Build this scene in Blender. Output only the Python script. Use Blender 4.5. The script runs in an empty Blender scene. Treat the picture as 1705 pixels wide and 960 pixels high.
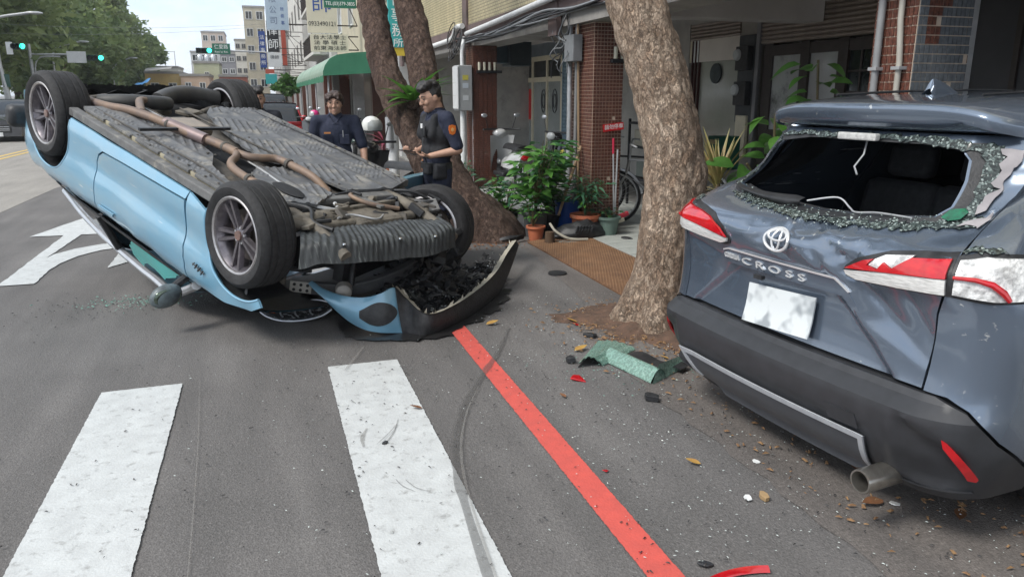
import bpy, bmesh, math, random
import numpy as np
from mathutils import Vector, Matrix, Euler, noise, geometry
random.seed(7)
R = math.radians
PI = math.pi
scene = bpy.context.scene
COL = scene.collection

# ------------------------------------------------------------ camera, sky, sun, exposure
cam_d = bpy.data.cameras.new('camera')
cam = bpy.data.objects.new('camera', cam_d)
COL.objects.link(cam)
cam.location = (0, 0, 1.6)
cam.rotation_euler = (R(90 - 14.3), 0, R(-17.9))
cam_d.sensor_width = 36
cam_d.lens = 36 * 1263 / 1705
cam_d.clip_start = 0.05
cam_d.clip_end = 3000
scene.camera = cam

SUN_EL, SUN_AZ = R(50), R(252)     # azimuth measured clockwise from +Y (down the street)
world = bpy.data.worlds.new('World')
scene.world = world
world.use_nodes = True
wn = world.node_tree
wn.nodes.clear()
w_out = wn.nodes.new('ShaderNodeOutputWorld')
w_bg = wn.nodes.new('ShaderNodeBackground')
w_bg.inputs['Strength'].default_value = 0.1
sky = wn.nodes.new('ShaderNodeTexSky')
sky.sky_type = 'NISHITA'
sky.sun_disc = False
sky.sun_elevation = SUN_EL
sky.sun_rotation = SUN_AZ
sky.air_density = 1.0
sky.dust_density = 2.0
w_tc = wn.nodes.new('ShaderNodeTexCoord')
w_map = wn.nodes.new('ShaderNodeMapping')
w_map.inputs['Scale'].default_value = (1.0, 1.0, 2.2)
w_no = wn.nodes.new('ShaderNodeTexNoise')
w_no.inputs['Scale'].default_value = 3.2
w_no.inputs['Detail'].default_value = 6
w_no.inputs['Roughness'].default_value = 0.55
w_r = wn.nodes.new('ShaderNodeValToRGB')
w_r.color_ramp.elements[0].position = 0.40
w_r.color_ramp.elements[0].color = (5.9, 7.1, 8.7, 1)
w_r.color_ramp.elements[1].position = 0.60
w_r.color_ramp.elements[1].color = (9.3, 9.3, 9.3, 1)
w_mix = wn.nodes.new('ShaderNodeMix')
w_mix.data_type = 'RGBA'
w_mix.inputs['Factor'].default_value = 0.93
L_ = wn.links.new
L_(w_tc.outputs['Generated'], w_map.inputs['Vector'])
L_(w_map.outputs['Vector'], w_no.inputs['Vector'])
L_(w_no.outputs['Fac'], w_r.inputs['Fac'])
L_(sky.outputs['Color'], w_mix.inputs[6])
L_(w_r.outputs['Color'], w_mix.inputs[7])
L_(w_mix.outputs[2], w_bg.inputs['Color'])
L_(w_bg.outputs['Background'], w_out.inputs['Surface'])

sun_d = bpy.data.lights.new('sun', 'SUN')
sun_d.energy = 2.1
sun_d.angle = R(18)
sun_d.color = (1.0, 0.955, 0.89)
sun = bpy.data.objects.new('sun', sun_d)
COL.objects.link(sun)
_sd = Vector((math.sin(SUN_AZ) * math.cos(SUN_EL), math.cos(SUN_AZ) * math.cos(SUN_EL), math.sin(SUN_EL)))
sun.rotation_euler = _sd.to_track_quat('Z', 'Y').to_euler()

scene.view_settings.view_transform = 'Standard'
scene.view_settings.look = 'None'
scene.view_settings.exposure = 0.62
scene.view_settings.gamma = 1.0
scene.view_settings.use_curve_mapping = False
scene.cycles.max_bounces = 8
scene.cycles.transparent_max_bounces = 12
scene.cycles.use_denoising = True

# ------------------------------------------------------------ materials
_M = {}
def rgb(c):
    return (c[0], c[1], c[2], 1.0)
def mat(name, c1, c2=None, scale=6.0, rough=0.6, metal=0.0, bump=0.0, bscale=None, coat=0.0, detail=5,
        lo=0.35, hi=0.65, r2=None, spec=None, emit=None, trans=0.0, stretch=None, c3=None, s3=1.5, f3=(0.55, 0.7), bdist=0.01, leaf=0.0, alpha=1.0):
    """principled material: colour = noise mix of c1,c2 (+ patches of c3), optional bump"""
    if name in _M:
        return _M[name]
    m = bpy.data.materials.new(name)
    m.use_nodes = True
    nt = m.node_tree
    b = nt.nodes['Principled BSDF']
    b.inputs['Base Color'].default_value = rgb(c1)
    b.inputs['Roughness'].default_value = rough
    b.inputs['Metallic'].default_value = metal
    b.inputs['Coat Weight'].default_value = coat
    b.inputs['Coat Roughness'].default_value = 0.06
    b.inputs['Transmission Weight'].default_value = trans
    if spec is not None:
        b.inputs['Specular IOR Level'].default_value = spec
    if emit:
        b.inputs['Emission Color'].default_value = rgb(emit[0])
        b.inputs['Emission Strength'].default_value = emit[1]
    tc = nt.nodes.new('ShaderNodeTexCoord')
    vec = tc.outputs['Object']
    if stretch:
        mp = nt.nodes.new('ShaderNodeMapping')
        mp.inputs['Scale'].default_value = stretch
        nt.links.new(vec, mp.inputs['Vector'])
        vec = mp.outputs['Vector']
    if c2 is not None:
        n = nt.nodes.new('ShaderNodeTexNoise')
        n.inputs['Scale'].default_value = scale
        n.inputs['Detail'].default_value = detail
        n.inputs['Roughness'].default_value = 0.62
        nt.links.new(vec, n.inputs['Vector'])
        rp = nt.nodes.new('ShaderNodeValToRGB')
        rp.color_ramp.elements[0].position = lo
        rp.color_ramp.elements[0].color = rgb(c1)
        rp.color_ramp.elements[1].position = hi
        rp.color_ramp.elements[1].color = rgb(c2)
        nt.links.new(n.outputs['Fac'], rp.inputs['Fac'])
        col = rp.outputs['Color']
        if c3 is not None:
            n3 = nt.nodes.new('ShaderNodeTexNoise')
            n3.inputs['Scale'].default_value = s3
            n3.inputs['Detail'].default_value = 8
            n3.inputs['Roughness'].default_value = 0.7
            nt.links.new(vec, n3.inputs['Vector'])
            mr = nt.nodes.new('ShaderNodeMapRange')
            mr.inputs['From Min'].default_value = f3[0]
            mr.inputs['From Max'].default_value = f3[1]
            nt.links.new(n3.outputs['Fac'], mr.inputs['Value'])
            mx = nt.nodes.new('ShaderNodeMix')
            mx.data_type = 'RGBA'
            nt.links.new(mr.outputs['Result'], mx.inputs['Factor'])
            nt.links.new(col, mx.inputs[6])
            mx.inputs[7].default_value = rgb(c3)
            col = mx.outputs[2]
        nt.links.new(col, b.inputs['Base Color'])
        if r2 is not None:
            mr2 = nt.nodes.new('ShaderNodeMapRange')
            mr2.inputs['From Min'].default_value = lo
            mr2.inputs['From Max'].default_value = hi
            mr2.inputs['To Min'].default_value = rough
            mr2.inputs['To Max'].default_value = r2
            nt.links.new(n.outputs['Fac'], mr2.inputs['Value'])
            nt.links.new(mr2.outputs['Result'], b.inputs['Roughness'])
    if bump:
        nb = nt.nodes.new('ShaderNodeTexNoise')
        nb.inputs['Scale'].default_value = bscale or scale * 6
        nb.inputs['Detail'].default_value = 6
        nt.links.new(vec, nb.inputs['Vector'])
        bp = nt.nodes.new('ShaderNodeBump')
        bp.inputs['Strength'].default_value = bump
        bp.inputs['Distance'].default_value = bdist
        nt.links.new(nb.outputs['Fac'], bp.inputs['Height'])
        nt.links.new(bp.outputs['Normal'], b.inputs['Normal'])
    if alpha < 1.0:
        b.inputs['Alpha'].default_value = alpha
    if leaf:
        tr = nt.nodes.new('ShaderNodeBsdfTranslucent'); ms = nt.nodes.new('ShaderNodeMixShader'); ms.inputs[0].default_value = leaf
        if c2 is not None: nt.links.new(col, tr.inputs['Color'])
        else: tr.inputs['Color'].default_value = rgb(c1)
        nt.links.new(b.outputs[0], ms.inputs[1]); nt.links.new(tr.outputs[0], ms.inputs[2])
        nt.links.new(ms.outputs[0], nt.nodes['Material Output'].inputs['Surface'])
    _M[name] = m
    return m

def glass_mat(name, tint=(0.6, 0.75, 0.72), alpha=0.35, rough=0.03):
    """thin pane: part transparent, part glossy"""
    if name in _M:
        return _M[name]
    m = bpy.data.materials.new(name)
    m.use_nodes = True
    nt = m.node_tree
    b = nt.nodes['Principled BSDF']
    b.inputs['Base Color'].default_value = rgb(tint)
    b.inputs['Roughness'].default_value = rough
    b.inputs['Alpha'].default_value = alpha
    _M[name] = m
    return m

# ------------------------------------------------------------ mesh helpers
class MB:
    def __init__(s):
        s.v = []; s.f = []
    def add(s, vs, fs):
        o = len(s.v)
        s.v += [tuple(p) for p in vs]
        s.f += [tuple(i + o for i in f) for f in fs]
        return s
    def box(s, c, d, rot=None):
        x, y, z = d[0] / 2, d[1] / 2, d[2] / 2
        vs = [Vector((sx * x, sy * y, sz * z)) for sx in (-1, 1) for sy in (-1, 1) for sz in (-1, 1)]
        if rot is not None:
            m = rot if isinstance(rot, Matrix) else Euler(rot).to_matrix()
            vs = [m @ p for p in vs]
        c = Vector(c)
        return s.add([p + c for p in vs], [(0, 1, 3, 2), (4, 6, 7, 5), (0, 4, 5, 1), (2, 3, 7, 6), (0, 2, 6, 4), (1, 5, 7, 3)])
    def box2(s, a, b):
        return s.box([(a[i] + b[i]) / 2 for i in range(3)], [abs(b[i] - a[i]) for i in range(3)])
    def tube(s, pts, r, n=8, cap=True, flat=1.0):
        pts = [Vector(p) for p in pts]
        k = len(pts)
        rs = r if isinstance(r, (list, tuple)) else [r] * k
        t0 = (pts[1] - pts[0]).normalized()
        up = Vector((0, 0, 1)) if abs(t0.z) < 0.9 else Vector((0, 1, 0))
        nx = t0.cross(up).normalized()
        vs = []; fs = []
        for i in range(k):
            t = (pts[min(i + 1, k - 1)] - pts[max(i - 1, 0)]).normalized()
            nx = (nx - t * nx.dot(t)).normalized()
            ny = t.cross(nx)
            for j in range(n):
                a = 2 * PI * j / n
                vs.append(pts[i] + nx * (math.cos(a) * rs[i]) + ny * (math.sin(a) * rs[i] * flat))
        for i in range(k - 1):
            for j in range(n):
                fs.append((i * n + j, i * n + (j + 1) % n, (i + 1) * n + (j + 1) % n, (i + 1) * n + j))
        if cap:
            fs.append(tuple(range(n - 1, -1, -1)))
            fs.append(tuple((k - 1) * n + j for j in range(n)))
        return s.add(vs, fs)
    def lathe(s, prof, n=24, M=None, cap=False):
        """prof: (radius, height) pairs, revolved about local Z (then M)"""
        vs = []; fs = []
        k = len(prof)
        for r, z in prof:
            for j in range(n):
                a = 2 * PI * j / n
                p = Vector((r * math.cos(a), r * math.sin(a), z))
                vs.append(M @ p if M is not None else p)
        for i in range(k - 1):
            for j in range(n):
                fs.append((i * n + j, i * n + (j + 1) % n, (i + 1) * n + (j + 1) % n, (i + 1) * n + j))
        if cap:
            fs.append(tuple(range(n - 1, -1, -1)))
            fs.append(tuple((k - 1) * n + j for j in range(n)))
        return s.add(vs, fs)
    def ell(s, c, r, nu=12, nv=8, M=None):
        vs = []; fs = []
        c = Vector(c)
        for i in range(nv + 1):
            th = PI * i / nv
            for j in range(nu):
                a = 2 * PI * j / nu
                p = Vector((r[0] * math.sin(th) * math.cos(a), r[1] * math.sin(th) * math.sin(a), r[2] * math.cos(th)))
                if M is not None:
                    p = M @ p
                vs.append(p + c)
        for i in range(nv):
            for j in range(nu):
                fs.append((i * nu + j, (i + 1) * nu + j, (i + 1) * nu + (j + 1) % nu, i * nu + (j + 1) % nu))
        return s.add(vs, fs)
    def grid(s, fn, nu, nv):
        vs = [fn(i / nu, j / nv) for i in range(nu + 1) for j in range(nv + 1)]
        fs = [(i * (nv + 1) + j, (i + 1) * (nv + 1) + j, (i + 1) * (nv + 1) + j + 1, i * (nv + 1) + j + 1) for i in range(nu) for j in range(nv)]
        return s.add(vs, fs)
    def poly(s, pts):
        return s.add(pts, [tuple(range(len(pts)))])
    def prism(s, pts, vec):
        n = len(pts)
        v = Vector(vec)
        a = [Vector(p) for p in pts]
        fs = [tuple(range(n - 1, -1, -1)), tuple(range(n, 2 * n))]
        fs += [(i, (i + 1) % n, n + (i + 1) % n, n + i) for i in range(n)]
        return s.add(a + [p + v for p in a], fs)
    def build(s, name, m=None, parent=None, smooth=40, bevel=0.0, weld=True, recalc=True):
        me = bpy.data.meshes.new(name)
        me.from_pydata([tuple(p) for p in s.v], [], s.f)
        if weld or recalc:
            bm = bmesh.new(); bm.from_mesh(me)
            if weld:
                bmesh.ops.remove_doubles(bm, verts=bm.verts, dist=1e-5)
            if recalc:
                bmesh.ops.recalc_face_normals(bm, faces=bm.faces)
            bm.to_mesh(me); bm.free()
        if smooth:
            me.polygons.foreach_set('use_smooth', [True] * len(me.polygons))
            me.set_sharp_from_angle(angle=R(smooth))
        me.update()
        if m is not None:
            me.materials.append(m)
        o = bpy.data.objects.new(name, me)
        COL.objects.link(o)
        if parent is not None:
            o.parent = parent
        if bevel:
            md = o.modifiers.new('bevel', 'BEVEL')
            md.width = bevel; md.segments = 2; md.limit_method = 'ANGLE'; md.angle_limit = R(35)
        return o

def tag(o, label=None, cat=None, group=None, kind=None):
    if label: o['label'] = label
    if cat: o['category'] = cat
    if group: o['group'] = group
    if kind: o['kind'] = kind
    return o
def empty(name, label, cat, loc=(0, 0, 0), rot=(0, 0, 0), group=None, matrix=None):
    o = bpy.data.objects.new(name, None)
    o.empty_display_size = 0.1
    COL.objects.link(o)
    if matrix is not None:
        o.matrix_world = matrix
    else:
        o.location = loc; o.rotation_euler = rot
    return tag(o, label, cat, group)
def inst(src, parent=None, M=None, name=None):
    """a linked copy of one object sharing its mesh"""
    c = src.copy()
    COL.objects.link(c)
    c.parent = parent
    if M is not None:
        c.matrix_local = M
    return c
def copy_tree(o, parent=None):
    c = o.copy(); COL.objects.link(c); c.parent = parent
    for ch in list(o.children):
        copy_tree(ch, c)
    return c
def bake(o):
    """apply modifiers"""
    dg = bpy.context.evaluated_depsgraph_get()
    me = bpy.data.meshes.new_from_object(o.evaluated_get(dg))
    o.modifiers.clear()
    o.data = me
    return o

def inside(p, poly):
    x, y = p
    c = False
    n = len(poly)
    j = n - 1
    for i in range(n):
        xi, yi = poly[i]; xj, yj = poly[j]
        if (yi > y) != (yj > y) and x < (xj - xi) * (y - yi) / (yj - yi) + xi:
            c = not c
        j = i
    return c
def resample(poly, step):
    out = []
    n = len(poly)
    for i in range(n):
        a = Vector(poly[i]); b = Vector(poly[(i + 1) % n])
        k = max(1, int(math.ceil((b - a).length / step)))
        for t in range(k):
            out.append(tuple(a.lerp(b, t / k)))
    return out
def seg_d(p, a, b):
    ax, ay = a; bx, by = b
    dx, dy = bx - ax, by - ay
    l = dx * dx + dy * dy
    t = 0 if l == 0 else max(0, min(1, ((p[0] - ax) * dx + (p[1] - ay) * dy) / l))
    return math.hypot(p[0] - ax - t * dx, p[1] - ay - t * dy)
def patch(mb, outline, fn, cell=0.04, t=0.012, holes=(), sx=1.0, off=0.0):
    """panel: 2-D outline (and holes) laid on the surface fn(u, v, offset) with edges turned in by t"""
    loops = [resample([(p[0] * sx, p[1]) for p in l], cell) for l in [outline] + list(holes)]
    pts = []; edges = []
    for l in loops:
        o = len(pts)
        pts += l
        edges += [(o + i, o + (i + 1) % len(l)) for i in range(len(l))]
    xs = [p[0] for p in loops[0]]; ys = [p[1] for p in loops[0]]
    nx = int((max(xs) - min(xs)) / cell) + 1; ny = int((max(ys) - min(ys)) / cell) + 1
    allseg = [(pts[a], pts[b]) for a, b in edges]
    sa = np.array([s_[0] for s_ in allseg]); sb = np.array([s_[1] for s_ in allseg])
    d = sb - sa; l2 = np.maximum((d ** 2).sum(1), 1e-12)
    for i in range(nx + 1):
        for j in range(ny + 1):
            p = (min(xs) + (i + (0.5 if j % 2 else 0.0)) * cell, min(ys) + j * cell)
            if not inside(p, loops[0]) or any(inside(p, h) for h in loops[1:]):
                continue
            q = np.array(p)
            tt = np.clip(((q - sa) * d).sum(1) / l2, 0, 1)
            if np.min(np.linalg.norm(sa + d * tt[:, None] - q, axis=1)) > cell * 0.45:
                pts.append(p)
    r = geometry.delaunay_2d_cdt([Vector(p) for p in pts], edges, [], 2, 1e-6)
    vs, fs = r[0], r[2]
    if len(loops) > 1:
        fs = [f for f in fs if not any(inside((sum(vs[i][0] for i in f) / len(f), sum(vs[i][1] for i in f) / len(f)), h) for h in loops[1:])]
    base = [Vector(fn(v[0], v[1], off)) for v in vs]
    cnt = {}
    for f in fs:
        for i in range(len(f)):
            e = (f[i], f[(i + 1) % len(f)])
            k = (min(e), max(e))
            cnt[k] = None if k in cnt else e
    rim = {}
    walls = []
    if t:
        for e in cnt.values():
            if e is None: continue
            for q in e:
                if q not in rim:
                    rim[q] = len(base) + len(rim)
            walls.append((e[1], e[0], rim[e[0]], rim[e[1]]))
        ext = [None] * len(rim)
        for q, idx in rim.items():
            ext[idx - len(base)] = Vector(fn(vs[q][0], vs[q][1], off - t))
        base = base + ext
    mb.add(base, [tuple(f) for f in fs] + walls)
    return mb
def sstep(a, b, x):
    t = max(0.0, min(1.0, (x - a) / (b - a)))
    return t * t * (3 - 2 * t)
def text_mesh(body, size=1.0, extrude=0.0, align='CENTER', bold=0.0):
    c = bpy.data.curves.new('lettering', 'FONT')
    c.body = body; c.size = size; c.extrude = extrude; c.align_x = align; c.align_y = 'CENTER'; c.offset = bold
    c.resolution_u = 3
    o = bpy.data.objects.new('lettering', c)
    COL.objects.link(o)
    dg = bpy.context.evaluated_depsgraph_get()
    me = bpy.data.meshes.new_from_object(o.evaluated_get(dg))
    bpy.data.objects.remove(o)
    return me
def text(body, size, m, M, parent=None, extrude=0.004, bold=0.0, width=None, name='lettering'):
    """flat lettering: mesh of the words placed by matrix M (text x -> M x, text y -> M y)"""
    me = text_mesh(body, size, extrude, bold=bold)
    if width and len(me.vertices):
        w = max(v.co.x for v in me.vertices) - min(v.co.x for v in me.vertices)
        for v in me.vertices:
            v.co.x *= width / w
    me.transform(M)
    me.materials.clear(); me.materials.append(m)
    o = bpy.data.objects.new(name, me)
    COL.objects.link(o)
    if parent is not None:
        o.parent = parent
    return o
def frame(o, x, y):
    x = Vector(x).normalized(); y = Vector(y).normalized()
    z = x.cross(y)
    return Matrix(((x.x, y.x, z.x, o[0]), (x.y, y.y, z.y, o[1]), (x.z, y.z, z.z, o[2]), (0, 0, 0, 1)))
def interp(x, xs, ys):
    return float(np.interp(x, xs, ys))
def curve_pts(pts, n=6):
    """Catmull-Rom through pts"""
    P = [Vector(p) for p in pts]
    out = []
    for i in range(len(P) - 1):
        p0 = P[max(i - 1, 0)]; p1 = P[i]; p2 = P[i + 1]; p3 = P[min(i + 2, len(P) - 1)]
        for k in range(n):
            t = k / n
            out.append(0.5 * ((2 * p1) + (p2 - p0) * t + (2 * p0 - 5 * p1 + 4 * p2 - p3) * t * t + (3 * p1 - p0 - 3 * p2 + p3) * t ** 3))
    out.append(P[-1])
    return out

# ------------------------------------------------------------ shared materials
m_black = mat('black_plastic', (0.012, 0.013, 0.015), (0.03, 0.031, 0.034), 20, rough=0.5, bump=0.15)
m_rubber = mat('rubber', (0.010, 0.010, 0.011), (0.024, 0.024, 0.026), 30, rough=0.75, bump=0.2, bscale=120)
m_dark = mat('dark_interior', (0.008, 0.009, 0.011), (0.018, 0.019, 0.022), 8, rough=0.8)
m_steel = mat('galvanised_steel', (0.38, 0.39, 0.4), (0.5, 0.51, 0.52), 9, rough=0.45, metal=0.5)
m_white = mat('white_paint', (0.74, 0.75, 0.75), (0.62, 0.63, 0.62), 14, rough=0.5)
m_chrome = mat('chrome', (0.82, 0.84, 0.86), rough=0.12, metal=1.0)
m_silver = mat('silver_paint', (0.55, 0.57, 0.6), (0.48, 0.5, 0.53), 20, rough=0.3, metal=0.6)
m_red_l = mat('red_lens', (0.55, 0.006, 0.012), (0.42, 0.004, 0.01), 30, rough=0.12, coat=1.0)
m_grey_p = mat('grey_plastic', (0.025, 0.0265, 0.030), (0.034, 0.036, 0.041), 12, rough=0.48, bump=0.08, bscale=300)
m_win = mat('dark_window_glass', (0.012, 0.015, 0.018), (0.02, 0.024, 0.028), 2, rough=0.06, spec=0.6)
m_wood = mat('bare_wood', (0.32, 0.22, 0.13), (0.22, 0.15, 0.09), 9, rough=0.7, stretch=(8, 8, 1))
m_txt_white = mat('white_lettering', (0.8, 0.82, 0.82), rough=0.5)
m_txt_black = mat('black_lettering', (0.025, 0.026, 0.03), rough=0.5)
m_txt_blue = mat('blue_lettering', (0.03, 0.08, 0.3), rough=0.5)
# ------------------------------------------------------------ ground, markings
def asphalt(name, base, dark, light, wet=0.0):
    m = bpy.data.materials.new(name); m.use_nodes = True
    nt = m.node_tree; b = nt.nodes['Principled BSDF']; N = nt.nodes.new; K = nt.links.new
    tc = N('ShaderNodeTexCoord')
    n1 = N('ShaderNodeTexNoise'); n1.inputs['Scale'].default_value = 0.75; n1.inputs['Detail'].default_value = 8; n1.inputs['Roughness'].default_value = 0.65
    n2 = N('ShaderNodeTexNoise'); n2.inputs['Scale'].default_value = 70; n2.inputs['Detail'].default_value = 4; n2.inputs['Roughness'].default_value = 0.8
    vo = N('ShaderNodeTexVoronoi'); vo.inputs['Scale'].default_value = 130
    st = N('ShaderNodeTexNoise'); st.inputs['Scale'].default_value = 2.3; st.inputs['Detail'].default_value = 6
    mp = N('ShaderNodeMapping'); mp.inputs['Scale'].default_value = (1.6, 0.22, 1)
    for n in (n1, n2, vo): K(tc.outputs['Object'], n.inputs['Vector'])
    K(tc.outputs['Object'], mp.inputs['Vector']); K(mp.outputs['Vector'], st.inputs['Vector'])
    r1 = N('ShaderNodeValToRGB')
    r1.color_ramp.elements[0].position = 0.3; r1.color_ramp.elements[0].color = rgb(dark)
    r1.color_ramp.elements[1].position = 0.7; r1.color_ramp.elements[1].color = rgb(light)
    e = r1.color_ramp.elements.new(0.5); e.color = rgb(base)
    mixn = N('ShaderNodeMath'); mixn.operation = 'MULTIPLY_ADD'; mixn.inputs[1].default_value = 0.55
    K(st.outputs['Fac'], mixn.inputs[0]); 
    sc = N('ShaderNodeMath'); sc.operation = 'MULTIPLY'; sc.inputs[1].default_value = 0.45
    K(n1.outputs['Fac'], sc.inputs[0]); K(sc.outputs[0], mixn.inputs[2])
    K(mixn.outputs[0], r1.inputs['Fac'])
    # stones: light and dark specks
    sp = N('ShaderNodeMapRange'); sp.inputs['From Min'].default_value = 0.25; sp.inputs['From Max'].default_value = 0.75
    sp.inputs['To Min'].default_value = 0.55; sp.inputs['To Max'].default_value = 1.5
    K(n2.outputs['Fac'], sp.inputs['Value'])
    vs_ = N('ShaderNodeSeparateColor'); K(vo.outputs['Color'], vs_.inputs['Color'])
    sv = N('ShaderNodeMapRange'); sv.inputs['From Min'].default_value = 0.86; sv.inputs['From Max'].default_value = 1.0
    sv.inputs['To Min'].default_value = 1.0; sv.inputs['To Max'].default_value = 1.3
    K(vs_.outputs[0], sv.inputs['Value'])
    mm = N('ShaderNodeMath'); mm.operation = 'MULTIPLY'; K(sp.outputs[0], mm.inputs[0]); K(sv.outputs[0], mm.inputs[1])
    mx = N('ShaderNodeVectorMath'); mx.operation = 'SCALE'
    K(r1.outputs['Color'], mx.inputs[0]); K(mm.outputs[0], mx.inputs['Scale'])
    K(mx.outputs['Vector'], b.inputs['Base Color'])
    b.inputs['Roughness'].default_value = 0.82
    bp = N('ShaderNodeBump'); bp.inputs['Strength'].default_value = 0.5; bp.inputs['Distance'].default_value = 0.006
    ad = N('ShaderNodeMath'); ad.operation = 'ADD'; K(n2.outputs['Fac'], ad.inputs[0]); K(vo.outputs['Distance'], ad.inputs[1])
    K(ad.outputs[0], bp.inputs['Height']); K(bp.outputs['Normal'], b.inputs['Normal'])
    return m
m_asph = asphalt('asphalt', (0.118, 0.112, 0.109), (0.078, 0.075, 0.073), (0.17, 0.162, 0.156))
m_asph_old = asphalt('old_asphalt', (0.24, 0.225, 0.205), (0.19, 0.18, 0.165), (0.29, 0.275, 0.25))
m_asph_warm = asphalt('dusty_asphalt', (0.125, 0.112, 0.104), (0.085, 0.078, 0.074), (0.17, 0.152, 0.14))

def sheet(name, pts, z, m, jag=0.0, step=0.05, kind='structure'):
    if jag:
        pts = [(x + random.uniform(-jag, jag), y + random.uniform(-jag, jag)) for x, y in resample(pts, step)]
    mb = MB().poly([(x, y, z) for x, y in pts])
    o = mb.build(name, m, smooth=0, weld=False, recalc=False)
    if o.data.polygons[0].normal.z < 0:
        o.data.flip_normals()
    return tag(o, kind=kind)
sheet('road', [(-900, -60), (900, -60), (900, 1600), (-900, 1600)], 0.0, m_asph)
sheet('road_lane', [(-12.5, 6), (-3.62, 6), (-3.55, 15.2), (-3.45, 16), (-3.5, 90), (-12.5, 90)], 0.004, m_asph_old)
sheet('verge', [(1.9, -3), (3.42, -3), (3.42, 7.6), (2.62, 7.7), (2.35, 5.3), (1.95, 4.6)], 0.004, m_asph_warm, jag=0.02, step=0.12)
m_paint_w = mat('road_paint_white', (0.53, 0.55, 0.55), (0.45, 0.465, 0.465), 9, rough=0.6, bump=0.25, bscale=90, c3=(0.26, 0.26, 0.255), s3=19, f3=(0.55, 0.72), detail=9)
m_paint_r = mat('road_paint_red', (0.60, 0.095, 0.075), (0.5, 0.085, 0.07), 14, rough=0.62, bump=0.25, bscale=90, c3=(0.3, 0.05, 0.045), s3=30, f3=(0.62, 0.74), detail=9)
m_paint_y = mat('road_paint_yellow', (0.62, 0.42, 0.10), (0.5, 0.36, 0.12), 12, rough=0.6)
sheet('crosswalk_stripe', [(-0.962, 0.4), (-0.545, 0.4), (-0.54, 4.44), (-0.955, 4.43)], 0.008, m_paint_w, 0.0022, 0.013)
sheet('crosswalk_stripe', [(0.275, 0.3), (0.70, 0.3), (0.692, 4.47), (0.27, 4.465)], 0.008, m_paint_w, 0.0022, 0.013)
sheet('red_kerb_line', [(1.134, 0.6), (1.256, 0.6), (1.268, 5.2), (1.146, 5.3)], 0.008, m_paint_r, 0.002, 0.013)
sheet('yellow_centre_line', [(-6.78, 8), (-6.66, 8), (-6.66, 85), (-6.78, 85)], 0.008, m_paint_y)
sheet('yellow_centre_line', [(-6.5, 8), (-6.38, 8), (-6.38, 85), (-6.5, 85)], 0.008, m_paint_y)
arc = [(-2.0, 7.95), (-1.97, 8.25), (-1.88, 8.6), (-1.72, 8.85), (-1.52, 8.97)]
arc2 = [(-1.52, 9.3), (-1.78, 9.22), (-2.0, 9.02), (-2.14, 8.75), (-2.17, 8.5)]
sheet('lane_arrow', [(-2.27, 7.38), (-1.99, 7.38), (-2.0, 7.95)] + arc[1:] + [(-1.5, 7.88), (-0.72, 9.15), (-1.5, 10.3)] + arc2 +
      [(-2.12, 9.95), (-1.76, 9.95), (-2.18, 12.1), (-2.66, 9.97), (-2.3, 9.95)], 0.008, m_paint_w, 0.006, 0.08)
# tyre marks and scratches left on the surface
m_mark = mat('tyre_mark', (0.085, 0.082, 0.08), (0.12, 0.115, 0.11), 40, rough=0.85, alpha=.42)
m_scr = mat('scratch_dust', (0.26, 0.25, 0.235), (0.19, 0.185, 0.175), 50, rough=0.85, alpha=.4)
def ribbon(name, pts, w, z, m):
    P = curve_pts([(x, y, 0) for x, y in pts], 8)
    L = []; Rr = []
    for i, p in enumerate(P):
        t = (P[min(i + 1, len(P) - 1)] - P[max(i - 1, 0)]).normalized()
        ww = w * (0.35 + 0.65 * math.sin(PI * (i + 1) / (len(P) + 1))) * random.uniform(0.75, 1.2)
        L.append((p.x - t.y * ww / 2, p.y + t.x * ww / 2, z)); Rr.append((p.x + t.y * ww / 2, p.y - t.x * ww / 2, z))
    n = len(P)
    mb = MB().add(L + Rr, [(i + n, i + 1 + n, i + 1, i) for i in range(n - 1)])
    return tag(mb.build(name, m, smooth=0), kind='structure')
ribbon('tyre_mark', [(0.56, 1.2), (0.62, 2.2), (0.70, 2.95), (0.84, 3.46), (1.02, 3.86), (1.3, 4.35), (1.56, 4.9)], 0.05, 0.0125, m_mark)
ribbon('tyre_mark', [(0.585, 1.2), (0.645, 2.2), (0.725, 2.95), (0.868, 3.46), (1.05, 3.86)], 0.012, 0.0165, m_scr)
ribbon('tyre_mark', [(0.43, 3.28), (0.5, 3.42), (0.545, 3.56)], 0.009, 0.0125, m_mark)
ribbon('tyre_mark', [(0.4, 3.3), (0.47, 3.40), (0.53, 3.5)], 0.007, 0.0165, m_mark)
ribbon('tyre_mark', [(0.43, 2.95), (0.45, 2.88), (0.49, 2.82)], 0.006, 0.0125, m_mark)
ribbon('tyre_mark', [(0.47, 2.93), (0.5, 2.85), (0.55, 2.8)], 0.006, 0.0125, m_mark)
ribbon('tyre_mark', [(0.34, 3.3), (0.345, 3.4), (0.38, 3.5)], 0.02, 0.0125, m_scr)
ribbon('scratch', [(0.36, 4.35), (0.42, 4.5), (0.52, 4.75)], 0.014, 0.0165, m_scr)
ribbon('scratch', [(-0.34, 1.7), (-0.36, 2.6), (-0.4, 3.6), (-0.46, 4.6)], 0.005, 0.0125, m_scr)
# oil stain under the wreck
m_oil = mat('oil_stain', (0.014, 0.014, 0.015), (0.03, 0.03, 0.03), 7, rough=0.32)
sheet('oil_stain', [(0.42, 5.2), (0.46, 5.0), (0.58, 4.9), (0.72, 4.84), (0.88, 4.80), (1.0, 4.78), (1.1, 4.86), (1.22, 4.95), (1.3, 5.02), (1.5, 5.25), (1.62, 5.35), (1.9, 5.9), (1.5, 6.1), (0.5, 6.0)], 0.013, m_oil, 0.045, 0.05)

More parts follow.
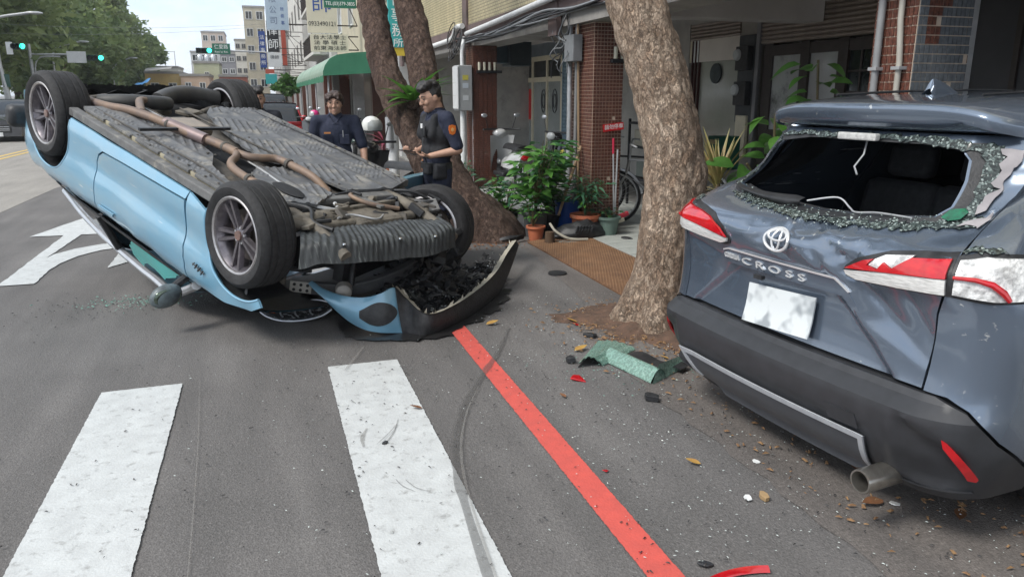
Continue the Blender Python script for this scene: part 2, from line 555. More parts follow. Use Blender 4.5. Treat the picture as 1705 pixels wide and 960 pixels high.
# arcade pavement with tiles
m_pave = mat('pavement_concrete', (0.3, 0.29, 0.27), (0.22, 0.215, 0.2), 4, rough=0.8, bump=0.2, bscale=40, c3=(0.13, 0.125, 0.115), s3=2.0)
pv = MB().box2((3.42, -4, -0.1), (9.0, 46, 0.03)).build('pavement', m_pave, smooth=0)
tag(pv, kind='structure')
m_ptile = mat('pale_floor_tile', (0.44, 0.46, 0.43), (0.34, 0.36, 0.34), 5, rough=0.5, c3=(0.2, 0.2, 0.18), s3=4)
tl = MB().box2((0, 0, 0), (0.285, 0.285, 0.012)).build('tile', m_ptile, pv, smooth=0)
tl.location = (3.46, 5.9, 0.03)
for i in range(6):
    for j in range(34):
        if i or j:
            c = inst(tl, pv); c.location = (3.46 + i * 0.295, 5.9 + j * 0.295, 0.03 + random.uniform(0, 0.002))

# rusty perforated plate lying over the verge
m_rust = mat('rusty_steel', (0.19, 0.095, 0.045), (0.12, 0.06, 0.033), 5, rough=0.8, bump=0.2, c3=(0.26, 0.155, 0.085), s3=7)
pa = Vector((2.70, 5.40, 0)); pb = Vector((2.72, 7.86, 0)); pc = Vector((3.46, 8.15, 0)); pd = Vector((3.40, 5.42, 0))
plate = empty('steel_plate', 'rust brown studded steel plate laid on the verge beside the leaning tree', 'steel plate', (2.7, 5.4, 0.0))
def pl(u, v, z):
    p = pa.lerp(pd, u).lerp(pb.lerp(pc, u), v) - Vector((2.7, 5.4, 0))
    return Vector((p.x, p.y, 0.018 + z + 0.02 * u))
mb = MB()
mb.grid(lambda u, v: pl(u, v, 0), 12, 24)
for (u0, v0, u1, v1) in ((0, 0, 1, 0), (1, 0, 1, 1), (1, 1, 0, 1), (0, 1, 0, 0)):
    mb.grid(lambda a, b, q=(u0, v0, u1, v1): pl(q[0] + (q[2] - q[0]) * a, q[1] + (q[3] - q[1]) * a, -0.012 * b), 10, 1)
mb.build('plate', m_rust, plate, smooth=0)
st = MB()
nu_, nv_ = 24, 74
for i in range(nu_):
    for j in range(nv_):
        u = (i + 0.5 + (0.5 if j % 2 else 0)) / (nu_ + 0.5); v = (j + 0.5) / nv_
        c = pl(u, v, 0.0015); a = 0.011; b_ = 0.0055; h = 0.0045
        if j % 2: a, b_ = a, b_
        st.add([c + Vector((-a, 0, 0)), c + Vector((0, -b_ * 1.5, 0)), c + Vector((a, 0, 0)), c + Vector((0, b_ * 1.5, 0)), c + Vector((0, 0, h))],
               [(0, 1, 4), (1, 2, 4), (2, 3, 4), (3, 0, 4)])
m_stud = mat('worn_stud', (0.33, 0.2, 0.11), (0.22, 0.12, 0.06), 6, rough=0.6)
tag(st.build('stud', m_stud, plate, smooth=0, weld=False), kind='stuff')
# soil round the tree foot
m_soil = mat('soil', (0.13, 0.075, 0.05), (0.07, 0.045, 0.032), 12, rough=0.95, bump=0.6, bscale=60, c3=(0.2, 0.14, 0.1), s3=9)
mb = MB()
def soil(a, b):
    th = 2 * PI * a
    rr = (0.56 + 0.10 * math.sin(3 * th) + 0.06 * math.sin(7 * th + 1) + .10 * noise.noise((3 * math.cos(th), 3 * math.sin(th), 2)) + .07 * noise.noise((9 * math.cos(th), 9 * math.sin(th), 5)) + .04 * noise.noise((24 * math.cos(th), 24 * math.sin(th), 5))) * b
    x, y = 2.6 + rr * math.cos(th) * 1.0, 4.72 + rr * math.sin(th) * 1.15
    return (x, y, 0.002 + 0.085 * (1 - b) ** 1.2 + 0.02 * noise.noise((x * 9, y * 9, 1)) * (1 - b) + 0.012 * noise.noise((x * 25, y * 25, 3)) * (1 - b))
mb.grid(soil, 160, 14)
tag(mb.build('soil', m_soil, smooth=60), kind='structure')
# ------------------------------------------------------------ the arcade building on the right
m_conc = mat('beam_concrete', (0.36, 0.345, 0.33), (0.27, 0.26, 0.245), 3, rough=0.85, c3=(0.18, 0.17, 0.16), s3=2)
m_brown = mat('mauve_brown_render', (0.15, 0.105, 0.1), (0.115, 0.085, 0.08), 3, rough=0.85, c3=(0.075, 0.06, 0.055), s3=1.5)
m_wallg = mat('arcade_wall', (0.44, 0.42, 0.39), (0.32, 0.31, 0.29), 2, rough=0.85, c3=(0.22, 0.21, 0.19), s3=1.2)
m_ceil = mat('arcade_ceiling', (0.6, 0.57, 0.54), (0.5, 0.47, 0.45), 1.5, rough=0.9)
m_grout = mat('tile_grout', (0.58, 0.47, 0.37), (0.46, 0.37, 0.29), 12, rough=0.9)
m_grout_d = mat('dark_grout', (0.13, 0.075, 0.055), (0.1, 0.06, 0.045), 12, rough=0.9)
m_grout_b = mat('grey_grout', (0.28, 0.3, 0.31), (0.2, 0.215, 0.225), 12, rough=0.9)
m_tile_r = mat('red_brown_tile', (0.15, 0.056, 0.038), (0.085, 0.035, 0.026), 55, rough=0.32, detail=1, lo=0.4, hi=0.6, c3=(0.25, 0.11, 0.06), s3=23, f3=(0.6, 0.68))
m_tile_b = mat('blue_grey_tile', (0.125, 0.14, 0.155), (0.09, 0.10, 0.11), 40, rough=0.4, detail=1)
def yellow_tile_material():
    m = bpy.data.materials.new('yellow_mosaic_tile'); m.use_nodes = True
    nt = m.node_tree; b = nt.nodes['Principled BSDF']; N = nt.nodes.new; K = nt.links.new
    tc = N('ShaderNodeTexCoord'); sp = N('ShaderNodeSeparateXYZ'); cb = N('ShaderNodeCombineXYZ')
    K(tc.outputs['Object'], sp.inputs[0]); K(sp.outputs['Y'], cb.inputs['X']); K(sp.outputs['Z'], cb.inputs['Y'])
    br = N('ShaderNodeTexBrick'); K(cb.outputs[0], br.inputs['Vector'])
    br.inputs['Color1'].default_value = (0.62, 0.53, 0.32, 1); br.inputs['Color2'].default_value = (0.5, 0.43, 0.26, 1)
    br.inputs['Mortar'].default_value = (0.25, 0.21, 0.14, 1)
    br.inputs['Scale'].default_value = 1.0; br.inputs['Brick Width'].default_value = 0.095; br.inputs['Row Height'].default_value = 0.047
    br.inputs['Mortar Size'].default_value = 0.006; br.inputs['Bias'].default_value = -0.2
    no = N('ShaderNodeTexNoise'); no.inputs['Scale'].default_value = 1.3; no.inputs['Detail'].default_value = 8
    mp = N('ShaderNodeMapping'); mp.inputs['Scale'].default_value = (1, 1.6, 0.35); K(tc.outputs['Object'], mp.inputs['Vector']); K(mp.outputs[0], no.inputs['Vector'])
    mr = N('ShaderNodeMapRange'); mr.inputs['From Min'].default_value = 0.3; mr.inputs['From Max'].default_value = 0.7; mr.inputs['To Min'].default_value = 0.62; mr.inputs['To Max'].default_value = 1.12
    K(no.outputs['Fac'], mr.inputs['Value'])
    sc = N('ShaderNodeVectorMath'); sc.operation = 'SCALE'; K(br.outputs['Color'], sc.inputs[0]); K(mr.outputs[0], sc.inputs['Scale'])
    K(sc.outputs['Vector'], b.inputs['Base Color']); b.inputs['Roughness'].default_value = 0.45
    bp = N('ShaderNodeBump'); bp.inputs['Distance'].default_value = 0.012; bp.inputs['Strength'].default_value = 0.8
    bp.invert = True
    K(br.outputs['Fac'], bp.inputs['Height']); K(bp.outputs[0], b.inputs['Normal'])
    return m
m_ytile = yellow_tile_material()
bld = empty('arcade_building', 'shop building with yellow tiled upper storey over a dim brick pillared arcade', 'building', (3.5, 8, 0))
BO = Vector((3.5, 8, 0))
def bx(name, a, b, m, parent=bld, bevel=0.0, o=BO):
    mb = MB().box2(Vector(a) - o, Vector(b) - o)
    return mb.build(name, m, parent, smooth=0, bevel=bevel)
# upper storey: panels between mauve strips
bx('upper_wall', (3.53, -4, 2.76), (3.9, 20.0, 7.5), m_conc)
for (y0, y1) in ((-4, 0.6), (0.9, 4.9), (5.2, 9.0), (9.3, 13.28), (13.58, 19.7)):
    bx('tiled_panel', (3.505, y0, 2.762), (3.529, y1, 7.4), m_ytile)
for yc in (0.75, 5.05, 9.15, 13.43, 19.85):
    bx('wall_strip', (3.47, yc - 0.149, 2.3), (3.528, yc + 0.149, 7.5), m_brown)
# two soiled vertical joints in the near panel, then the beam band and its underside
bx('beam', (3.49, -4, 2.545), (4.05, 20.0, 2.758), m_brown)
bx('beam_soffit', (3.56, -4, 2.40), (4.0, 20.0, 2.543), m_conc)
bx('ceiling', (4.05, -4, 2.86), (6.9, 24, 2.98), m_ceil)
bx('ceiling_beam', (4.01, 8.45, 2.5), (6.88, 8.8, 2.858), m_ceil)
bx('ceiling_beam', (4.01, 12.9, 2.5), (6.88, 13.2, 2.858), m_ceil)
bx('ceiling_beam', (4.01, 3.9, 2.5), (6.88, 4.15, 2.858), m_ceil)
# pillars
def tilefield(mb, o, u, v, W, H, tw, th, gap, proud, keep=None):
    o = Vector(o); u = Vector(u); v = Vector(v); n = u.cross(v)
    nu = int(round(W / tw)); nv = int(round(H / th)); tw = W / nu; th = H / nv
    for i in range(nu):
        for j in range(nv):
            if keep and not keep((i + .5) * tw, (j + .5) * th): continue
            if random.random() < 0.012: continue
            d = proud * random.uniform(0.6, 1.2)
            a0, a1, b0, b1 = i * tw + gap / 2, (i + 1) * tw - gap / 2, j * th + gap / 2, (j + 1) * th - gap / 2
            base = [o + u * a + v * b for a, b in ((a0, b0), (a1, b0), (a1, b1), (a0, b1))]
            top = [p + n * d for p in base]
            mb.add(base + top, [(4, 5, 6, 7), (0, 1, 5, 4), (1, 2, 6, 5), (2, 3, 7, 6), (3, 0, 4, 7)])
def pillar(x0, y0, x1, y1, z1, tw, th, gap, mg, mt, extra=None):
    p = bx('pillar', (x0, y0, 0.03), (x1, y1, z1), mg)
    o = BO
    r = MB(); b = MB()
    def fld(orig, u, W, keep_red):
        oo = Vector(orig) - o
        tilefield(r, oo, u, (0, 0, 1), W, z1 - 0.05, tw, th, gap, 0.008, keep_red)
        if keep_red: tilefield(b, oo, u, (0, 0, 1), W, z1 - 0.05, tw, th, gap, 0.008, lambda a, c: not keep_red(a, c))
    fld((x0, y1, 0.04), (0, -1, 0), y1 - y0, None)
    fld((x0, y0, 0.04), (1, 0, 0), x1 - x0, extra)
    fld((x1, y0, 0.04), (0, 1, 0), y1 - y0, None)
    fld((x1, y1, 0.04), (-1, 0, 0), x1 - x0, None)
    t = r.build('tile', mt, p, smooth=0, weld=False, recalc=False); tag(t, kind='stuff')
    if b.v:
        t = b.build('tile', m_tile_b, p, smooth=0, weld=False, recalc=False); tag(t, kind='stuff')
    return p
pillar(3.45, 12.8, 3.86, 13.25, 2.398, 0.09, 0.036, 0.008, m_grout_d, m_tile_r)
pillar(3.66, 8.3, 4.03, 8.96, 2.398, 0.041, 0.041, 0.0075, m_grout, m_tile_r)
pillar(3.80, 3.83, 4.22, 4.17, 2.398, 0.034, 0.055, 0.0068, m_grout, m_tile_r,
       extra=lambda a, c: (0.06 < a < 0.16 and 1.88 < c < 2.12) or (0.14 < a < 0.25 and 2.08 < c))
bx('pillar', (4.224, 3.86, 0.03), (4.3, 4.14, 2.5), m_steel)
# shop fronts along the back of the arcade
bx('shop_wall', (7.25, -4, 0.03), (7.4, 24, 2.98), m_wallg)
bx('shop_wall', (6.92, 20.9, 0.03), (7.25, 24, 2.86), m_wallg)
bx('shop_wall', (6.92, 11.75, 0.03), (7.25, 16.1, 2.86), m_wallg)
bx('shop_wall', (6.92, 9.86, 0.03), (7.25, 10.28, 2.86), mat('pale_pilaster', (0.36, 0.34, 0.3), (0.27, 0.255, 0.23), 4, rough=0.8))
bx('shop_wall', (6.92, 6.32, 0.03), (7.25, 7.48, 2.86), m_wallg)
bx('shop_wall', (6.92, -4, 0.03), (7.25, 4.6, 2.86), m_wallg)
bx('shop_wall', (6.92, 16.1, 2.56), (7.25, 20.9, 2.86), mat('blue_grey_render', (0.16, 0.19, 0.22), (0.12, 0.145, 0.17), 3, rough=0.8))
bx('shop_wall', (6.92, 10.28, 2.72), (7.25, 11.75, 2.86), m_wallg)
bx('shop_wall', (6.92, 7.48, 2.78), (7.25, 9.86, 2.86), m_wallg)
m_cream = mat('cream_frame', (0.72, 0.66, 0.5), (0.62, 0.57, 0.44), 8, rough=0.5)
m_pane_g = mat('frosted_shop_pane', (0.36, 0.39, 0.38), (0.26, 0.285, 0.275), 1.2, rough=0.12, coat=0.6, c3=(0.07, 0.075, 0.075), s3=0.9)
m_dkframe = mat('dark_brown_frame', (0.032, 0.024, 0.022), (0.045, 0.034, 0.03), 12, rough=0.45)
# cream door set
dr = bx('shop_door', (6.93, 17.56, 0.03), (7.02, 17.66, 2.55), m_cream, bevel=0.006)
for y in (18.62, 19.72, 20.78):
    bx('door_frame', (6.93, y - 0.05, 0.03), (7.02, y + 0.05, 2.55), m_cream, dr)
for z in (0.09, 1.98, 2.5):
    bx('door_frame', (6.935, 17.66, z - 0.06), (7.015, 20.73, z + 0.06), m_cream, dr)
for y0, y1 in ((17.66, 18.57), (18.67, 19.67), (19.77, 20.73)):
    bx('pane', (6.965, y0, 0.15), (6.975, y1, 1.92), m_pane_g, dr)
    bx('pane', (6.965, y0, 2.04), (6.975, y1, 2.44), m_win, dr)
bx('red_paper', (6.958, 19.85, 0.95), (6.962, 20.12, 1.75), mat('red_paper', (0.6, 0.02, 0.02), (0.5, 0.03, 0.03), 8, rough=0.6), dr)
m_ironwork = mat('iron_scroll', (0.03, 0.035, 0.04), rough=0.4)
for y in (18.1, 18.9):
    s_ = MB()
    for rr in (0.22, 0.13):
        s_.tube([(6.955 - 3.5, y - 8 + rr * 0.75 * math.cos(a * PI / 8), 1.45 + rr * 1.3 * math.sin(a * PI / 8)) for a in range(17)], 0.012, 5)
    s_.build('scroll', m_ironwork, dr)
# blue roller shutter beside it
m_shutb = mat('blue_grey_shutter', (0.2, 0.29, 0.35), (0.16, 0.235, 0.29), 5, rough=0.45)
sh = bx('roller_shutter', (6.94, 16.15, 0.03), (6.99, 16.2, 2.55), m_shutb)
sl = MB().grid(lambda a, b: Vector((6.955 - 0.018 * abs(math.sin(b * 28 * PI)), 16.2 + a * 1.3, 0.03 + b * 2.5)) - BO, 1, 224)
tag(sl.build('slat', m_shutb, sh, smooth=0), kind='stuff')
bx('shutter_guide', (6.93, 17.5, 0.03), (7.0, 17.56, 2.55), m_shutb, sh)
# white louvre bay further in, with an orange notice
lv = bx('louvre_panel', (6.90, 21.0, 1.6), (6.92, 21.9, 2.7), m_wallg)
for i in range(9):
    s_ = bx('slat', (6.86, 21.03, 1.65 + i * 0.11), (6.9, 21.87, 1.71 + i * 0.11), m_white, lv)
bx('notice', (6.885, 21.1, 1.1), (6.89, 21.9, 1.55), mat('orange_paper', (0.75, 0.12, 0.03), rough=0.6), lv)
bx('door_post', (6.84, 20.92, 0.03), (6.92, 20.99, 2.8), m_white)
# frosted window under a cream panel
wf = bx('shop_window', (6.97, 10.3, 0.3), (6.985, 11.7, 2.12), mat('olive_frosted_pane', (0.34, 0.34, 0.29), (0.27, 0.27, 0.235), 1.5, rough=0.15, coat=0.5))
bx('panel', (6.93, 10.3, 2.12), (7.02, 11.45, 2.46), mat('cream_panel', (0.74, 0.69, 0.62), (0.66, 0.61, 0.55), 2, rough=0.6), wf)
for i, y in enumerate((11.5, 11.6, 11.72)):
    bx('panel', (6.935, y - 0.03, 2.12), (7.02, y + 0.03, 2.46), m_white if i < 2 else m_cream, wf)
for y in (11.455, 11.56, 11.66):
    bx('frame', (6.928, y - 0.012, 0.03), (7.02, y + 0.012, 2.46), mat('oxblood_frame', (0.06, 0.016, 0.014), rough=0.5), wf)
bx('sill', (6.9, 10.3, 0.03), (7.02, 11.44, 0.3), m_wallg, wf)
disc = MB().lathe([(0.0, -0.012), (0.155, -0.012), (0.155, 0.012), (0, 0.012)], 28, Matrix.Translation(Vector((6.95, 10.95, 1.93)) - BO) @ Matrix.Rotation(PI / 2, 4, 'Y'))
disc.build('round_plaque', mat('black_plaque', (0.02, 0.03, 0.035), (0.05, 0.07, 0.075), 9, rough=0.4), wf)
m_roll = mat('brown_roller_slat', (0.36, 0.3, 0.26), (0.28, 0.235, 0.205), 6, rough=0.35, metal=0.2)
def slats(y0, y1, z0, z1, n, parent):
    h = (z1 - z0) / n
    src = None
    for i in range(n):
        if src is None:
            mb = MB().grid(lambda a, b: Vector((-0.028 * math.sin(b * PI) ** 0.7, a * (y1 - y0), b * h * 0.94)), 1, 6)
            src = mb.build('slat', m_roll, parent)
            src.location = Vector((6.93, y0, z0)) - BO
        else:
            c = inst(src, parent); c.location = Vector((6.93 + random.uniform(-.002, .002), y0, z0 + i * h)) - BO
s1 = bx('roller_shutter', (6.94, 7.5, 2.3), (7.0, 9.84, 2.76), m_roll); slats(7.5, 9.84, 2.3, 2.77, 8, s1)
s2 = bx('roller_shutter', (6.94, 10.3, 2.46), (7.0, 11.7, 2.71), m_roll); slats(10.3, 11.7, 2.46, 2.72, 5, s2)
bx('shutter_guide', (6.88, 9.76, 0.03), (6.93, 9.84, 2.8), mat('guide_rail', (0.24, 0.24, 0.25), rough=0.4, metal=0.4), s1)
# dark window doors
m_curt = mat('curtained_pane', (0.5, 0.51, 0.51), (0.36, 0.37, 0.375), 0.9, rough=0.1, coat=0.8, c3=(0.05, 0.052, 0.055), s3=0.8, f3=(0.5, 0.62))
wd = bx('dark_door', (6.94, 9.52, 0.03), (7.04, 9.72, 2.3), m_dkframe, bevel=0.006)
for y in (8.86, 8.78, 8.14, 8.06, 7.54):
    bx('frame', (6.93, y - 0.045, 0.03), (7.03, y + 0.045, 2.29), m_dkframe, wd)
for z in (0.12, 1.05, 2.2):
    bx('frame', (6.94, 7.5, z - 0.07), (7.02, 9.52, z + 0.07), m_dkframe, wd)
for y0, y1, z0, z1, mm in ((8.91, 9.52, 1.12, 2.13, m_curt), (8.19, 8.735, 1.12, 2.13, m_curt), (8.91, 9.52, .19, .98, m_curt), (8.19, 8.735, .19, .98, m_win), (7.59, 8.015, .19, .98, m_win), (7.59, 8.015, 1.12, 2.13, m_win)):
    bx('pane', (6.97, y0, z0), (6.98, y1, z1), mm, wd)
for i in range(1, 4):
    bx('muntin', (6.955, 7.59, 1.12 + i * 0.255 - .012), (6.969, 8.015, 1.12 + i * 0.255 + .012), m_dkframe, wd)
bx('muntin', (6.953, 7.79, 1.12), (6.967, 7.815, 2.13), m_dkframe, wd)
# charcoal panelled front right of the near pillar
pn = bx('charcoal_front', (6.96, 4.6, 0.03), (7.1, 6.32, 2.86), mat('charcoal_panel', (0.04, 0.042, 0.048), (0.055, 0.057, 0.064), 2, rough=0.5))
for y in (4.63, 5.2, 5.75, 6.29):
    bx('frame', (6.93, y - 0.03, 0.03), (6.96, y + 0.03, 2.86), m_dkframe, pn)
# electricity meters and their board on the pilaster
mtr = empty('meter_board', 'two round electricity meters on a dark board on the pale pilaster', 'meter board', (6.9, 10.05, 1.2))
MB().box2((-0.02, -0.2, 0), (0.02, 0.2, 1.25)).build('board', mat('meter_board_paint', (0.035, 0.04, 0.045), (0.06, 0.065, 0.07), 6, rough=0.6), mtr, smooth=0)
for z, d in ((0.92, 0), (0.42, 1)):
    MB().box2((-0.12, -0.16, z - 0.17), (-0.02, 0.14, z + 0.17)).build('meter_case', m_black, mtr, smooth=0, bevel=0.01)
    MB().lathe([(0, 0.02), (0.07, 0.02), (0.085, 0), (0.085, -0.08)], 20, Matrix.Translation((-0.14, 0.08, z + 0.05)) @ Matrix.Rotation(-PI / 2, 4, 'Y')).build('meter_dial', mat('dial_white', (0.5, 0.52, 0.52), rough=0.2), mtr)
MB().box2((-0.06, -0.14, -0.5), (-0.005, 0.12, 0.1)).build('cover', m_cream, mtr, smooth=0, bevel=0.008)
# grey meter cabinet on the far pillar and its conduits
mc = empty('meter_cabinet', 'pale grey utility cabinet on a white pipe before the far brick pillar', 'cabinet', (3.3, 12.95, 0.03))
MB().box2((-0.12, -0.2, 1.31), (0.12, 0.16, 2.05)).build('cabinet', mat('cabinet_grey', (0.4, 0.41, 0.41), (0.33, 0.34, 0.34), 4, rough=0.55, metal=0.1), mc, smooth=0, bevel=0.012)
MB().box2((-0.14, -0.215, 1.34), (-0.121, 0.14, 2.03)).build('door', mat('cabinet_door', (0.62, 0.63, 0.63), (0.55, 0.56, 0.56), 5, rough=0.5), mc, smooth=0, bevel=0.004)
for z, cc in ((1.85, (0.55, 0.5, 0.1)), (1.72, (0.5, 0.55, 0.6)), (1.52, (0.55, 0.57, 0.58))):
    MB().box2((-0.05, -0.2035, z - 0.04), (0.05, -0.2005, z + 0.04)).build('sticker', mat('sticker_%d' % (z * 100), cc, rough=0.5), mc, smooth=0)
MB().tube([(0, 0, 0), (0, 0, 1.31)], 0.05, 12).build('pipe', m_white, mc)
MB().tube(curve_pts([(0.0, 0, 2.05), (0.0, 0, 2.25), (0.03, 0.02, 2.42), (0.1, 0.25, 2.5)]), 0.035, 10).build('pipe', m_white, mc)
MB().tube(curve_pts([(0.16, -0.1, 0.0), (0.16, -0.1, 1.2), (0.19, -0.12, 1.5), (0.2, -0.1, 2.2), (0.26, 0.0, 2.35)]), 0.02, 8).build('conduit', m_steel, mc)
# white tube lamps' sockets row above pillar tiles
for (x, y, n) in ((3.50, 12.77, 4), (3.86, 8.25, 2)):
    lb = empty('wall_light', 'row of %s short pale tubes on a bracket high on the %s brick pillar' % ('four' if n == 4 else 'two', 'far' if n == 4 else 'middle'), 'wall light', (x, y, 2.0))
    for i in range(n):
        MB().lathe([(0, 0.0), (0.025, 0.0), (0.025, 0.13), (0, 0.13)], 10, Matrix.Translation((0.05 + i * 0.09, 0, 0.0))).build('tube', mat('tube_cream', (0.6, 0.57, 0.45), rough=0.4), lb)
    MB().box2((0, -0.03, -0.045), (0.1 + n * 0.085, 0.04, -0.003)).build('bracket', m_dark, lb, smooth=0)
# conduit along the beam and the sagging cables
pp = MB().tube(curve_pts([(3.40, 17.5, 2.53), (3.40, 14.6, 2.56), (3.40, 14.0, 2.6), (3.40, 13.75, 2.74), (3.40, 13.3, 2.74)], 8), 0.045, 10)
tag(pp.build('conduit_pipe', m_white), 'white pipe bent upward along the far part of the mauve beam', 'pipe')
pp = MB().tube(curve_pts([(3.42, 13.1, 2.60), (3.42, 11, 2.66), (3.42, 9.2, 2.72), (3.42, 7, 2.78), (3.42, 2, 2.82)], 6), 0.04, 10)
tag(pp.build('conduit_pipe', m_white), 'white pipe running along the near part of the mauve beam', 'pipe')
m_cable = mat('black_cable', (0.018, 0.018, 0.02), rough=0.6)
m_cable_g = mat('grey_cable', (0.2, 0.21, 0.22), rough=0.6)
cb = empty('cable_bundle', 'tangle of black and grey cables slung under the mauve beam', 'cables', (3.4, 10, 2.5))
for k in range(9):
    z0 = random.uniform(-0.08, 0.06); pts = []
    y = 3.6
    while y > -6:
        pts.append((random.uniform(-0.06, 0.0), y, z0 + random.uniform(-0.06, 0.05) + 0.012 * (3.6 - y))); y -= random.uniform(0.6, 1.6)
    MB().tube(curve_pts(pts, 5), random.choice((0.008, 0.011, 0.015)), 6).build('cable', m_cable if k % 3 else m_cable_g, cb)
for k in range(8):
    c = Vector((-0.1 + random.uniform(-.06, .03), 3.2 + random.uniform(-0.35, 0.5), random.uniform(-0.2, 0.15)))
    rr = random.uniform(0.08, 0.2)
    MB().tube([c + Vector((0.05 * math.sin(a), rr * math.cos(a) * 1.2, rr * math.sin(a))) for a in [i * PI / 9 for i in range(19)]], 0.008, 5).build('cable', m_cable, cb)
for k in range(7):
    y = -1.0 + random.uniform(-0.25, 0.25); z = -0.15
    pts = [(0.15, y, 0.1)]
    for i in range(5):
        pts.append((0.1 + random.uniform(-.06, .06), y + random.uniform(-.14, .14), z - i * random.uniform(0.06, 0.14)))
    MB().tube(curve_pts(pts, 5), 0.008, 5).build('cable', m_cable if k % 2 else m_cable_g, cb)
# poles strapped to the middle pillar, pipes on the near pillar
po = empty('conduit_pole', 'grey conduits standing up the street edge of the middle brick pillar', 'pipe', (3.6, 8.86, 0.03))
MB().tube([(0, 0, 0), (0.0, 0, 1.3), (-0.01, 0, 2.7)], 0.032, 10).build('pipe', m_steel, po)
MB().tube([(0.02, -0.16, 0), (0.02, -0.16, 2.7)], 0.024, 10).build('pipe', mat('dull_pipe', (0.22, 0.22, 0.22), (0.15, 0.15, 0.15), 6, rough=0.6), po)
MB().tube([(0.025, -0.26, 0), (0.03, -0.24, 1.0), (0.0, -0.2, 2.7)], 0.016, 8).build('pipe', m_wood, po)
bxm = MB().box2((-0.09, -0.3, 1.95), (0.03, -0.02, 2.25)); bxm.build('junction_box', mat('jbox', (0.2, 0.21, 0.22), (0.15, 0.155, 0.16), 6, rough=0.5), po, smooth=0, bevel=0.008)
for i, (y, r_, c, mm) in enumerate(((4.09, 0.023, 'grey', mat('grey_pipe', (0.27, 0.275, 0.28), (0.21, 0.215, 0.22), 5, rough=.5)), (3.90, 0.018, 'cream', mat('cream_pipe', (0.42, 0.40, 0.35), (0.34, 0.32, 0.28), 5, rough=.5)))):
    pts = [(3.765, y, 0.03), (3.765, y, 1.75), (3.765, y, 1.8), (3.765, y + (0.0 if i == 0 else 0.03), 2.05), (3.765, y + (0 if i == 0 else 0.035), 2.5)]
    d = empty('drain_pipe', '%s pipe clamped to the front of the near brick pillar' % c, 'pipe', (3.765, y, 0.03))
    MB().tube([Vector(p) - Vector((3.765, y, 0.03)) for p in pts], r_, 10).build('pipe', mm, d)
    MB().box2((-0.03, -0.035, 1.72), (0.03, 0.035, 1.74)).build('clamp', m_steel, d, smooth=0)
# blue box unit under the ceiling
ub = empty('air_conditioner', 'blue grey cased unit hung below the arcade ceiling between the pillars', 'air conditioner', (4.3, 13.6, 2.1))
MB().box2((-0.38, -0.05, 0.05), (0.0, 0.3, 0.42)).build('duct', mat('slate_blue', (0.07, 0.11, 0.14), (0.05, 0.08, 0.1), 4, rough=0.5), ub, smooth=0, bevel=0.01)
MB().box2((0.0, -0.2, 0.0), (0.4, 0.3, 0.42)).build('case', mat('slate_dark', (0.03, 0.045, 0.055), (0.045, 0.06, 0.07), 4, rough=0.5), ub, smooth=0, bevel=0.015)
MB().box2((0.12, 0, 0.42), (0.2, 0.1, 0.75)).build('hanger', m_steel, ub, smooth=0)
# red wall sign on the middle pillar
sg = empty('wall_sign', 'small red sign with white characters on the middle brick pillar', 'sign', (3.79, 8.27, 1.18))
MB().box2((0, -0.012, 0), (0.26, 0.0, 0.085)).build('board', mat('sign_red', (0.5, 0.015, 0.02), rough=0.45), sg, smooth=0).rotation_euler = (0, R(-6), 0)
text('請勿停車', 0.06, m_txt_white, frame((0.13, -0.0125, 0.057), (1, 0, 0.1), (-0.1, 0, 1)), sg, 0.001)
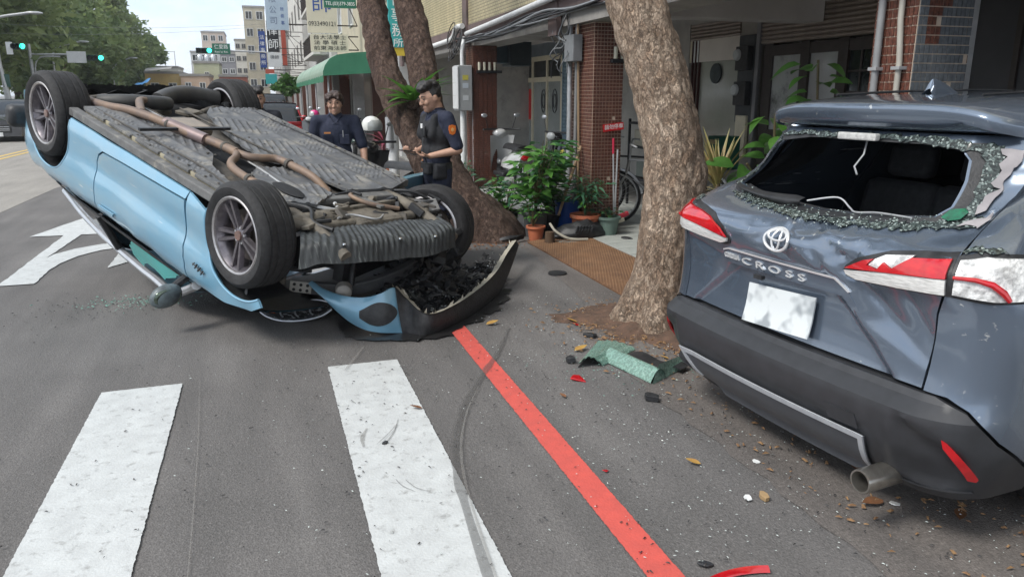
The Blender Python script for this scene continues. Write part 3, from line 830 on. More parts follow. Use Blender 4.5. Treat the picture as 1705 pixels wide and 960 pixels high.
# ------------------------------------------------------------ wheels (axis = local Y, outer face towards +Y)
m_rim = mat('rim_graphite', (0.13, 0.12, 0.135), (0.2, 0.185, 0.2), 30, rough=0.3, metal=0.75)
m_rimlip = mat('rim_lip', (0.5, 0.49, 0.49), (0.36, 0.34, 0.34), 25, rough=0.35, metal=0.8)
m_brake = mat('brake_disc', (0.16, 0.14, 0.125), (0.1, 0.085, 0.075), 20, rough=0.5, metal=0.6)
YAX = Matrix.Rotation(-PI / 2, 4, 'X')      # lathe Z -> +Y
def wheel(parent, M, Rr=0.34, W=0.25, rr=0.245, style='double', name='wheel', outer=True):
    t = MB()
    h = W / 2
    prof = [(rr - 0.005, -h + 0.02), (rr + 0.02, -h), (rr + 0.06, -h - 0.004), (Rr - 0.025, -h + 0.004), (Rr - 0.006, -h + 0.022)]
    g = 0.007
    for y in (-0.075, -0.03, 0.03, 0.075):
        y *= W / 0.25
        prof += [(Rr, y - 0.008), (Rr - g, y - 0.005), (Rr - g, y + 0.005), (Rr, y + 0.008)]
    prof += [(Rr - 0.006, h - 0.022), (Rr - 0.025, h - 0.004), (rr + 0.06, h + 0.004), (rr + 0.02, h), (rr - 0.005, h - 0.02)]
    t.lathe(prof, 56, M @ YAX)
    w = t.build(name, m_rubber, parent, smooth=35)
    rim = MB()
    rim.lathe([(rr - 0.012, -h + 0.012), (rr, -h + 0.018), (rr - 0.02, -h + 0.04), (rr - 0.05, 0.0), (rr - 0.04, h - 0.06), (rr - 0.008, h - 0.02)], 48, M @ YAX)
    rim.build('rim_barrel', m_rim, w)
    lip = MB()
    lip.lathe([(rr - 0.016, h - 0.024), (rr - 0.014, h - 0.012), (rr - 0.002, h - 0.006), (rr + 0.008, h - 0.012)], 56, M @ YAX)
    lip.lathe([(rr - 0.014, -h + 0.016), (rr - 0.006, -h + 0.006), (rr + 0.008, -h + 0.01)], 56, M @ YAX)
    lip.build('rim_lip', m_rimlip, w)
    sp = MB()
    yo = h - 0.035
    for k in range(5):
        a = 2 * PI * k / 5 + 0.3
        ca, sa = math.cos(a), math.sin(a)
        for sg in (-1, 1):
            if style == 'double':
                inn, out, wi, wo = sg * 0.013, sg * 0.036, 0.015, 0.019
            else:
                inn, out, wi, wo = sg * 0.02, sg * 0.05, 0.02, 0.016
            r0, r1 = 0.035, rr - 0.012
            def P(r, tt, y):
                return M @ Vector((r * ca - tt * sa, y, r * sa + tt * ca))
            A = []
            for r, c_, w_, yf in ((r0, inn, wi, yo - 0.012), ((r0 + r1) / 2, inn * .5 + out * .5, (wi + wo) / 2, yo - 0.004), (r1, out, wo, yo + 0.004)):
                A += [P(r, c_ - w_, yf - 0.03), P(r, c_ - w_ * 0.55, yf), P(r, c_ + w_ * 0.55, yf), P(r, c_ + w_, yf - 0.03)]
            sp.add(A, [(0, 1, 5, 4), (1, 2, 6, 5), (2, 3, 7, 6), (3, 0, 4, 7), (4, 5, 9, 8), (5, 6, 10, 9), (6, 7, 11, 10), (7, 4, 8, 11)])
    sp.lathe([(0.062, yo - 0.05), (0.062, yo - 0.022), (0.05, yo - 0.012), (0, yo - 0.008)], 24, M @ YAX)
    sp.build('spoke', m_rim, w)
    hub = MB()
    hub.lathe([(0.032, yo - 0.01), (0.03, yo + 0.002), (0, yo + 0.004)], 20, M @ YAX)
    hub.build('hub_cap', mat('hub_badge', (0.2, 0.12, 0.1), (0.12, 0.08, 0.07), 30, rough=0.35), w)
    nb = MB()
    for k in range(5):
        a = 2 * PI * (k + .5) / 5 + 0.3
        nb.lathe([(0.009, yo - 0.035), (0.009, yo - 0.012), (0, yo - 0.011)], 8, M @ Matrix.Translation((0.048 * math.cos(a), 0, 0.048 * math.sin(a))) @ YAX)
    tag(nb.build('wheel_nut', m_steel, w), kind='stuff')
    bd = MB().lathe([(0.05, -0.01), (0.165, -0.01), (0.165, 0.018), (0.05, 0.02)], 36, M @ YAX)
    bd.build('brake_disc', m_brake, w)
    return w

# ------------------------------------------------------------ grey-blue crossover
def car_paint(name, base, dust, dustf=(0.55, 0.8), metal=0.5, rough=0.3, scr=(0.6, 0.62, 0.62)):
    m = bpy.data.materials.new(name); m.use_nodes = True
    nt = m.node_tree; b = nt.nodes['Principled BSDF']; N = nt.nodes.new; K = nt.links.new
    tc = N('ShaderNodeTexCoord')
    n1 = N('ShaderNodeTexNoise'); n1.inputs['Scale'].default_value = 2.5; n1.inputs['Detail'].default_value = 9; n1.inputs['Roughness'].default_value = 0.7
    K(tc.outputs['Object'], n1.inputs['Vector'])
    mr = N('ShaderNodeMapRange'); mr.inputs['From Min'].default_value = dustf[0]; mr.inputs['From Max'].default_value = dustf[1]
    mr.inputs['To Max'].default_value = 0.45
    K(n1.outputs['Fac'], mr.inputs['Value'])
    mx = N('ShaderNodeMix'); mx.data_type = 'RGBA'; mx.inputs[6].default_value = rgb(base); mx.inputs[7].default_value = rgb(dust)
    K(mr.outputs[0], mx.inputs['Factor'])
    # scratches: stretched noise cut to thin lines, gathered in patches
    mp = N('ShaderNodeMapping'); mp.inputs['Rotation'].default_value = (0.5, 0.35, 0.6); mp.inputs['Scale'].default_value = (3, 42, 42)
    K(tc.outputs['Object'], mp.inputs['Vector'])
    n2 = N('ShaderNodeTexNoise'); n2.inputs['Scale'].default_value = 1.0; n2.inputs['Detail'].default_value = 3
    K(mp.outputs[0], n2.inputs['Vector'])
    m2 = N('ShaderNodeMapRange'); m2.inputs['From Min'].default_value = 0.66; m2.inputs['From Max'].default_value = 0.72
    K(n2.outputs['Fac'], m2.inputs['Value'])
    n3 = N('ShaderNodeTexNoise'); n3.inputs['Scale'].default_value = 3.2; K(tc.outputs['Object'], n3.inputs['Vector'])
    m3 = N('ShaderNodeMapRange'); m3.inputs['From Min'].default_value = 0.52; m3.inputs['From Max'].default_value = 0.62
    K(n3.outputs['Fac'], m3.inputs['Value'])
    ml = N('ShaderNodeMath'); ml.operation = 'MULTIPLY'; K(m2.outputs[0], ml.inputs[0]); K(m3.outputs[0], ml.inputs[1])
    mx2 = N('ShaderNodeMix'); mx2.data_type = 'RGBA'; K(ml.outputs[0], mx2.inputs['Factor']); K(mx.outputs[2], mx2.inputs[6]); mx2.inputs[7].default_value = rgb(scr)
    K(mx2.outputs[2], b.inputs['Base Color'])
    b.inputs['Metallic'].default_value = metal; b.inputs['Roughness'].default_value = rough
    b.inputs['Coat Weight'].default_value = 1.0; b.inputs['Coat Roughness'].default_value = 0.05
    return m
m_suv = car_paint('slate_blue_paint', (0.15, 0.19, 0.25), (0.27, 0.28, 0.29), dustf=(0.6, 0.85), metal=.62, rough=.24)
SX, SY = (2.0, 2.6)
suv = empty('parked_suv', 'slate blue crossover with a smashed rear window and dented tailgate', 'car', (SX, SY, 0), (0, 0, R(5)))
m_letter = mat('bright_letter', (0.7, 0.71, 0.72), (0.6, 0.61, 0.62), 30, rough=0.25, metal=0.3)
PZ = [.18, .24, .30, .38, .46, .535, .572, .60, .62, .70, .80, .90, .98, 1.03, 1.08, 1.12, 1.14, 1.42, 1.46, 1.6]
PS = [.13, .055, .01, -.035, -.052, -.058, .012, .024, .03, .045, .05, .035, .01, .01, .06, .15, .20, .40, .43, .55]
TZ = [.18, .3, .4, .6, .8, .95, 1.05, 1.14, 1.42, 1.6]
TS = [.08, .03, .0, 0, 0, .015, .05, .115, .29, .41]
zz = np.linspace(.14, 1.62, 149)
def _sm(xs, ys):
    y = np.interp(zz, xs, ys); k = np.array([1, 2, 3, 2, 1.]); k /= k.sum()
    return np.convolve(np.pad(y, 2, 'edge'), k, 'valid')
PSm, TSm = _sm(PZ, PS), _sm(TZ, TS)
PSm = np.where((zz > .44) & (zz < .64), np.interp(zz, PZ, PS), PSm)
def plan(u):
    a = abs(u); sg = 1 if u >= 0 else -1
    if a < .66:
        s = .03 * (a / .66) ** 2; y = a; n = (-1., .06 * a / .66 / .66)
    elif a < .66 + .25 * PI / 2:
        ph = (a - .66) / .25; s = .28 - .25 * math.cos(ph); y = .66 + .25 * math.sin(ph); n = (-math.cos(ph), math.sin(ph))
    else:
        s = .28 + (a - .66 - .25 * PI / 2); f = max(0, (s - 3.6) / .9); y = .91 - .2 * f * f; n = (0.3 * f, 1.)
    l = math.hypot(*n)
    return s, sg * y, n[0] / l, sg * n[1] / l
def sf(u, z, off=0.0):
    s, y, ns, ny = plan(u)
    out = -float(np.interp(z, zz, PSm)) * ns * ns * (1 if ns < 0 else 0) - float(np.interp(z, zz, TSm)) * ny * ny + off
    a = abs(u)
    ds = .8 * max(0, min(a, 1.0) - .5) * sstep(1.1, 1.3, z) * (1 - sstep(1.3, 2.2, a))
    return (s + ns * out + ds, -(y + ny * out), z)
CR_ = [(.02, 1.055, .25, .34, .022, -.016), (.22, 1.04, -.35, .3, .03, -.02), (.1, 1.0, -.6, .2, .02, .012), (.3, 1.07, .1, .35, .016, .012), (.36, 1.0, 1.2, .12, .025, -.016),
       (-.2, 1.06, .2, .25, .02, -.008), (.0, .965, -.25, .2, .014, -.008), (.42, .905, -.5, .22, .03, -.012), (.52, .83, -.65, .3, .05, -.012), (.2, .96, -.9, .2, .02, -.01),
       (-.42, .80, .9, .2, .04, -.008), (.56, .72, -.3, .3, .035, .008), (.12, 1.085, .05, .5, .014, -.014), (.55, 1.1, .2, .2, .02, -.014), (-.55, .9, -.2, .2, .03, -.008), (.08, 1.03, -.15, .16, .012, .014), (.28, 1.0, .3, .14, .010, -.012), (-.1, 1.03, .5, .14, .012, -.008), (.18, 1.075, .25, .12, .01, .012), (.45, 1.09, -.1, .2, .012, .012), (.62, .88, -1.0, .25, .03, -.010), (.3, .93, -.3, .2, .012, .008)]
def trap(u, z):
    w = .24 + max(0, .925 - z) * 1.18
    return sstep(0, .035, w - abs(u + .02)) * sstep(0, .03, .93 - z)
def gate(u, z, off=0.0):
    d = -.022 * trap(u, z)
    for (a, b, g, l, w, dep) in CR_:
        x = (u - a) * math.cos(g) + (z - b) * math.sin(g); y = -(u - a) * math.sin(g) + (z - b) * math.cos(g)
        if abs(x) < l and abs(y) < 3 * w:
            d += dep * 1.25 * math.exp(-abs(y / w) ** 1.15) * (math.cos(PI * x / l) * .5 + .5)
    if z > .93:
        d += .006 * noise.noise((u * 14, z * 18, 2)) * sstep(.93, .98, z) * (1 - sstep(1.12, 1.16, z)) * sstep(-.35, .0, u)
    return sf(u, z, off + d)
def spart(name, outline, m, fn=sf, cell=0.03, t=0.014, holes=(), off=0.0, parent=suv, mirror=False, smooth=38):
    mb = MB(); patch(mb, outline, fn, cell, t, holes, 1, off)
    return mb.build(name, m, parent, smooth=smooth)
def mir(p): return [(-a, b) for a, b in p]
# bumper
ur = [(.0, .597), (.75, .597), (.855, .563), (.958, .462), (1.13, .345), (1.22, .33)]
lr = [(1.22, .22), (.91, .225), (.6, .17), (.45, .155)]
bumper_o = mir(ur[1:])[::-1] + ur + lr + mir(lr)[::-1]
def bumper_f(u, z, off=0.0):
    a = abs(u)
    d = -.03 * sstep(.62, .70, a) * (1 - sstep(.82, .93, a)) * sstep(.24, .3, z) * (1 - sstep(.5 - (a - .62) * .5, .56 - (a - .62) * .5, z))
    d -= .012 * sstep(.415, .40, z) * (1 - sstep(.5, .6, a))
    return sf(u, z, off + d)
bumper = spart('bumper', bumper_o, m_grey_p, bumper_f, .019, .02, smooth=28)
spart('skid_plate', [(-.6, .372), (.535, .374), (.49, .185), (.4, .15), (-.44, .15), (-.56, .21)], mat('skid_grey', (0.085, 0.092, 0.105), (0.10, 0.108, 0.12), 10, rough=0.4, metal=0.1), bumper_f, .03, .012, off=.014, parent=bumper)
spart('skid_trim', [(-.605, .378), (.54, .380), (.50, .185), (.478, .19), (.51, .355), (-.575, .352), (-.55, .22), (-.575, .22)], mat('bright_trim', (0.62, 0.65, 0.68), (0.55, 0.58, 0.62), 20, rough=0.3, metal=0.25), bumper_f, .02, .008, off=.022, parent=bumper)
rf = [(.796, .471), (.812, .462), (.932, .322), (.927, .310), (.894, .316), (.803, .44)]
for p in (rf, mir(rf)):
    spart('reflector', p, m_red_l, sf, .02, .012, off=.002, parent=bumper)
for sg_ in (-1, 1):
    q = [(.62, .235), (.93, .262), (.95, .245), (.91, .225), (.62, .2)]
    spart('lower_lip', q if sg_ > 0 else mir(q), m_grey_p, sf, .03, .02, off=.012, parent=bumper)
spart('sensor_cover', [(.36, .455), (.5, .455), (.515, .40), (.38, .395)], m_grey_p, sf, .03, .004, off=.004, parent=bumper)
# dark layer behind the gaps
opening = [(.517, 1.173), (.548, 1.21), (.538, 1.30), (.520, 1.37), (.49, 1.402), (.3, 1.416), (-.3, 1.416), (-.475, 1.393), (-.545, 1.30), (-.62, 1.178), (-.3, 1.147), (0, 1.138), (.27, 1.147)]
spart('inner_shell', [(-1.2, .46), (1.2, .46), (1.2, 1.44), (-1.2, 1.44)], m_dark, sf, .07, 0, holes=[opening], off=-.05)
# tailgate
gr_ = [(.693, .612), (.697, .7), (.705, .88), (.725, .955), (.742, 1.0), (.748, 1.085), (.755, 1.13), (.738, 1.172), (.692, 1.22), (.666, 1.27), (.662, 1.33), (.672, 1.40), (.68, 1.45)]
gate_o = gr_ + [(.6, 1.456), (-.6, 1.456)] + mir(gr_)[::-1]
tg = spart('tailgate', gate_o, m_suv, gate, .0165, .016, holes=[opening], smooth=60)
# garnish with the lettering
spart('garnish', [(-.415, .875), (-.40, .905), (-.36, .915), (.28, .915), (.34, .875), (.40, .80), (.375, .79), (.315, .85), (-.385, .85)], m_suv, lambda u, z, o=0: sf(u, z, o - .012), .02, .03, off=.012, parent=tg)
spart('garnish_edge', [(-.40, .908), (-.36, .920), (.285, .920), (.35, .875), (.345, .872), (.28, .913), (-.36, .913), (-.398, .902)], m_letter, sf, .02, .01, off=.006, parent=tg)
def surf_text(body, u0, u1, z, h, m, parent, off=.006, bold=.0):
    me = text_mesh(body, 1.0, 0.0, bold=bold)
    xs = [v.co.x for v in me.vertices]; ys = [v.co.y for v in me.vertices]
    x0, x1, y0, y1 = min(xs), max(xs), min(ys), max(ys)
    mb = MB()
    vs = [sf(u0 + (v.co.x - x0) / (x1 - x0) * (u1 - u0), z + (v.co.y - (y0 + y1) / 2) / (y1 - y0) * h, off) for v in me.vertices]
    lo = [sf(u0 + (v.co.x - x0) / (x1 - x0) * (u1 - u0), z + (v.co.y - (y0 + y1) / 2) / (y1 - y0) * h, off - .008) for v in me.vertices]
    n = len(vs); cnt = {}
    fs = [tuple(p.vertices) for p in me.polygons]
    for f in fs:
        for i in range(len(f)):
            e = (f[i], f[(i + 1) % len(f)]); k = (min(e), max(e)); cnt[k] = None if k in cnt else e
    mb.add(vs + lo, fs + [(e[1], e[0], e[0] + n, e[1] + n) for e in cnt.values() if e])
    return mb.build('lettering', m, parent, smooth=0)
surf_text('C R O S S', -.262, .128, .880, .030, m_letter, tg, .008, .0)
surf_text('COROLLA', -.39, -.285, .884, .024, m_letter, tg, .008, .02)
em = MB()
def ring(c, a, b, r_, n=32):
    em.tube([sf(c[0] + a * math.cos(2 * PI * i / n), c[1] + b * math.sin(2 * PI * i / n), .018) for i in range(n + 1)], r_, 6, cap=False)
ring((-.013, 1.018), .068, .046, .0065); ring((-.013, 1.018), .022, .042, .005); ring((-.013, 1.036), .05, .02, .005)
em.build('emblem', m_letter, tg)
spart('number_plate', [(-.215, .80), (.185, .80), (.185, .63), (-.215, .63)], mat('plate_white', (0.62, 0.66, 0.67), (0.30, 0.33, 0.35), 9, rough=0.5, lo=0.48, hi=0.62, detail=2), lambda u, z, o=0: (sf(u, z + .02 * u, o)[0] - .06 * (0.8 - z), sf(u, z, o)[1], z + .06 * u), .04, .006, off=.004, parent=tg)
MB().box((-.012 + .03, .12, .835), (.02, .05, .018)).build('latch', m_black, tg, smooth=0)
# lamps
m_clear = mat('clear_lens', (0.8, 0.8, 0.78), (0.55, 0.55, 0.53), 26, rough=0.12, coat=1.0, stretch=(1, 1, 7), bump=0.25, bscale=30)
m_clear_b = mat('shattered_lens', (0.82, 0.83, 0.82), (0.35, 0.35, 0.35), 24, rough=0.25, coat=0.6, bump=0.8, bscale=60, lo=0.4, hi=0.62, detail=8)
li = [(.340, .968), (.352, .985), (.40, 1.016), (.50, 1.056), (.60, 1.072), (.733, 1.086), (.738, .957), (.571, .945), (.395, .938), (.35, .948)]
def grow(p, d):
    cx = sum(a for a, b in p) / len(p); cz = sum(b for a, b in p) / len(p)
    return [(a + d * (a - cx) / (abs(a - cx) + .04), b + d * (b - cz) / (abs(b - cz) + .04)) for a, b in p]
for sg_, side in ((1, 'right'), (-1, 'left')):
    mm = (lambda p: p) if sg_ > 0 else mir
    bz = spart('tail_light', mm(grow(li, .012)), m_black, sf, .025, .02, off=.004, parent=tg)
    spart('clear_lens', mm([(.345, .966), (.50, .988), (.60, .998), (.736, 1.01), (.738, .957), (.571, .945), (.395, .938), (.352, .95)]), m_clear, sf, .02, .012, off=.018, parent=bz)
    if sg_ > 0:
        spart('red_lens', [(.35, .975), (.43, 1.02), (.47, 1.032), (.445, 1.005), (.49, .997), (.51, 1.026), (.545, 1.01), (.60, 1.058), (.733, 1.075), (.736, 1.013), (.6, 1.0), (.5, .99)], m_red_l, sf, .016, .012, off=.022, parent=bz)
        spart('broken_lens', [(.45, 1.006), (.47, 1.03), (.50, 1.05), (.60, 1.065), (.595, 1.056), (.545, 1.012), (.51, 1.028), (.49, .999)], m_clear_b, sf, .012, .01, off=.016, parent=bz)
    else:
        spart('red_lens', mir([(.348, .972), (.40, 1.01), (.50, 1.046), (.60, 1.062), (.733, 1.075), (.736, 1.013), (.6, 1.0), (.5, .99)]), m_red_l, sf, .016, .012, off=.022, parent=bz)
    lo_ = [(.754, .958), (.755, 1.078), (.85, 1.092), (1.0, 1.09), (1.12, 1.085), (1.2, 1.04), (1.14, .975), (1.0, .955), (.88, .948)]
    bz = spart('tail_light', mm(grow(lo_, .01)), m_black, sf, .025, .02, off=.004)
    spart('clear_lens', mm(grow(lo_, -.008)), m_clear_b if sg_ > 0 else m_clear, sf, .018, .012, off=.016, parent=bz)
    tb = MB().tube([sf(sg_ * a, b, .024) for a, b in ((.758, 1.022), (.82, 1.022), (.87, 1.01), (.905, .985), (.925, .96))], [.006, .008, .011, .012, .008], 8)
    tb.build('red_strip', m_red_l, bz)
    if sg_ < 0:
        spart('red_lens', mir([(.757, 1.01), (.757, 1.075), (.85, 1.088), (1.0, 1.086), (1.08, 1.05), (1.0, 1.0)]), m_red_l, sf, .02, .012, off=.02, parent=bz)
# body sides
def arcpts(c, r_, a0, a1, n=16):
    return [(c[0] + r_ * math.cos(R(a0 + (a1 - a0) * i / n)), c[1] + r_ * math.sin(R(a0 + (a1 - a0) * i / n))) for i in range(n + 1)]
side_o = [(.703, .607), (.79, .604), (.862, .571), (.966, .470), (1.14, .353), (1.24, .345)] + arcpts((1.653, .34), .41, 175, 5) + [(2.1, .30), (3.84, .30)] + arcpts((4.293, .34), .41, 185 - 10, 5) + \
    [(4.8, .36), (4.9, .5), (4.92, .75), (4.85, .92), (4.5, 1.02), (4.1, 1.07), (3.95, 1.09), (3.2, 1.46), (3.0, 1.497), (1.3, 1.497), (.80, 1.49), (.69, 1.455), (.681, 1.40), (.671, 1.33), (.675, 1.272), (.70, 1.226), (.747, 1.177), (.765, 1.13), (.758, 1.085), (.752, 1.0), (.735, .955), (.714, .88), (.707, .7)]
arch_o = arcpts((1.653, .34), .40, 176, 4) + arcpts((1.653, .34), .49, 4, 176)
sill_o = [(2.09, .24), (3.85, .24), (3.85, .40), (2.12, .40)]
arch_f = arcpts((4.293, .34), .40, 176, 4) + arcpts((4.293, .34), .49, 4, 176)
win_o = [[(1.30, 1.13), (2.02, 1.12), (2.02, 1.42), (1.5, 1.40)], [(2.06, 1.12), (2.85, 1.12), (2.85, 1.43), (2.06, 1.42)], [(2.9, 1.12), (3.78, 1.13), (3.2, 1.41), (2.9, 1.43)]]
for sg_ in (1, -1):
    mm = (lambda p: p) if sg_ > 0 else mir
    bs = spart('body_side', mm(side_o), m_suv, sf, .05, .018, smooth=45)
    spart('arch_cladding', mm(arch_o), m_grey_p, sf, .05, .03, off=.012)
    spart('arch_cladding', mm(arch_f), m_grey_p, sf, .05, .03, off=.012)
    spart('sill_cladding', mm(sill_o), m_grey_p, sf, .08, .03, off=.014)
    for w_ in win_o:
        spart('side_window', mm(w_), m_win, sf, .08, .01, off=.006, parent=bs)
    dl = MB()
    for u_ in (2.04, 2.95):
        dl.tube([sf(sg_ * (u_ + (0.0 if z > .6 else .0)), z, .001) for z in np.linspace(.42, 1.1, 12)], .004, 4)
    dl.build('door_seam', m_black, bs)
    for u_ in (2.2, 3.05):
        MB().tube([sf(sg_ * u_, .97, .012), sf(sg_ * (u_ + .05), .972, .04), sf(sg_ * (u_ + .15), .972, .04), sf(sg_ * (u_ + .2), .97, .012)], .012, 6).build('door_handle', m_suv, bs)
    mo = MB().ell(sf(sg_ * 3.6, 1.13, .12), (.06, .1, .075), 14, 10); mo.build('wing_mirror', m_suv, bs)
# roof, spoiler, fin
def zroof(s): return interp(s, [.3, .62, 1.0, 1.6, 2.4, 3.0, 3.2], [1.575, 1.598, 1.612, 1.622, 1.6, 1.555, 1.53])
def roof(a, b):
    s = .56 + a * 2.5; y = -.585 + 1.17 * b
    return (s, y, zroof(s) - (zroof(s) - 1.492) * abs(y / .585) ** 3.2 - .006 * sstep(.35, .42, abs(y)) + .0)
rf_ = MB().grid(roof, 24, 40).build('roof', m_suv, suv, smooth=50)
for y in (-.36, .36):
    MB().tube([(s, y, zroof(s) + .004) for s in np.linspace(.6, 3.0, 12)], .006, 5).build('roof_seam', m_black, rf_)
SP = [(.56, 1.458), (.43, 1.462), (.385, 1.472), (.365, 1.495), (.352, 1.53), (.350, 1.55), (.362, 1.566), (.42, 1.578), (.52, 1.59), (.64, 1.6)]
def spoil(a, b):
    y = -.60 + 1.20 * a; k = b * (len(SP) - 1); i = min(int(k), len(SP) - 2); t = k - i
    s = SP[i][0] * (1 - t) + SP[i + 1][0] * t; z = SP[i][1] * (1 - t) + SP[i + 1][1] * t
    e = abs(y / .60)
    s2 = s + .06 * e ** 2 + .10 * max(0, (e - .88) / .12) ** 2 * (1 - sstep(.4, .64, s))
    z2 = 1.47 + (z - 1.47) * (1 - .12 * e ** 3) - .05 * e ** 6 * (1 if z > 1.5 else .0) - .012 * math.cos(a * PI * 2) * (1 - sstep(.36, .5, s)) * 0
    return (s2, y, z2)
sp_ = MB().grid(spoil, 48, 27).build('spoiler', m_suv, suv, smooth=60)
fin = MB()
def finf(a, b):
    s = .74 + .19 * a; h = .062 * (1 - (max(0, a - .12) / .88) ** 1.3) * min(1, a / .05 + .35) if a < 1 else 0.0
    w = .028 * (1 - .7 * a); t = b * 2 - 1
    return (s - .02 * (1 - abs(t)) * (1 - a) * -1, w * t, zroof(s) - .004 + (h + .006) * (1 - abs(t) ** 1.6))
fin.grid(finf, 14, 12); fin.build('aerial_fin', m_suv, rf_)
# smashed glass round the opening
def crumb_material():
    m = bpy.data.materials.new('crumbled_glass'); m.use_nodes = True
    nt = m.node_tree; b = nt.nodes['Principled BSDF']; N = nt.nodes.new; K = nt.links.new
    tc = N('ShaderNodeTexCoord'); vo = N('ShaderNodeTexVoronoi'); vo.inputs['Scale'].default_value = 135
    K(tc.outputs['Object'], vo.inputs['Vector'])
    sp = N('ShaderNodeSeparateColor'); K(vo.outputs['Color'], sp.inputs[0])
    rp = N('ShaderNodeValToRGB')
    rp.color_ramp.elements[0].position = 0.0; rp.color_ramp.elements[0].color = (0.012, 0.016, 0.016, 1)
    rp.color_ramp.elements[1].position = 1.0; rp.color_ramp.elements[1].color = (0.36, 0.41, 0.39, 1)
    e = rp.color_ramp.elements.new(0.62); e.color = (0.05, 0.065, 0.062, 1)
    e = rp.color_ramp.elements.new(0.86); e.color = (0.14, 0.18, 0.17, 1)
    K(sp.outputs[0], rp.inputs[0]); K(rp.outputs[0], b.inputs['Base Color']); b.inputs['Roughness'].default_value = 0.2
    bp = N('ShaderNodeBump'); bp.inputs['Distance'].default_value = 0.01; bp.inputs['Strength'].default_value = 1
    K(sp.outputs[1], bp.inputs['Height']); K(bp.outputs[0], b.inputs['Normal'])
    return m
m_crumb = crumb_material()
def jag(p, d, step=.02):
    return [(a + random.uniform(-d, d), b + random.uniform(-d, d)) for a, b in resample(p, step)]
def sfj(u, z, o=0.0): return sf(u, z, o + .004 * noise.noise((u * 40, z * 40, 5)))
wf_ = spart('window_seal', [(-.62, 1.155), (-.3, 1.128), (0, 1.12), (.3, 1.13), (.60, 1.158), (.64, 1.20), (.62, 1.30), (.60, 1.40), (.55, 1.43), (-.5, 1.43), (-.58, 1.40), (-.60, 1.3), (-.66, 1.18)], m_black, sf, .04, .004, holes=[[(a * 1.018, b) for a, b in opening]], off=.004, parent=tg)
bot = [(-.61, 1.146), (-.45, 1.128), (-.25, 1.114), (0, 1.106), (.2, 1.110), (.42, 1.122), (.60, 1.142), (.70, 1.165), (.64, 1.19), (.56, 1.170), (.47, 1.148), (.40, 1.144), (.3, 1.128), (.2, 1.128), (.1, 1.120), (0, 1.124), (-.12, 1.122), (-.25, 1.134), (-.38, 1.136), (-.45, 1.15)]
spart('glass_shard', jag(bot, .008, .016), m_crumb, sfj, .014, .01, off=.014, parent=tg)
top_ = [(-.50, 1.41), (-.4, 1.425), (-.2, 1.424), (0, 1.432), (.15, 1.424), (.3, 1.422), (.4, 1.412), (.5, 1.405), (.58, 1.39), (.59, 1.425), (.4, 1.445), (0, 1.445), (-.4, 1.442), (-.52, 1.425)]
spart('glass_shard', jag(top_, .007, .016), m_crumb, sfj, .014, .01, off=.012, parent=tg)
rgt = [(.585, 1.165), (.64, 1.18), (.645, 1.22), (.62, 1.30), (.605, 1.40), (.55, 1.40), (.565, 1.35), (.578, 1.30), (.60, 1.23)]
spart('glass_shard', jag(rgt, .010, .018), m_crumb, sfj, .014, .01, off=.014, parent=tg)
m_flake = mat('grey_film_flake', (0.33, 0.31, 0.32), (0.24, 0.225, 0.235), 9, rough=0.45)
for p in ([(.635, 1.20), (.66, 1.21), (.645, 1.25), (.642, 1.31), (.648, 1.36), (.655, 1.41), (.595, 1.415), (.61, 1.385), (.60, 1.36), (.62, 1.335), (.605, 1.30), (.635, 1.275), (.618, 1.25)], [(.62, 1.158), (.70, 1.162), (.72, 1.185), (.67, 1.205), (.655, 1.185)]):
    spart('film_flake', jag(p, .006, .025), m_flake, sfj, .02, .004, off=.022, parent=tg)
spart('green_sticker', [(.555, 1.178), (.585, 1.17), (.615, 1.178), (.62, 1.20), (.60, 1.212), (.565, 1.206)], mat('green_film', (0.01, 0.16, 0.08), (0.02, 0.08, 0.05), 30, rough=0.2), sf, .02, .004, off=.03, parent=tg)
spart('glass_shard', jag([(-.665, 1.18), (-.63, 1.17), (-.56, 1.29), (-.49, 1.39), (-.51, 1.405), (-.575, 1.31)], .005), m_crumb, sfj, .014, .01, off=.012, parent=tg)
for sg_ in (1, -1):
    spart('glass_shard', [(sg_ * a, b) for a, b in jag([(.755, 1.092), (.85, 1.1), (.95, 1.1), (.9, 1.115), (.8, 1.112)], .006)], m_crumb, sfj, .014, .01, off=.014)
# pillow of loose crumbs on the ledge and parcel shelf
cr = MB()
for k in range(420):
    u = random.uniform(-.55, .6); z = 1.095 + .06 * (u * 1.5) ** 2 + random.uniform(0, .05)
    c = Vector(sf(u, z, .012)); r_ = random.uniform(.0025, .006)
    q = [c + Vector((random.uniform(-1, 1), random.uniform(-1, 1), random.uniform(-.6, 1))) * r_ for _ in range(4)]
    cr.add(q, [(0, 1, 2), (0, 2, 3), (0, 3, 1), (1, 3, 2)])
for k in range(260):
    c = Vector((random.uniform(.28, .9), random.uniform(-.55, .55), .905)); r_ = random.uniform(.003, .006)
    q = [c + Vector((random.uniform(-1, 1), random.uniform(-1, 1), random.uniform(-.6, 1))) * r_ for _ in range(4)]
    cr.add(q, [(0, 1, 2), (0, 2, 3), (0, 3, 1), (1, 3, 2)])
tag(cr.build('glass_crumb', mat('glass_crumb', (0.5, 0.58, 0.55), (0.3, 0.36, 0.34), 40, rough=0.15), suv, smooth=0, weld=False), kind='stuff')
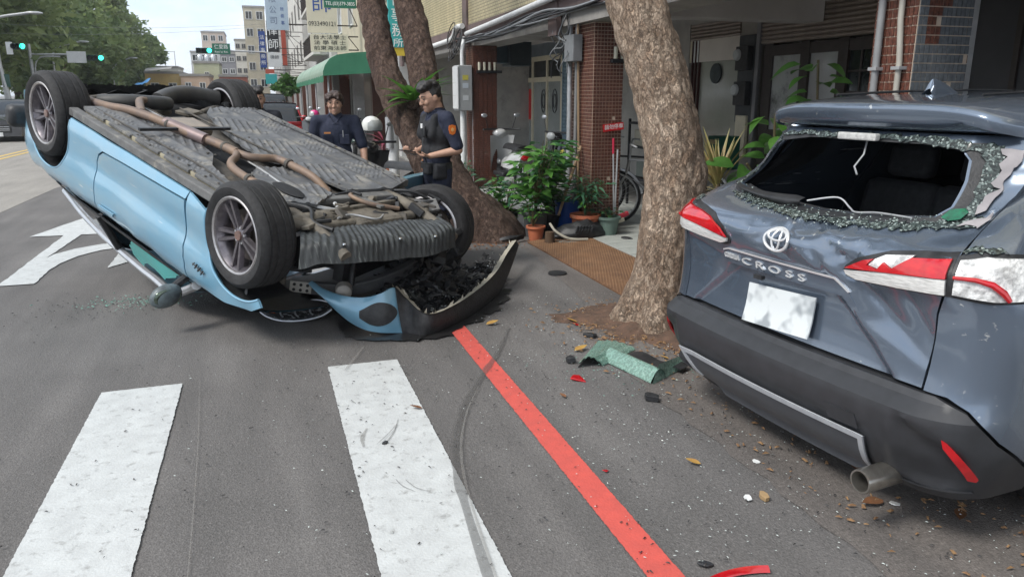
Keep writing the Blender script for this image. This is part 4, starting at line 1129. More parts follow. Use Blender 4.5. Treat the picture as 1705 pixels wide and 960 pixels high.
# brake lamp, wiper, hanging wire
MB().box((.375, 0, 1.432), (.03, .2, .03)).build('brake_light', mat('frosted_lamp', (0.6, 0.6, 0.58), (0.4, 0.4, 0.39), 60, rough=0.3, bump=.5, bscale=150), tg, smooth=0, bevel=.006)
wp = MB()
def wp_f(a, b):
    u = -.08 - .50 * a; z = 1.163 + .018 * a - .012 * math.sin(a * PI)
    w = .04 * (1 - .75 * a) * min(1, .55 + 4 * a); th = (b * 2 - 1)
    p = Vector(sf(u, z + w * th * .55, .03 + .022 * (1 - th * th)))
    return p
wp.grid(wp_f, 22, 8); wp.build('wiper', m_black, tg)
MB().tube([sf(.0, 1.44, -.02), sf(.03, 1.36, -.03), sf(.02, 1.31, -.03), sf(.06, 1.28, -.03)], .004, 5).build('wire', m_steel, tg)
MB().tube(curve_pts([sf(-.06, 1.165, .03), sf(.06, 1.19, .0), sf(.14, 1.16, -.01), sf(.2, 1.15, .01), sf(.3, 1.16, .01), sf(.45, 1.16, .01)]), .004, 5).build('wire', m_steel, tg)
# inside
ins = MB().box2((.12, -.72, .82), (1.05, .72, .895)).box2((.2, -.8, .3), (3.6, .8, .42)).build('load_floor', m_dark, suv, smooth=0)
m_seat = mat('seat_fabric', (0.028, 0.03, 0.034), (0.045, 0.047, 0.052), 30, rough=0.75)
for y in (-.42, 0, .42):
    MB().box((1.15, y, .9), (.14, .44, .55), (0, R(12), 0)).build('rear_seat', m_seat, suv, smooth=40, bevel=.05)
    MB().box((1.23, y, 1.27), (.09, .26, .17), (0, R(10), 0)).build('headrest', m_seat, suv, smooth=40, bevel=.035)
for y in (-.4, .4):
    MB().box((2.1, y, .98), (.16, .5, .7), (0, R(14), 0)).build('front_seat', m_seat, suv, smooth=40, bevel=.06)
    MB().box((2.2, y, 1.42), (.1, .28, .18), (0, R(12), 0)).build('headrest', m_seat, suv, smooth=40, bevel=.04)
# front end
def hood(a, b):
    s = 3.17 + 1.2 * a; y = -.8 + 1.6 * b
    return (s, y * (1 - .12 * a * a), interp(s, [3.17, 3.8, 4.2, 4.37], [1.09, 1.04, .97, .88]) - .1 * abs(y / .8) ** 3)
MB().grid(hood, 14, 16).build('bonnet', m_suv, suv)
MB().grid(lambda a, b: (3.02 + .62 * a * 1.0 - .02, (-.64 - .14 * a) + (1.28 + .28 * a) * b, 1.535 - .44 * a - .05 * abs(2 * b - 1) ** 3), 6, 12).build('windscreen', m_win, suv)
MB().grid(lambda a, b: (4.36 - .2 * abs(2 * b - 1) ** 4 - .05 * (1 - a), -.72 + 1.44 * b, .25 + .64 * a), 6, 16).build('front_bumper', m_grey_p, suv)
MB().box2((.25, -.78, .24), (4.15, .78, .3)).build('underfloor', m_dark, suv, smooth=0)
for s_, y in ((.88, -.79), (.88, .79), (3.52, -.79), (3.52, .79)):
    wheel(suv, Matrix.Translation((s_, y, .345)) @ (Matrix.Rotation(PI, 4, 'Z') if y < 0 else Matrix.Identity(4)), .345, .225, .225, 'plain')
ex = MB().lathe([(.036, 0.06), (.046, 0.06), (.048, -.01), (.042, -.014), (.040, 0.0), (.040, .05)], 24, Matrix.Translation((-.045, -.60, .235)) @ Matrix.Rotation(PI / 2, 4, 'Y') @ Matrix.Scale(1, 4))
ex = MB().lathe([(.030, .30), (.044, .28), (.046, 0.01), (.044, 0.0), (.038, 0.0), (.036, .02), (.034, .25)], 26, Matrix.Translation((-.075, -.60, .235)) @ Matrix.Rotation(R(88), 4, 'Y'))
ex.build('exhaust_tip', mat('stainless', (0.5, 0.48, 0.44), (0.34, 0.32, 0.29), 14, rough=0.28, metal=0.9), suv)
# ------------------------------------------------------------ the overturned light blue coupe
m_blue = car_paint('light_blue_paint', (0.175, 0.375, 0.52), (0.33, 0.41, 0.45), dustf=(0.45, 0.8), metal=0.15, rough=0.28, scr=(0.55, 0.62, 0.64))
CM = Matrix(((0.53585, -0.82765, -0.1669, -0.1402), (-0.80293, -0.56066, 0.20242, 6.5196), (-0.2611, 0.02554, -0.96497, 1.4038), (0, 0, 0, 1)))
coupe = empty('overturned_coupe', 'light blue coupe lying on its roof with its wheels in the air', 'car', matrix=CM)
m_tray = mat('underbody_tray', (0.125, 0.13, 0.138), (0.08, 0.084, 0.09), 9, rough=0.58, c3=(0.25, 0.235, 0.205), s3=6, f3=(0.5, 0.7), bump=.15, bscale=60)
m_under = mat('dirty_underside', (0.05, 0.048, 0.045), (0.1, 0.09, 0.078), 8, rough=0.8, c3=(0.2, 0.17, 0.13), s3=6, f3=(0.58, 0.72))
m_sillg = mat('sill_grey', (0.15, 0.15, 0.147), (0.09, 0.09, 0.089), 12, rough=0.6, c3=(0.3, 0.28, 0.23), s3=7)
m_beige = mat('dusty_cast_metal', (0.19, 0.168, 0.135), (0.10, 0.09, 0.075), 12, rough=0.75, metal=0.2, c3=(0.04, 0.036, 0.032), s3=10, bump=.3, bscale=50)
m_exh = mat('heat_stained_pipe', (0.24, 0.165, 0.115), (0.165, 0.125, 0.105), 7, rough=0.6, metal=0.2, c3=(0.12, 0.1, 0.11), s3=5)
m_exh2 = mat('muffler_steel', (0.055, 0.058, 0.062), (0.09, 0.088, 0.085), 6, rough=0.55, metal=0.3)
CX = [-2.34, -2.3, -2.2, -2.05, -1.85, -1.5, -1.0, 0, 1.0, 1.4, 1.7, 1.9, 2.05, 2.15, 2.22]
CY = [.40, .55, .68, .79, .862, .90, .905, .90, .905, .91, .89, .85, .77, .66, .5]
KZ = [.16, .22, .27, .30, .34, .45, .55, .63, .72, .80, .85, .89, .92, .95]
KT = [.06, .03, .012, .0, -.002, .006, .014, .004, .0, .012, .032, .062, .10, .15]
zk = np.linspace(.14, .98, 85); KS = np.convolve(np.pad(np.interp(zk, KZ, KT), 1, 'edge'), [.25, .5, .25], 'valid')
xk = np.linspace(-2.36, 2.26, 232); CS = np.convolve(np.pad(np.interp(xk, CX, CY), 3, 'edge'), np.array([1, 2, 3, 4, 3, 2, 1]) / 16, 'valid')
def cs(x, z, off=0.0, sg=1):
    y = float(np.interp(x, xk, CS)) - float(np.interp(z, zk, KS))
    cr = math.exp(-abs(z - .60 - .05 * x) / .018) * .008 * math.exp(-((x - .05) / 1.0) ** 4) - math.exp(-abs(z - .74 - .02 * x) / .03) * .007
    dent = cr + .014 * noise.noise((x * 2.2, z * 3, 9 + sg)) + (.02 * noise.noise((x * 5, z * 6, 4)) * sstep(.7, .9, z))
    # haunch over the rear wheel, hollow along the door
    y += .012 * math.exp(-((x + 1.3) / .45) ** 2 - ((z - .7) / .2) ** 2) - .014 * math.exp(-((z - .5) / .09) ** 2) * math.exp(-((x - .1) / .75) ** 4)
    return (x, sg * (y + dent + off), z)
def cpart(name, outline, m, fn, cell=.045, t=.016, off=0.0, parent=coupe, holes=(), smooth=40):
    mb = MB(); patch(mb, outline, fn, cell, t, holes, 1, off)
    return mb.build(name, m, parent, smooth=smooth)
q_o = [(-.36, .338), (.775, .303), (.79, .25), (-.91, .25)] + arcpts((-1.31, .36), .405, -16, 196) + [(-1.83, .27), (-2.05, .33), (-2.2, .42), (-2.3, .55), (-2.32, .75), (-2.28, .92), (-2.1, .955), (-1.6, .955), (-1.27, .955), (-.99, .95), (-.68, .94), (-.505, .935), (-.508, .8), (-.512, .6), (-.488, .455), (-.44, .385)]
d_o = [(-.355, .350), (-.43, .398), (-.475, .46), (-.498, .6), (-.494, .8), (-.49, .93), (.2, .92), (.5, .90), (.795, .875), (.775, .6), (.768, .317)]
f_o = [(.80, .25), (.79, .45), (.79, .6), (.812, .87), (1.02, .865), (1.31, .83), (1.58, .77), (1.68, .70)] + arcpts((1.41, .36), .385, 52, 190)
for sg in (1, -1):
    fn = lambda x, z, o=0.0, s_=sg: cs(x, z, o, s_)
    cpart('rear_quarter', q_o, m_blue, fn)
    dr_ = cpart('door', d_o, m_blue, fn, t=.05 if sg < 0 else .016)
    if sg < 0:
        cpart('door_card', [(-.40, .42), (-.46, .6), (-.46, .88), (.5, .86), (.74, .82), (.73, .36)], m_blue, lambda x, z, o=0.0: cs(x, z, o - .05, -1), .06, .006, 0, dr_)
        hp = Vector((.775, -.9, 0)); dr_.matrix_local = Matrix.Translation(hp) @ Matrix.Rotation(R(74), 4, 'Z') @ Matrix.Translation(-hp)
        dr_['label'] = 'blue door swung open behind the engine bay'
    fd_ = cpart('front_wing', f_o, m_blue, fn)
    # handle recess, seams, badge
    cpart('door_handle', [(-.78, .735), (-.56, .735), (-.55, .70), (-.76, .70)] if False else [(-.42, .80), (-.2, .80), (-.19, .775), (-.41, .775)], m_blue, fn, .02, .012, .018, dr_)
    # wheel-house liners
    for cx in (-1.31, 1.41):
        if cx > 0 and sg < 0: continue
        a0, a1 = (-25, 205) if cx < 0 else (75, 205)
        ln = MB().grid(lambda a, b, c=cx: (c + .40 * math.cos(R(a0 + (a1 - a0) * a)), sg * (.87 - .38 * b), .36 + .40 * math.sin(R(a0 + (a1 - a0) * a))), 24, 4)
        ln.build('wheel_arch_liner', m_black, coupe)
        lp = MB().tube([cs(x, z, -.004, sg) for x, z in arcpts((cx, .36), .398 if cx < 0 else .38, -14 if cx < 0 else 52, 194, 28)], .009, 6)
        lp.build('arch_lip', m_blue, coupe)
    # sill beam and pinch weld
    MB().box2((-1.0, sg * .80, .185), (1.06, sg * .868, .246)).build('sill_beam', m_sillg, coupe, smooth=0, bevel=.008)
    MB().box2((-.9, sg * .775, .168), (1.0, sg * .785, .2)).build('pinch_weld', mat('bare_primer', (0.42, 0.38, 0.27), (0.3, 0.27, 0.2), 16, rough=.7), coupe, smooth=0)
    for k in range(5):
        MB().box2((-.9 + k * .4, sg * .76, .16), (-.58 + k * .4, sg * .80, .1815)).build('sill_clip', m_sillg, coupe, smooth=0, bevel=.003)
    # window line: dark seal, broken green glass, roof rail
    def sw(x, t, o=0.0, s_=sg):
        zt = interp(x, [-1.5, -1.2, -.9, -.5, -.1, .3, .6, .85], [1.06, 1.17, 1.235, 1.265, 1.28, 1.25, 1.10, .92])
        yb = interp(x, [-1.5, -1, 0, .9], [.80, .835, .835, .83]); yt = interp(x, [-1.5, -.9, 0, .9], [.68, .645, .645, .78])
        return (x, s_ * (yb + (yt - yb) * t + o), .925 + (zt - .925) * t)
    cpart('window_seal', [(-1.35, -.04), (.82, -.03), (.82, .06), (-1.3, .05)], m_black, lambda x, t, o=0.0: sw(x, t, o), .06, .01, .004)
    if sg > 0:
        m_cy = glass_mat('green_safety_glass', (0.12, 0.62, 0.58), .82, .12)
        cpart('broken_window', jag([(-.06, .05), (.2, .04), (.5, .04), (.62, .1), (.5, .45), (.3, .62), (.15, .5), (.02, .55), (-.12, .8), (-.2, .6), (-.15, .3)], .02, .08), m_cy, lambda x, t, o=0.0: sw(x, t, o), .05, .004, .002)
    cpart('side_window', [(-1.25, .08), (-.62, .08), (-.6, .9), (-.9, .9), (-1.15, .75)], m_win, lambda x, t, o=0.0: sw(x, t, o), .06, .006, -.004)
    MB().tube([sw(x, 1.0) for x in np.linspace(-1.5, .5, 16)] + [sw(.7, .9), sw(.85, .2)], .032, 8).build('roof_rail', m_silver if sg > 0 else m_black, coupe)
    MB().tube([sw(-.55, 0), sw(-.58, 1)], .03, 6).build('pillar', m_black, coupe)
    # mirror, folded on the road
    mi = MB().ell((.80, sg * 1.01, .99), (.06, .115, .085), 16, 12, Matrix.Rotation(R(14 * sg), 3, 'X'))
    mm_ = mi.build('wing_mirror', m_blue if sg < 0 else mat('scuffed_mirror_shell', (0.04, 0.045, 0.05), (0.16, 0.2, 0.21), 9, rough=.45), coupe)
    MB().tube([(.74, sg * .83, .9), (.76, sg * .93, .95)], .028, 8).build('mirror_arm', m_black, mm_)
    MB().lathe([(0, .0), (.062, .0), (.07, -.01), (.072, -.03)], 20, Matrix.Translation((.842, sg * 1.01, .99)) @ Matrix.Rotation(PI / 2, 4, 'Y') @ Matrix.Scale(1.4, 4, (0, 1, 0))).build('mirror_glass', mat('mirror_glass', (0.16, 0.2, 0.16), (0.06, 0.08, 0.06), 20, rough=.08, metal=.6), mm_)
# tail, boot lid, roof and bonnet skins (mostly facing the road)
CZ = ([-2.34, -2.25, -1.9, -1.5, -1.15, -.8, -.3, .2, .55, .85, 1.1, 1.6, 2.0, 2.15, 2.22], [.82, .95, 1.01, 1.06, 1.2, 1.32, 1.375, 1.36, 1.22, 1.03, .975, .92, .84, .76, .68])
def top(x, b, w, edge):
    y = -w + 2 * w * b; zc = interp(x, *CZ)
    return (x, y, edge + (zc - edge) * (1 - abs(2 * b - 1) ** 2.4))
MB().grid(lambda a, b: top(-2.28 + .98 * a, b, float(np.interp(-2.28 + .98 * a, xk, CS)) - .1, .93), 12, 16).build('boot_lid', m_blue, coupe)
MB().grid(lambda a, b: top(-1.3 + .7 * a, b, .74 - .09 * a, .97 + .27 * a), 8, 14).build('rear_window', m_win, coupe)
MB().grid(lambda a, b: top(-.62 + .95 * a, b, .645, 1.25), 10, 14).build('roof', m_blue, coupe)
MB().grid(lambda a, b: top(.3 + .6 * a, b, .65 + .13 * a, 1.24 - .32 * a), 8, 14).build('windscreen', m_win, coupe)
MB().grid(lambda a, b: top(.86 + .62 * a, b, .82 - .03 * a * a, .9 - .06 * a), 14, 16).build('bonnet', m_blue, coupe)
MB().grid(lambda a, b: Vector(top(.84 + .66 * a, b, .81 - .03 * a * a, .9 - .06 * a)) + Vector((0, 0, -.02)), 10, 12).build('bonnet_liner', m_black, coupe)
tail = MB().grid(lambda a, b: (-2.33 + .14 * abs(2 * a - 1) ** 3, -.56 + 1.12 * a, .40 + .5 * b), 14, 6); tail.build('tail_panel', m_blue, coupe)
rb = MB().grid(lambda a, b: (-2.3 + .62 * b + .14 * abs(2 * a - 1) ** 3 * (1 - b), (-.66 - .17 * b) + (1.32 + .34 * b) * a, .40 - .17 * b + .02 * math.sin(a * 40)), 60, 8); rb.build('rear_valance', m_black, coupe)
for sg in (1, -1):
    for k in range(3):
        cpart('tail_light', [(-2.32 + .03 * k, .72), (-2.30 + .03 * k, .86), (-2.28 + .03 * k, .86), (-2.295 + .03 * k, .72)], m_red_l, lambda x, z, o=0.0, s_=sg: cs(x, z, o, s_), .03, .01, .012)
MB().box2((-2.36, .5, .52), (-2.2, .84, .72)).build('rear_bumper_corner', m_black, coupe, smooth=40, bevel=.05)
# floor pan with tunnel
def floor(a, b):
    x = -1.0 + 2.3 * a; y = -.80 + 1.6 * b
    z = .235 + .09 * math.exp(-((y - .12) / .16) ** 4) + .006 * math.sin(x * 40) * sstep(.3, .34, abs(y - .1))
    return (x, y, z)
MB().grid(floor, 60, 40).build('floor_pan', m_under, coupe)
MB().box2((-2.1, -.6, .30), (1.12, .6, .62)).box2((1.1, -.42, .33), (1.46, .42, .62)).build('inner_structure', m_dark, coupe, smooth=0)
# ribbed trays
def tray_fn(cy, sg):
    def f(x, y, o=0.0):
        d = abs(y - cy)
        r = math.sin((d + x * .42 * sg) * 2 * PI / .062)
        w = sstep(-.75, -.3, math.sin((x + .12 * sg) * 2 * PI / .62 + 4 * d)) * sstep(.03, .05, d)
        z = .165 - .009 * sstep(.35, .7, r) * w + .004 * noise.noise((x * 4, y * 4, 3)) - .014 * math.exp(-(d / .03) ** 2)
        return (x, y, z - o)
    return f
trays = [([(-.96, .775), (-.95, .60), (-.80, .45), (-.55, .37), (-.15, .34), (.30, .42), (.55, .58), (.85, .64), (1.16, .66), (1.1, .775)], .56, 1),
         ([(-.97, -.765), (-.96, -.30), (-.80, -.18), (-.45, -.05), (.0, .04), (.42, .10), (.60, -.02), (.84, -.06), (1.2, -.10), (1.25, -.50), (1.12, -.765)], -.42, -1),
         ([(.66, .06), (.63, .27), (.75, .40), (1.0, .47), (1.3, .50), (1.4, .32), (1.25, .08), (.9, .0)], .25, 1)]
for o_, cy, sg in trays:
    cpart('underbody_tray', o_, m_tray, tray_fn(cy, sg), .0145, .02, smooth=30)
hl = MB().lathe([(0.10, 0), (.115, -.012), (.1, -.02)], 24, Matrix.Translation((1.13, .36, .165)) @ Matrix.Scale(1.4, 4, (1, 0, 0)) @ Matrix.Scale(.6, 4, (0, 1, 0)), cap=True); hl.build('access_hole', m_dark, coupe)
bl = MB()
for k in range(44):
    x = random.uniform(-.95, 1.2); y = random.choice((.74, .76, -.74, -.72, .45, -.12)); y += random.uniform(-.02, .02)
    bl.lathe([(.010, 0), (.008, -.005), (0, -.006)], 8, Matrix.Translation((x, y, .157)))
tag(bl.build('bolt', m_under, coupe), kind='stuff')
# exhaust
def pipe(name, pts, r, m, z=.12, n=10):
    return MB().tube(curve_pts([(p[0], p[1], p[2] if len(p) > 2 else z) for p in pts], 6), r, n).build(name, m, coupe)
pipe('exhaust_pipe', [(-1.3, .62, .2), (-.95, .60, .16), (-.75, .54, .13), (-.58, .50), (-.39, .45), (-.07, .40), (.18, .33), (.42, .31)], .034, m_exh)
pipe('exhaust_pipe', [(.42, .31), (.52, .27), (.56, .2), (.60, .08), (.79, .06), (1.0, .05, .13), (1.15, .02, .2)], .029, m_exh)
pipe('exhaust_pipe', [(.42, .31), (.52, .38), (.62, .48), (.74, .54), (.96, .57), (1.1, .56, .13), (1.25, .54, .2)], .029, m_exh)
for x, y in ((-.30, .435), (.28, .315), (.98, .57), (.72, .065)):
    MB().lathe([(.037, -.015), (.04, -.008), (.04, .008), (.037, .015)], 14, Matrix.Translation((x, y, .12)) @ Matrix.Rotation(PI / 2, 4, 'Y')).build('pipe_clamp', m_under, coupe)
MB().tube([(-.35, .43, .12), (.1, .36, .12)], .046, 12).build('resonator', mat('resonator_steel', (0.26, 0.2, 0.2), (0.2, 0.15, 0.14), 6, rough=.45, metal=.5), coupe)
pipe('muffler', [(-1.30, .50, .22), (-1.18, .35, .18), (-1.15, .1, .18), (-1.2, -.05, .2)], .06, m_exh2)
pipe('muffler', [(-1.28, .0, .2), (-1.40, -.20, .17), (-1.45, -.4, .17), (-1.42, -.66, .2)], .075, m_exh2, n=14)
pipe('exhaust_pipe', [(-1.15, .12, .17), (-1.1, .25, .15), (-.9, .36, .13), (-.62, .49, .12)], .034, m_exh)
MB().box2((-.52, .10, .12), (-.22, .34, .2)).build('heat_shield', mat('heat_shield', (0.36, 0.29, 0.22), (0.26, 0.22, 0.18), 8, rough=.5, metal=.4), coupe, smooth=0, bevel=.03)
MB().box2((-.18, .0, .104), (-.15, .74, .125)).build('brace_bar', m_black, coupe, smooth=0)
for y, r_, m__ in ((.30, .007, m_steel), (.275, .006, m_under), (-.02, .008, m_under), (.70, .007, m_under), (-.70, .007, m_black)):
    pipe('brake_line', [(-.95, y, .17), (-.5, y + .02, .155), (.1, y, .15), (.6, y - .02, .155), (1.15, y + .03, .17)], r_, m__, n=6)
for x, y, w_, h_ in ((-.72, .14, .12, .2), (.12, .14, .2, .1), (-.95, -.1, .2, .14), (.9, .2, .12, .1)):
    MB().box((x, y, .205), (w_, h_, .03), (random.uniform(-.2, .2), random.uniform(-.2, .2), random.uniform(-.3, .3))).build('bracket', random.choice((m_beige, m_under, m_sillg)), coupe, smooth=0, bevel=.006)
# rear axle, arms
for sg in (1, -1):
    pipe('lower_arm', [(-1.36, sg * .74, .3), (-1.2, sg * .5, .24), (-1.05, sg * .28, .24)], .03, m_under)
    pipe('lower_arm', [(-1.36, sg * .74, .32), (-1.5, sg * .5, .26), (-1.6, sg * .3, .25)], .026, m_under)
    MB().tube([(-1.36, sg * .2, .36), (-1.36, sg * .8, .34)], .03, 8).build('drive_shaft', m_under, coupe)
    MB().box((-1.36, sg * .72, .34), (.12, .06, .24), (0, R(20), 0)).build('knuckle', m_beige if sg > 0 else m_sillg, coupe, smooth=0, bevel=.02)
MB().ell((-1.38, .0, .32), (.2, .16, .12), 14, 10).build('differential', m_under, coupe)
MB().box2((-1.7, -.55, .26), (-1.6, .55, .3)).build('rear_crossbeam', m_under, coupe, smooth=0, bevel=.01)
# a torn strip of liner sticking up behind the rear wheels
for (a, b, w) in (((-1.72, .55), (-1.78, -.6), .05), ((-1.62, -.2), (-1.0, -.82), .06), ((-1.85, .5), (-1.95, -.5), .04)):
    mb = MB(); n = 26; A = Vector(a); B = Vector(b)
    for i in range(n):
        p = A.lerp(B, i / n); q = A.lerp(B, (i + 1.0) / n); h = .222 - random.uniform(.0, w * .35)
        mb.add([(p.x, p.y, .26), (q.x, q.y, .26), (q.x + .01, q.y, h), (p.x + .01, p.y, h + random.uniform(-.01, .01))], [(0, 1, 2, 3)])
    mb.build('torn_liner', m_black, coupe, smooth=0)
# engine bay seen from below
pipe('subframe_rail', [(1.02, .56, .22), (1.25, .52, .21), (1.62, .50, .23), (1.95, .5, .3)], .04, m_beige)
pipe('subframe_rail', [(1.1, -.42, .22), (1.3, -.46, .21), (1.62, -.48, .23), (1.95, -.5, .3)], .04, m_beige)
MB().box((1.27, .04, .2), (.10, .96, .05), (0, 0, R(4))).build('cross_member', m_sillg, coupe, smooth=0, bevel=.012)
MB().box((1.43, .06, .21), (.05, .92, .035), (0, R(10), R(-5))).build('brace_bar', m_beige, coupe, smooth=0, bevel=.008)
MB().box((1.36, -.14, .185), (.34, .045, .02), (0, 0, R(-6))).build('brace_bar', m_sillg, coupe, smooth=0, bevel=.004)
MB().box((1.52, -.06, .3), (.3, .42, .18)).build('oil_sump', m_beige, coupe, smooth=0, bevel=.04)
MB().box((1.45, .28, .3), (.26, .22, .16), (0, 0, R(20))).build('gearbox', m_beige, coupe, smooth=0, bevel=.04)
for sg in (1, -1):
    pipe('control_arm', [(1.40, sg * .78, .26), (1.45, sg * .62, .22), (1.3, sg * .42, .22)], .028, m_beige)
    pipe('control_arm', [(1.40, sg * .78, .26), (1.52, sg * .62, .23), (1.66, sg * .46, .23)], .028, m_beige)
    pipe('tie_rod', [(1.56, sg * .76, .3), (1.56, sg * .3, .27)], .014, m_steel)
    MB().tube([(1.36, sg * .42, .3), (1.36, sg * .58, .31), (1.36, sg * .6, .31), (1.36, sg * .78, .34)], [.03, .045, .03, .03], 12).build('drive_shaft', m_beige, coupe)
pipe('steering_rack', [(1.58, .42, .25), (1.58, -.42, .25)], .034, m_beige)
MB().tube([(1.5, .62, .24), (1.5, .3, .23)], [.05, .06], 12).build('engine_mount', m_beige, coupe)
pipe('hose', [(1.2, -.2, .2), (1.3, -.05, .17), (1.45, -.1, .18), (1.55, -.3, .2)], .016, m_exh)
pipe('hose', [(1.3, .5, .18), (1.45, .42, .17), (1.6, .5, .2), (1.75, .46, .2)], .014, m_black)
pipe('hose', [(1.2, -.5, .2), (1.35, -.6, .16), (1.45, -.72, .2)], .012, m_black)
rr_ = random.Random(3)
for k in range(60):
    c = (rr_.uniform(1.18, 1.66), rr_.uniform(-.66, .62), rr_.uniform(.2, .32))
    d = (rr_.uniform(.03, .14), rr_.uniform(.03, .12), rr_.uniform(.02, .06))
    MB().box(c, d, (rr_.uniform(-.5, .5), rr_.uniform(-.5, .5), rr_.uniform(0, 3))).build('bracket', rr_.choice((m_beige, m_sillg, m_under, m_black, m_black, m_under)), coupe, smooth=0, bevel=.006)
for k in range(26):
    p = Vector((rr_.uniform(1.15, 1.62), rr_.uniform(-.6, .6), rr_.uniform(.18, .26)))
    pts = [p]
    for i in range(3): pts.append(pts[-1] + Vector((rr_.uniform(-.1, .12), rr_.uniform(-.16, .16), rr_.uniform(-.03, .03))))
    MB().tube(curve_pts(pts, 4), rr_.choice((.007, .01, .014)), 6).build('hose', rr_.choice((m_black, m_beige, m_steel)), coupe)
# ribbed splash shield hanging off the nose
def shield(x, y, o=0.0):
    # x: 0 back .. 1 front ; y: 0 left .. 1 right
    bx0 = Vector((1.50, .53, .29)).lerp(Vector((1.60, -.60, .28)), y); fx0 = Vector((1.83, .76, .24)).lerp(Vector((2.02, -.44, .23)), y)
    p = bx0.lerp(fx0, x)
    p.x += .12 * math.sin(PI * y) * x + .02 * math.sin(9 * y)
    rib = math.sin((y * 1.05 + .10 * x + .02 * math.sin(x * 5)) * 2 * PI * 27 + 1.3 * math.sin(y * 17))
    z = p.z - .007 * rib * .62 * sstep(.04, .14, x) * (1 - sstep(.93, 1, x)) - .05 * math.sin(PI * x) + .10 * sstep(.86, 1.0, x) + .05 * sstep(.1, .0, y) * x + .02 * noise.noise((x * 3, y * 5, 2))
    return (p.x, p.y, z - o)
mb = MB().grid(lambda a, b: shield(a, b), 20, 200)
mb.build('splash_shield', mat('splash_shield', (0.05, 0.056, 0.058), (0.014, 0.016, 0.018), 3, rough=.55, c3=(0.15, 0.165, 0.16), s3=5, f3=(.56, .7), stretch=(1.2, 13, 1.2), bump=.25, bscale=80), coupe, smooth=60)
for y in (.2, .55, .8):
    MB().lathe([(.012, 0), (.01, -.008), (0, -.009)], 10, Matrix.Translation(Vector(shield(.88, y)) + Vector((0, 0, -.004)))).build('bolt', m_chrome, coupe)
def bar(name, pts, h, d, m):
    P = curve_pts(pts, 6); mb = MB(); n = len(P)
    vs = []
    for p in P: vs += [p + Vector((0, 0, -h)), p + Vector((0, 0, h)), p + Vector((-d, 0, h)), p + Vector((-d, 0, -h))]
    fs = []
    for i in range(n - 1):
        for j in range(4): fs.append((i * 4 + j, i * 4 + (j + 1) % 4, i * 4 + 4 + (j + 1) % 4, i * 4 + 4 + j))
    fs += [(0, 1, 2, 3), (n * 4 - 4, n * 4 - 1, n * 4 - 2, n * 4 - 3)]
    return mb.add(vs, fs).build(name, m, coupe, smooth=30, bevel=.006)
bar('crash_beam', [(1.45, .31, .78), (1.61, .15, .75), (1.71, .0, .70), (1.77, -.21, .62), (1.75, -.45, .55)], .045, .05, mat('beam_black', (0.05, 0.052, 0.056), (0.09, 0.092, 0.096), 9, rough=.5))
bar('mounting_rail', [(1.22, .42, .61), (1.35, .26, .62), (1.55, .08, .63)], .022, .04, m_black)
bar('mounting_rail', [(1.22, .46, .69), (1.38, .27, .68)], .016, .03, m_grey_p)
MB().box((1.26, .44, .74), (.015, .075, .12), (0, 0, R(40))).build('bracket', m_beige, coupe, smooth=0, bevel=.006)
pt_ = MB().box((1.40, .37, .775), (.012, .15, .085), (0, 0, R(40))); pt_ = pt_.build('perforated_plate', mat('plate_zinc', (0.42, 0.41, 0.38), (0.3, 0.295, 0.27), 20, rough=.5, metal=.3), coupe, smooth=0, bevel=.004)
for y in (-.045, 0, .045):
    for z in (-.02, .02):
        MB().lathe([(.011, 0), (.011, .004), (0, .0041)], 10, Matrix.Translation((1.40, .37, .775)) @ Matrix.Rotation(R(40), 4, 'Z') @ Matrix.Translation((.006, y, z)) @ Matrix.Rotation(PI / 2, 4, 'Y')).build('hole', m_dark, pt_)
MB().lathe([(0, .05), (.03, .05), (.055, .03), (.06, -.03)], 18, Matrix.Translation((1.65, .20, .725)) @ Matrix.Rotation(R(40), 4, 'Z') @ Matrix.Rotation(PI / 2, 4, 'Y')).build('horn', mat('horn_cast', (0.4, 0.38, 0.35), (0.28, 0.27, 0.25), 20, rough=.5), coupe)
MB().box((1.46, -.22, .56), (.08, .86, .26), (0, 0, R(-14))).build('radiator', m_black, coupe, smooth=0)
pipe('hose', [(1.56, .06, .52), (1.60, .1, .6), (1.64, .13, .7)], .022, m_black)
pipe('hose', [(1.62, -.5, .45), (1.66, -.6, .52), (1.64, -.75, .6)], .02, m_black)
for k in range(26):
    MB().box((1.66 + rr_.uniform(-.06, .08), rr_.uniform(-.9, -.25), rr_.uniform(.38, .68)), (rr_.uniform(.05, .14), rr_.uniform(.05, .16), rr_.uniform(.03, .1)), (rr_.uniform(-.7, .7), rr_.uniform(-.7, .7), rr_.uniform(0, 3))).build('crushed_part', m_black, coupe, smooth=0, bevel=.008)
for k in range(14):
    MB().box((1.32 + rr_.uniform(-.12, .12), .34 + rr_.uniform(-.16, .16), rr_.uniform(.42, .66)), (rr_.uniform(.05, .12), rr_.uniform(.04, .12), rr_.uniform(.02, .07)), (rr_.uniform(-.7, .7), rr_.uniform(-.7, .7), rr_.uniform(0, 3))).build('crushed_part', rr_.choice((m_black, m_under, m_grey_p)), coupe, smooth=0, bevel=.006)
bar('liner_edge', [(1.30, .70, .45), (1.42, .80, .55), (1.52, .88, .66)], .03, .03, m_black)
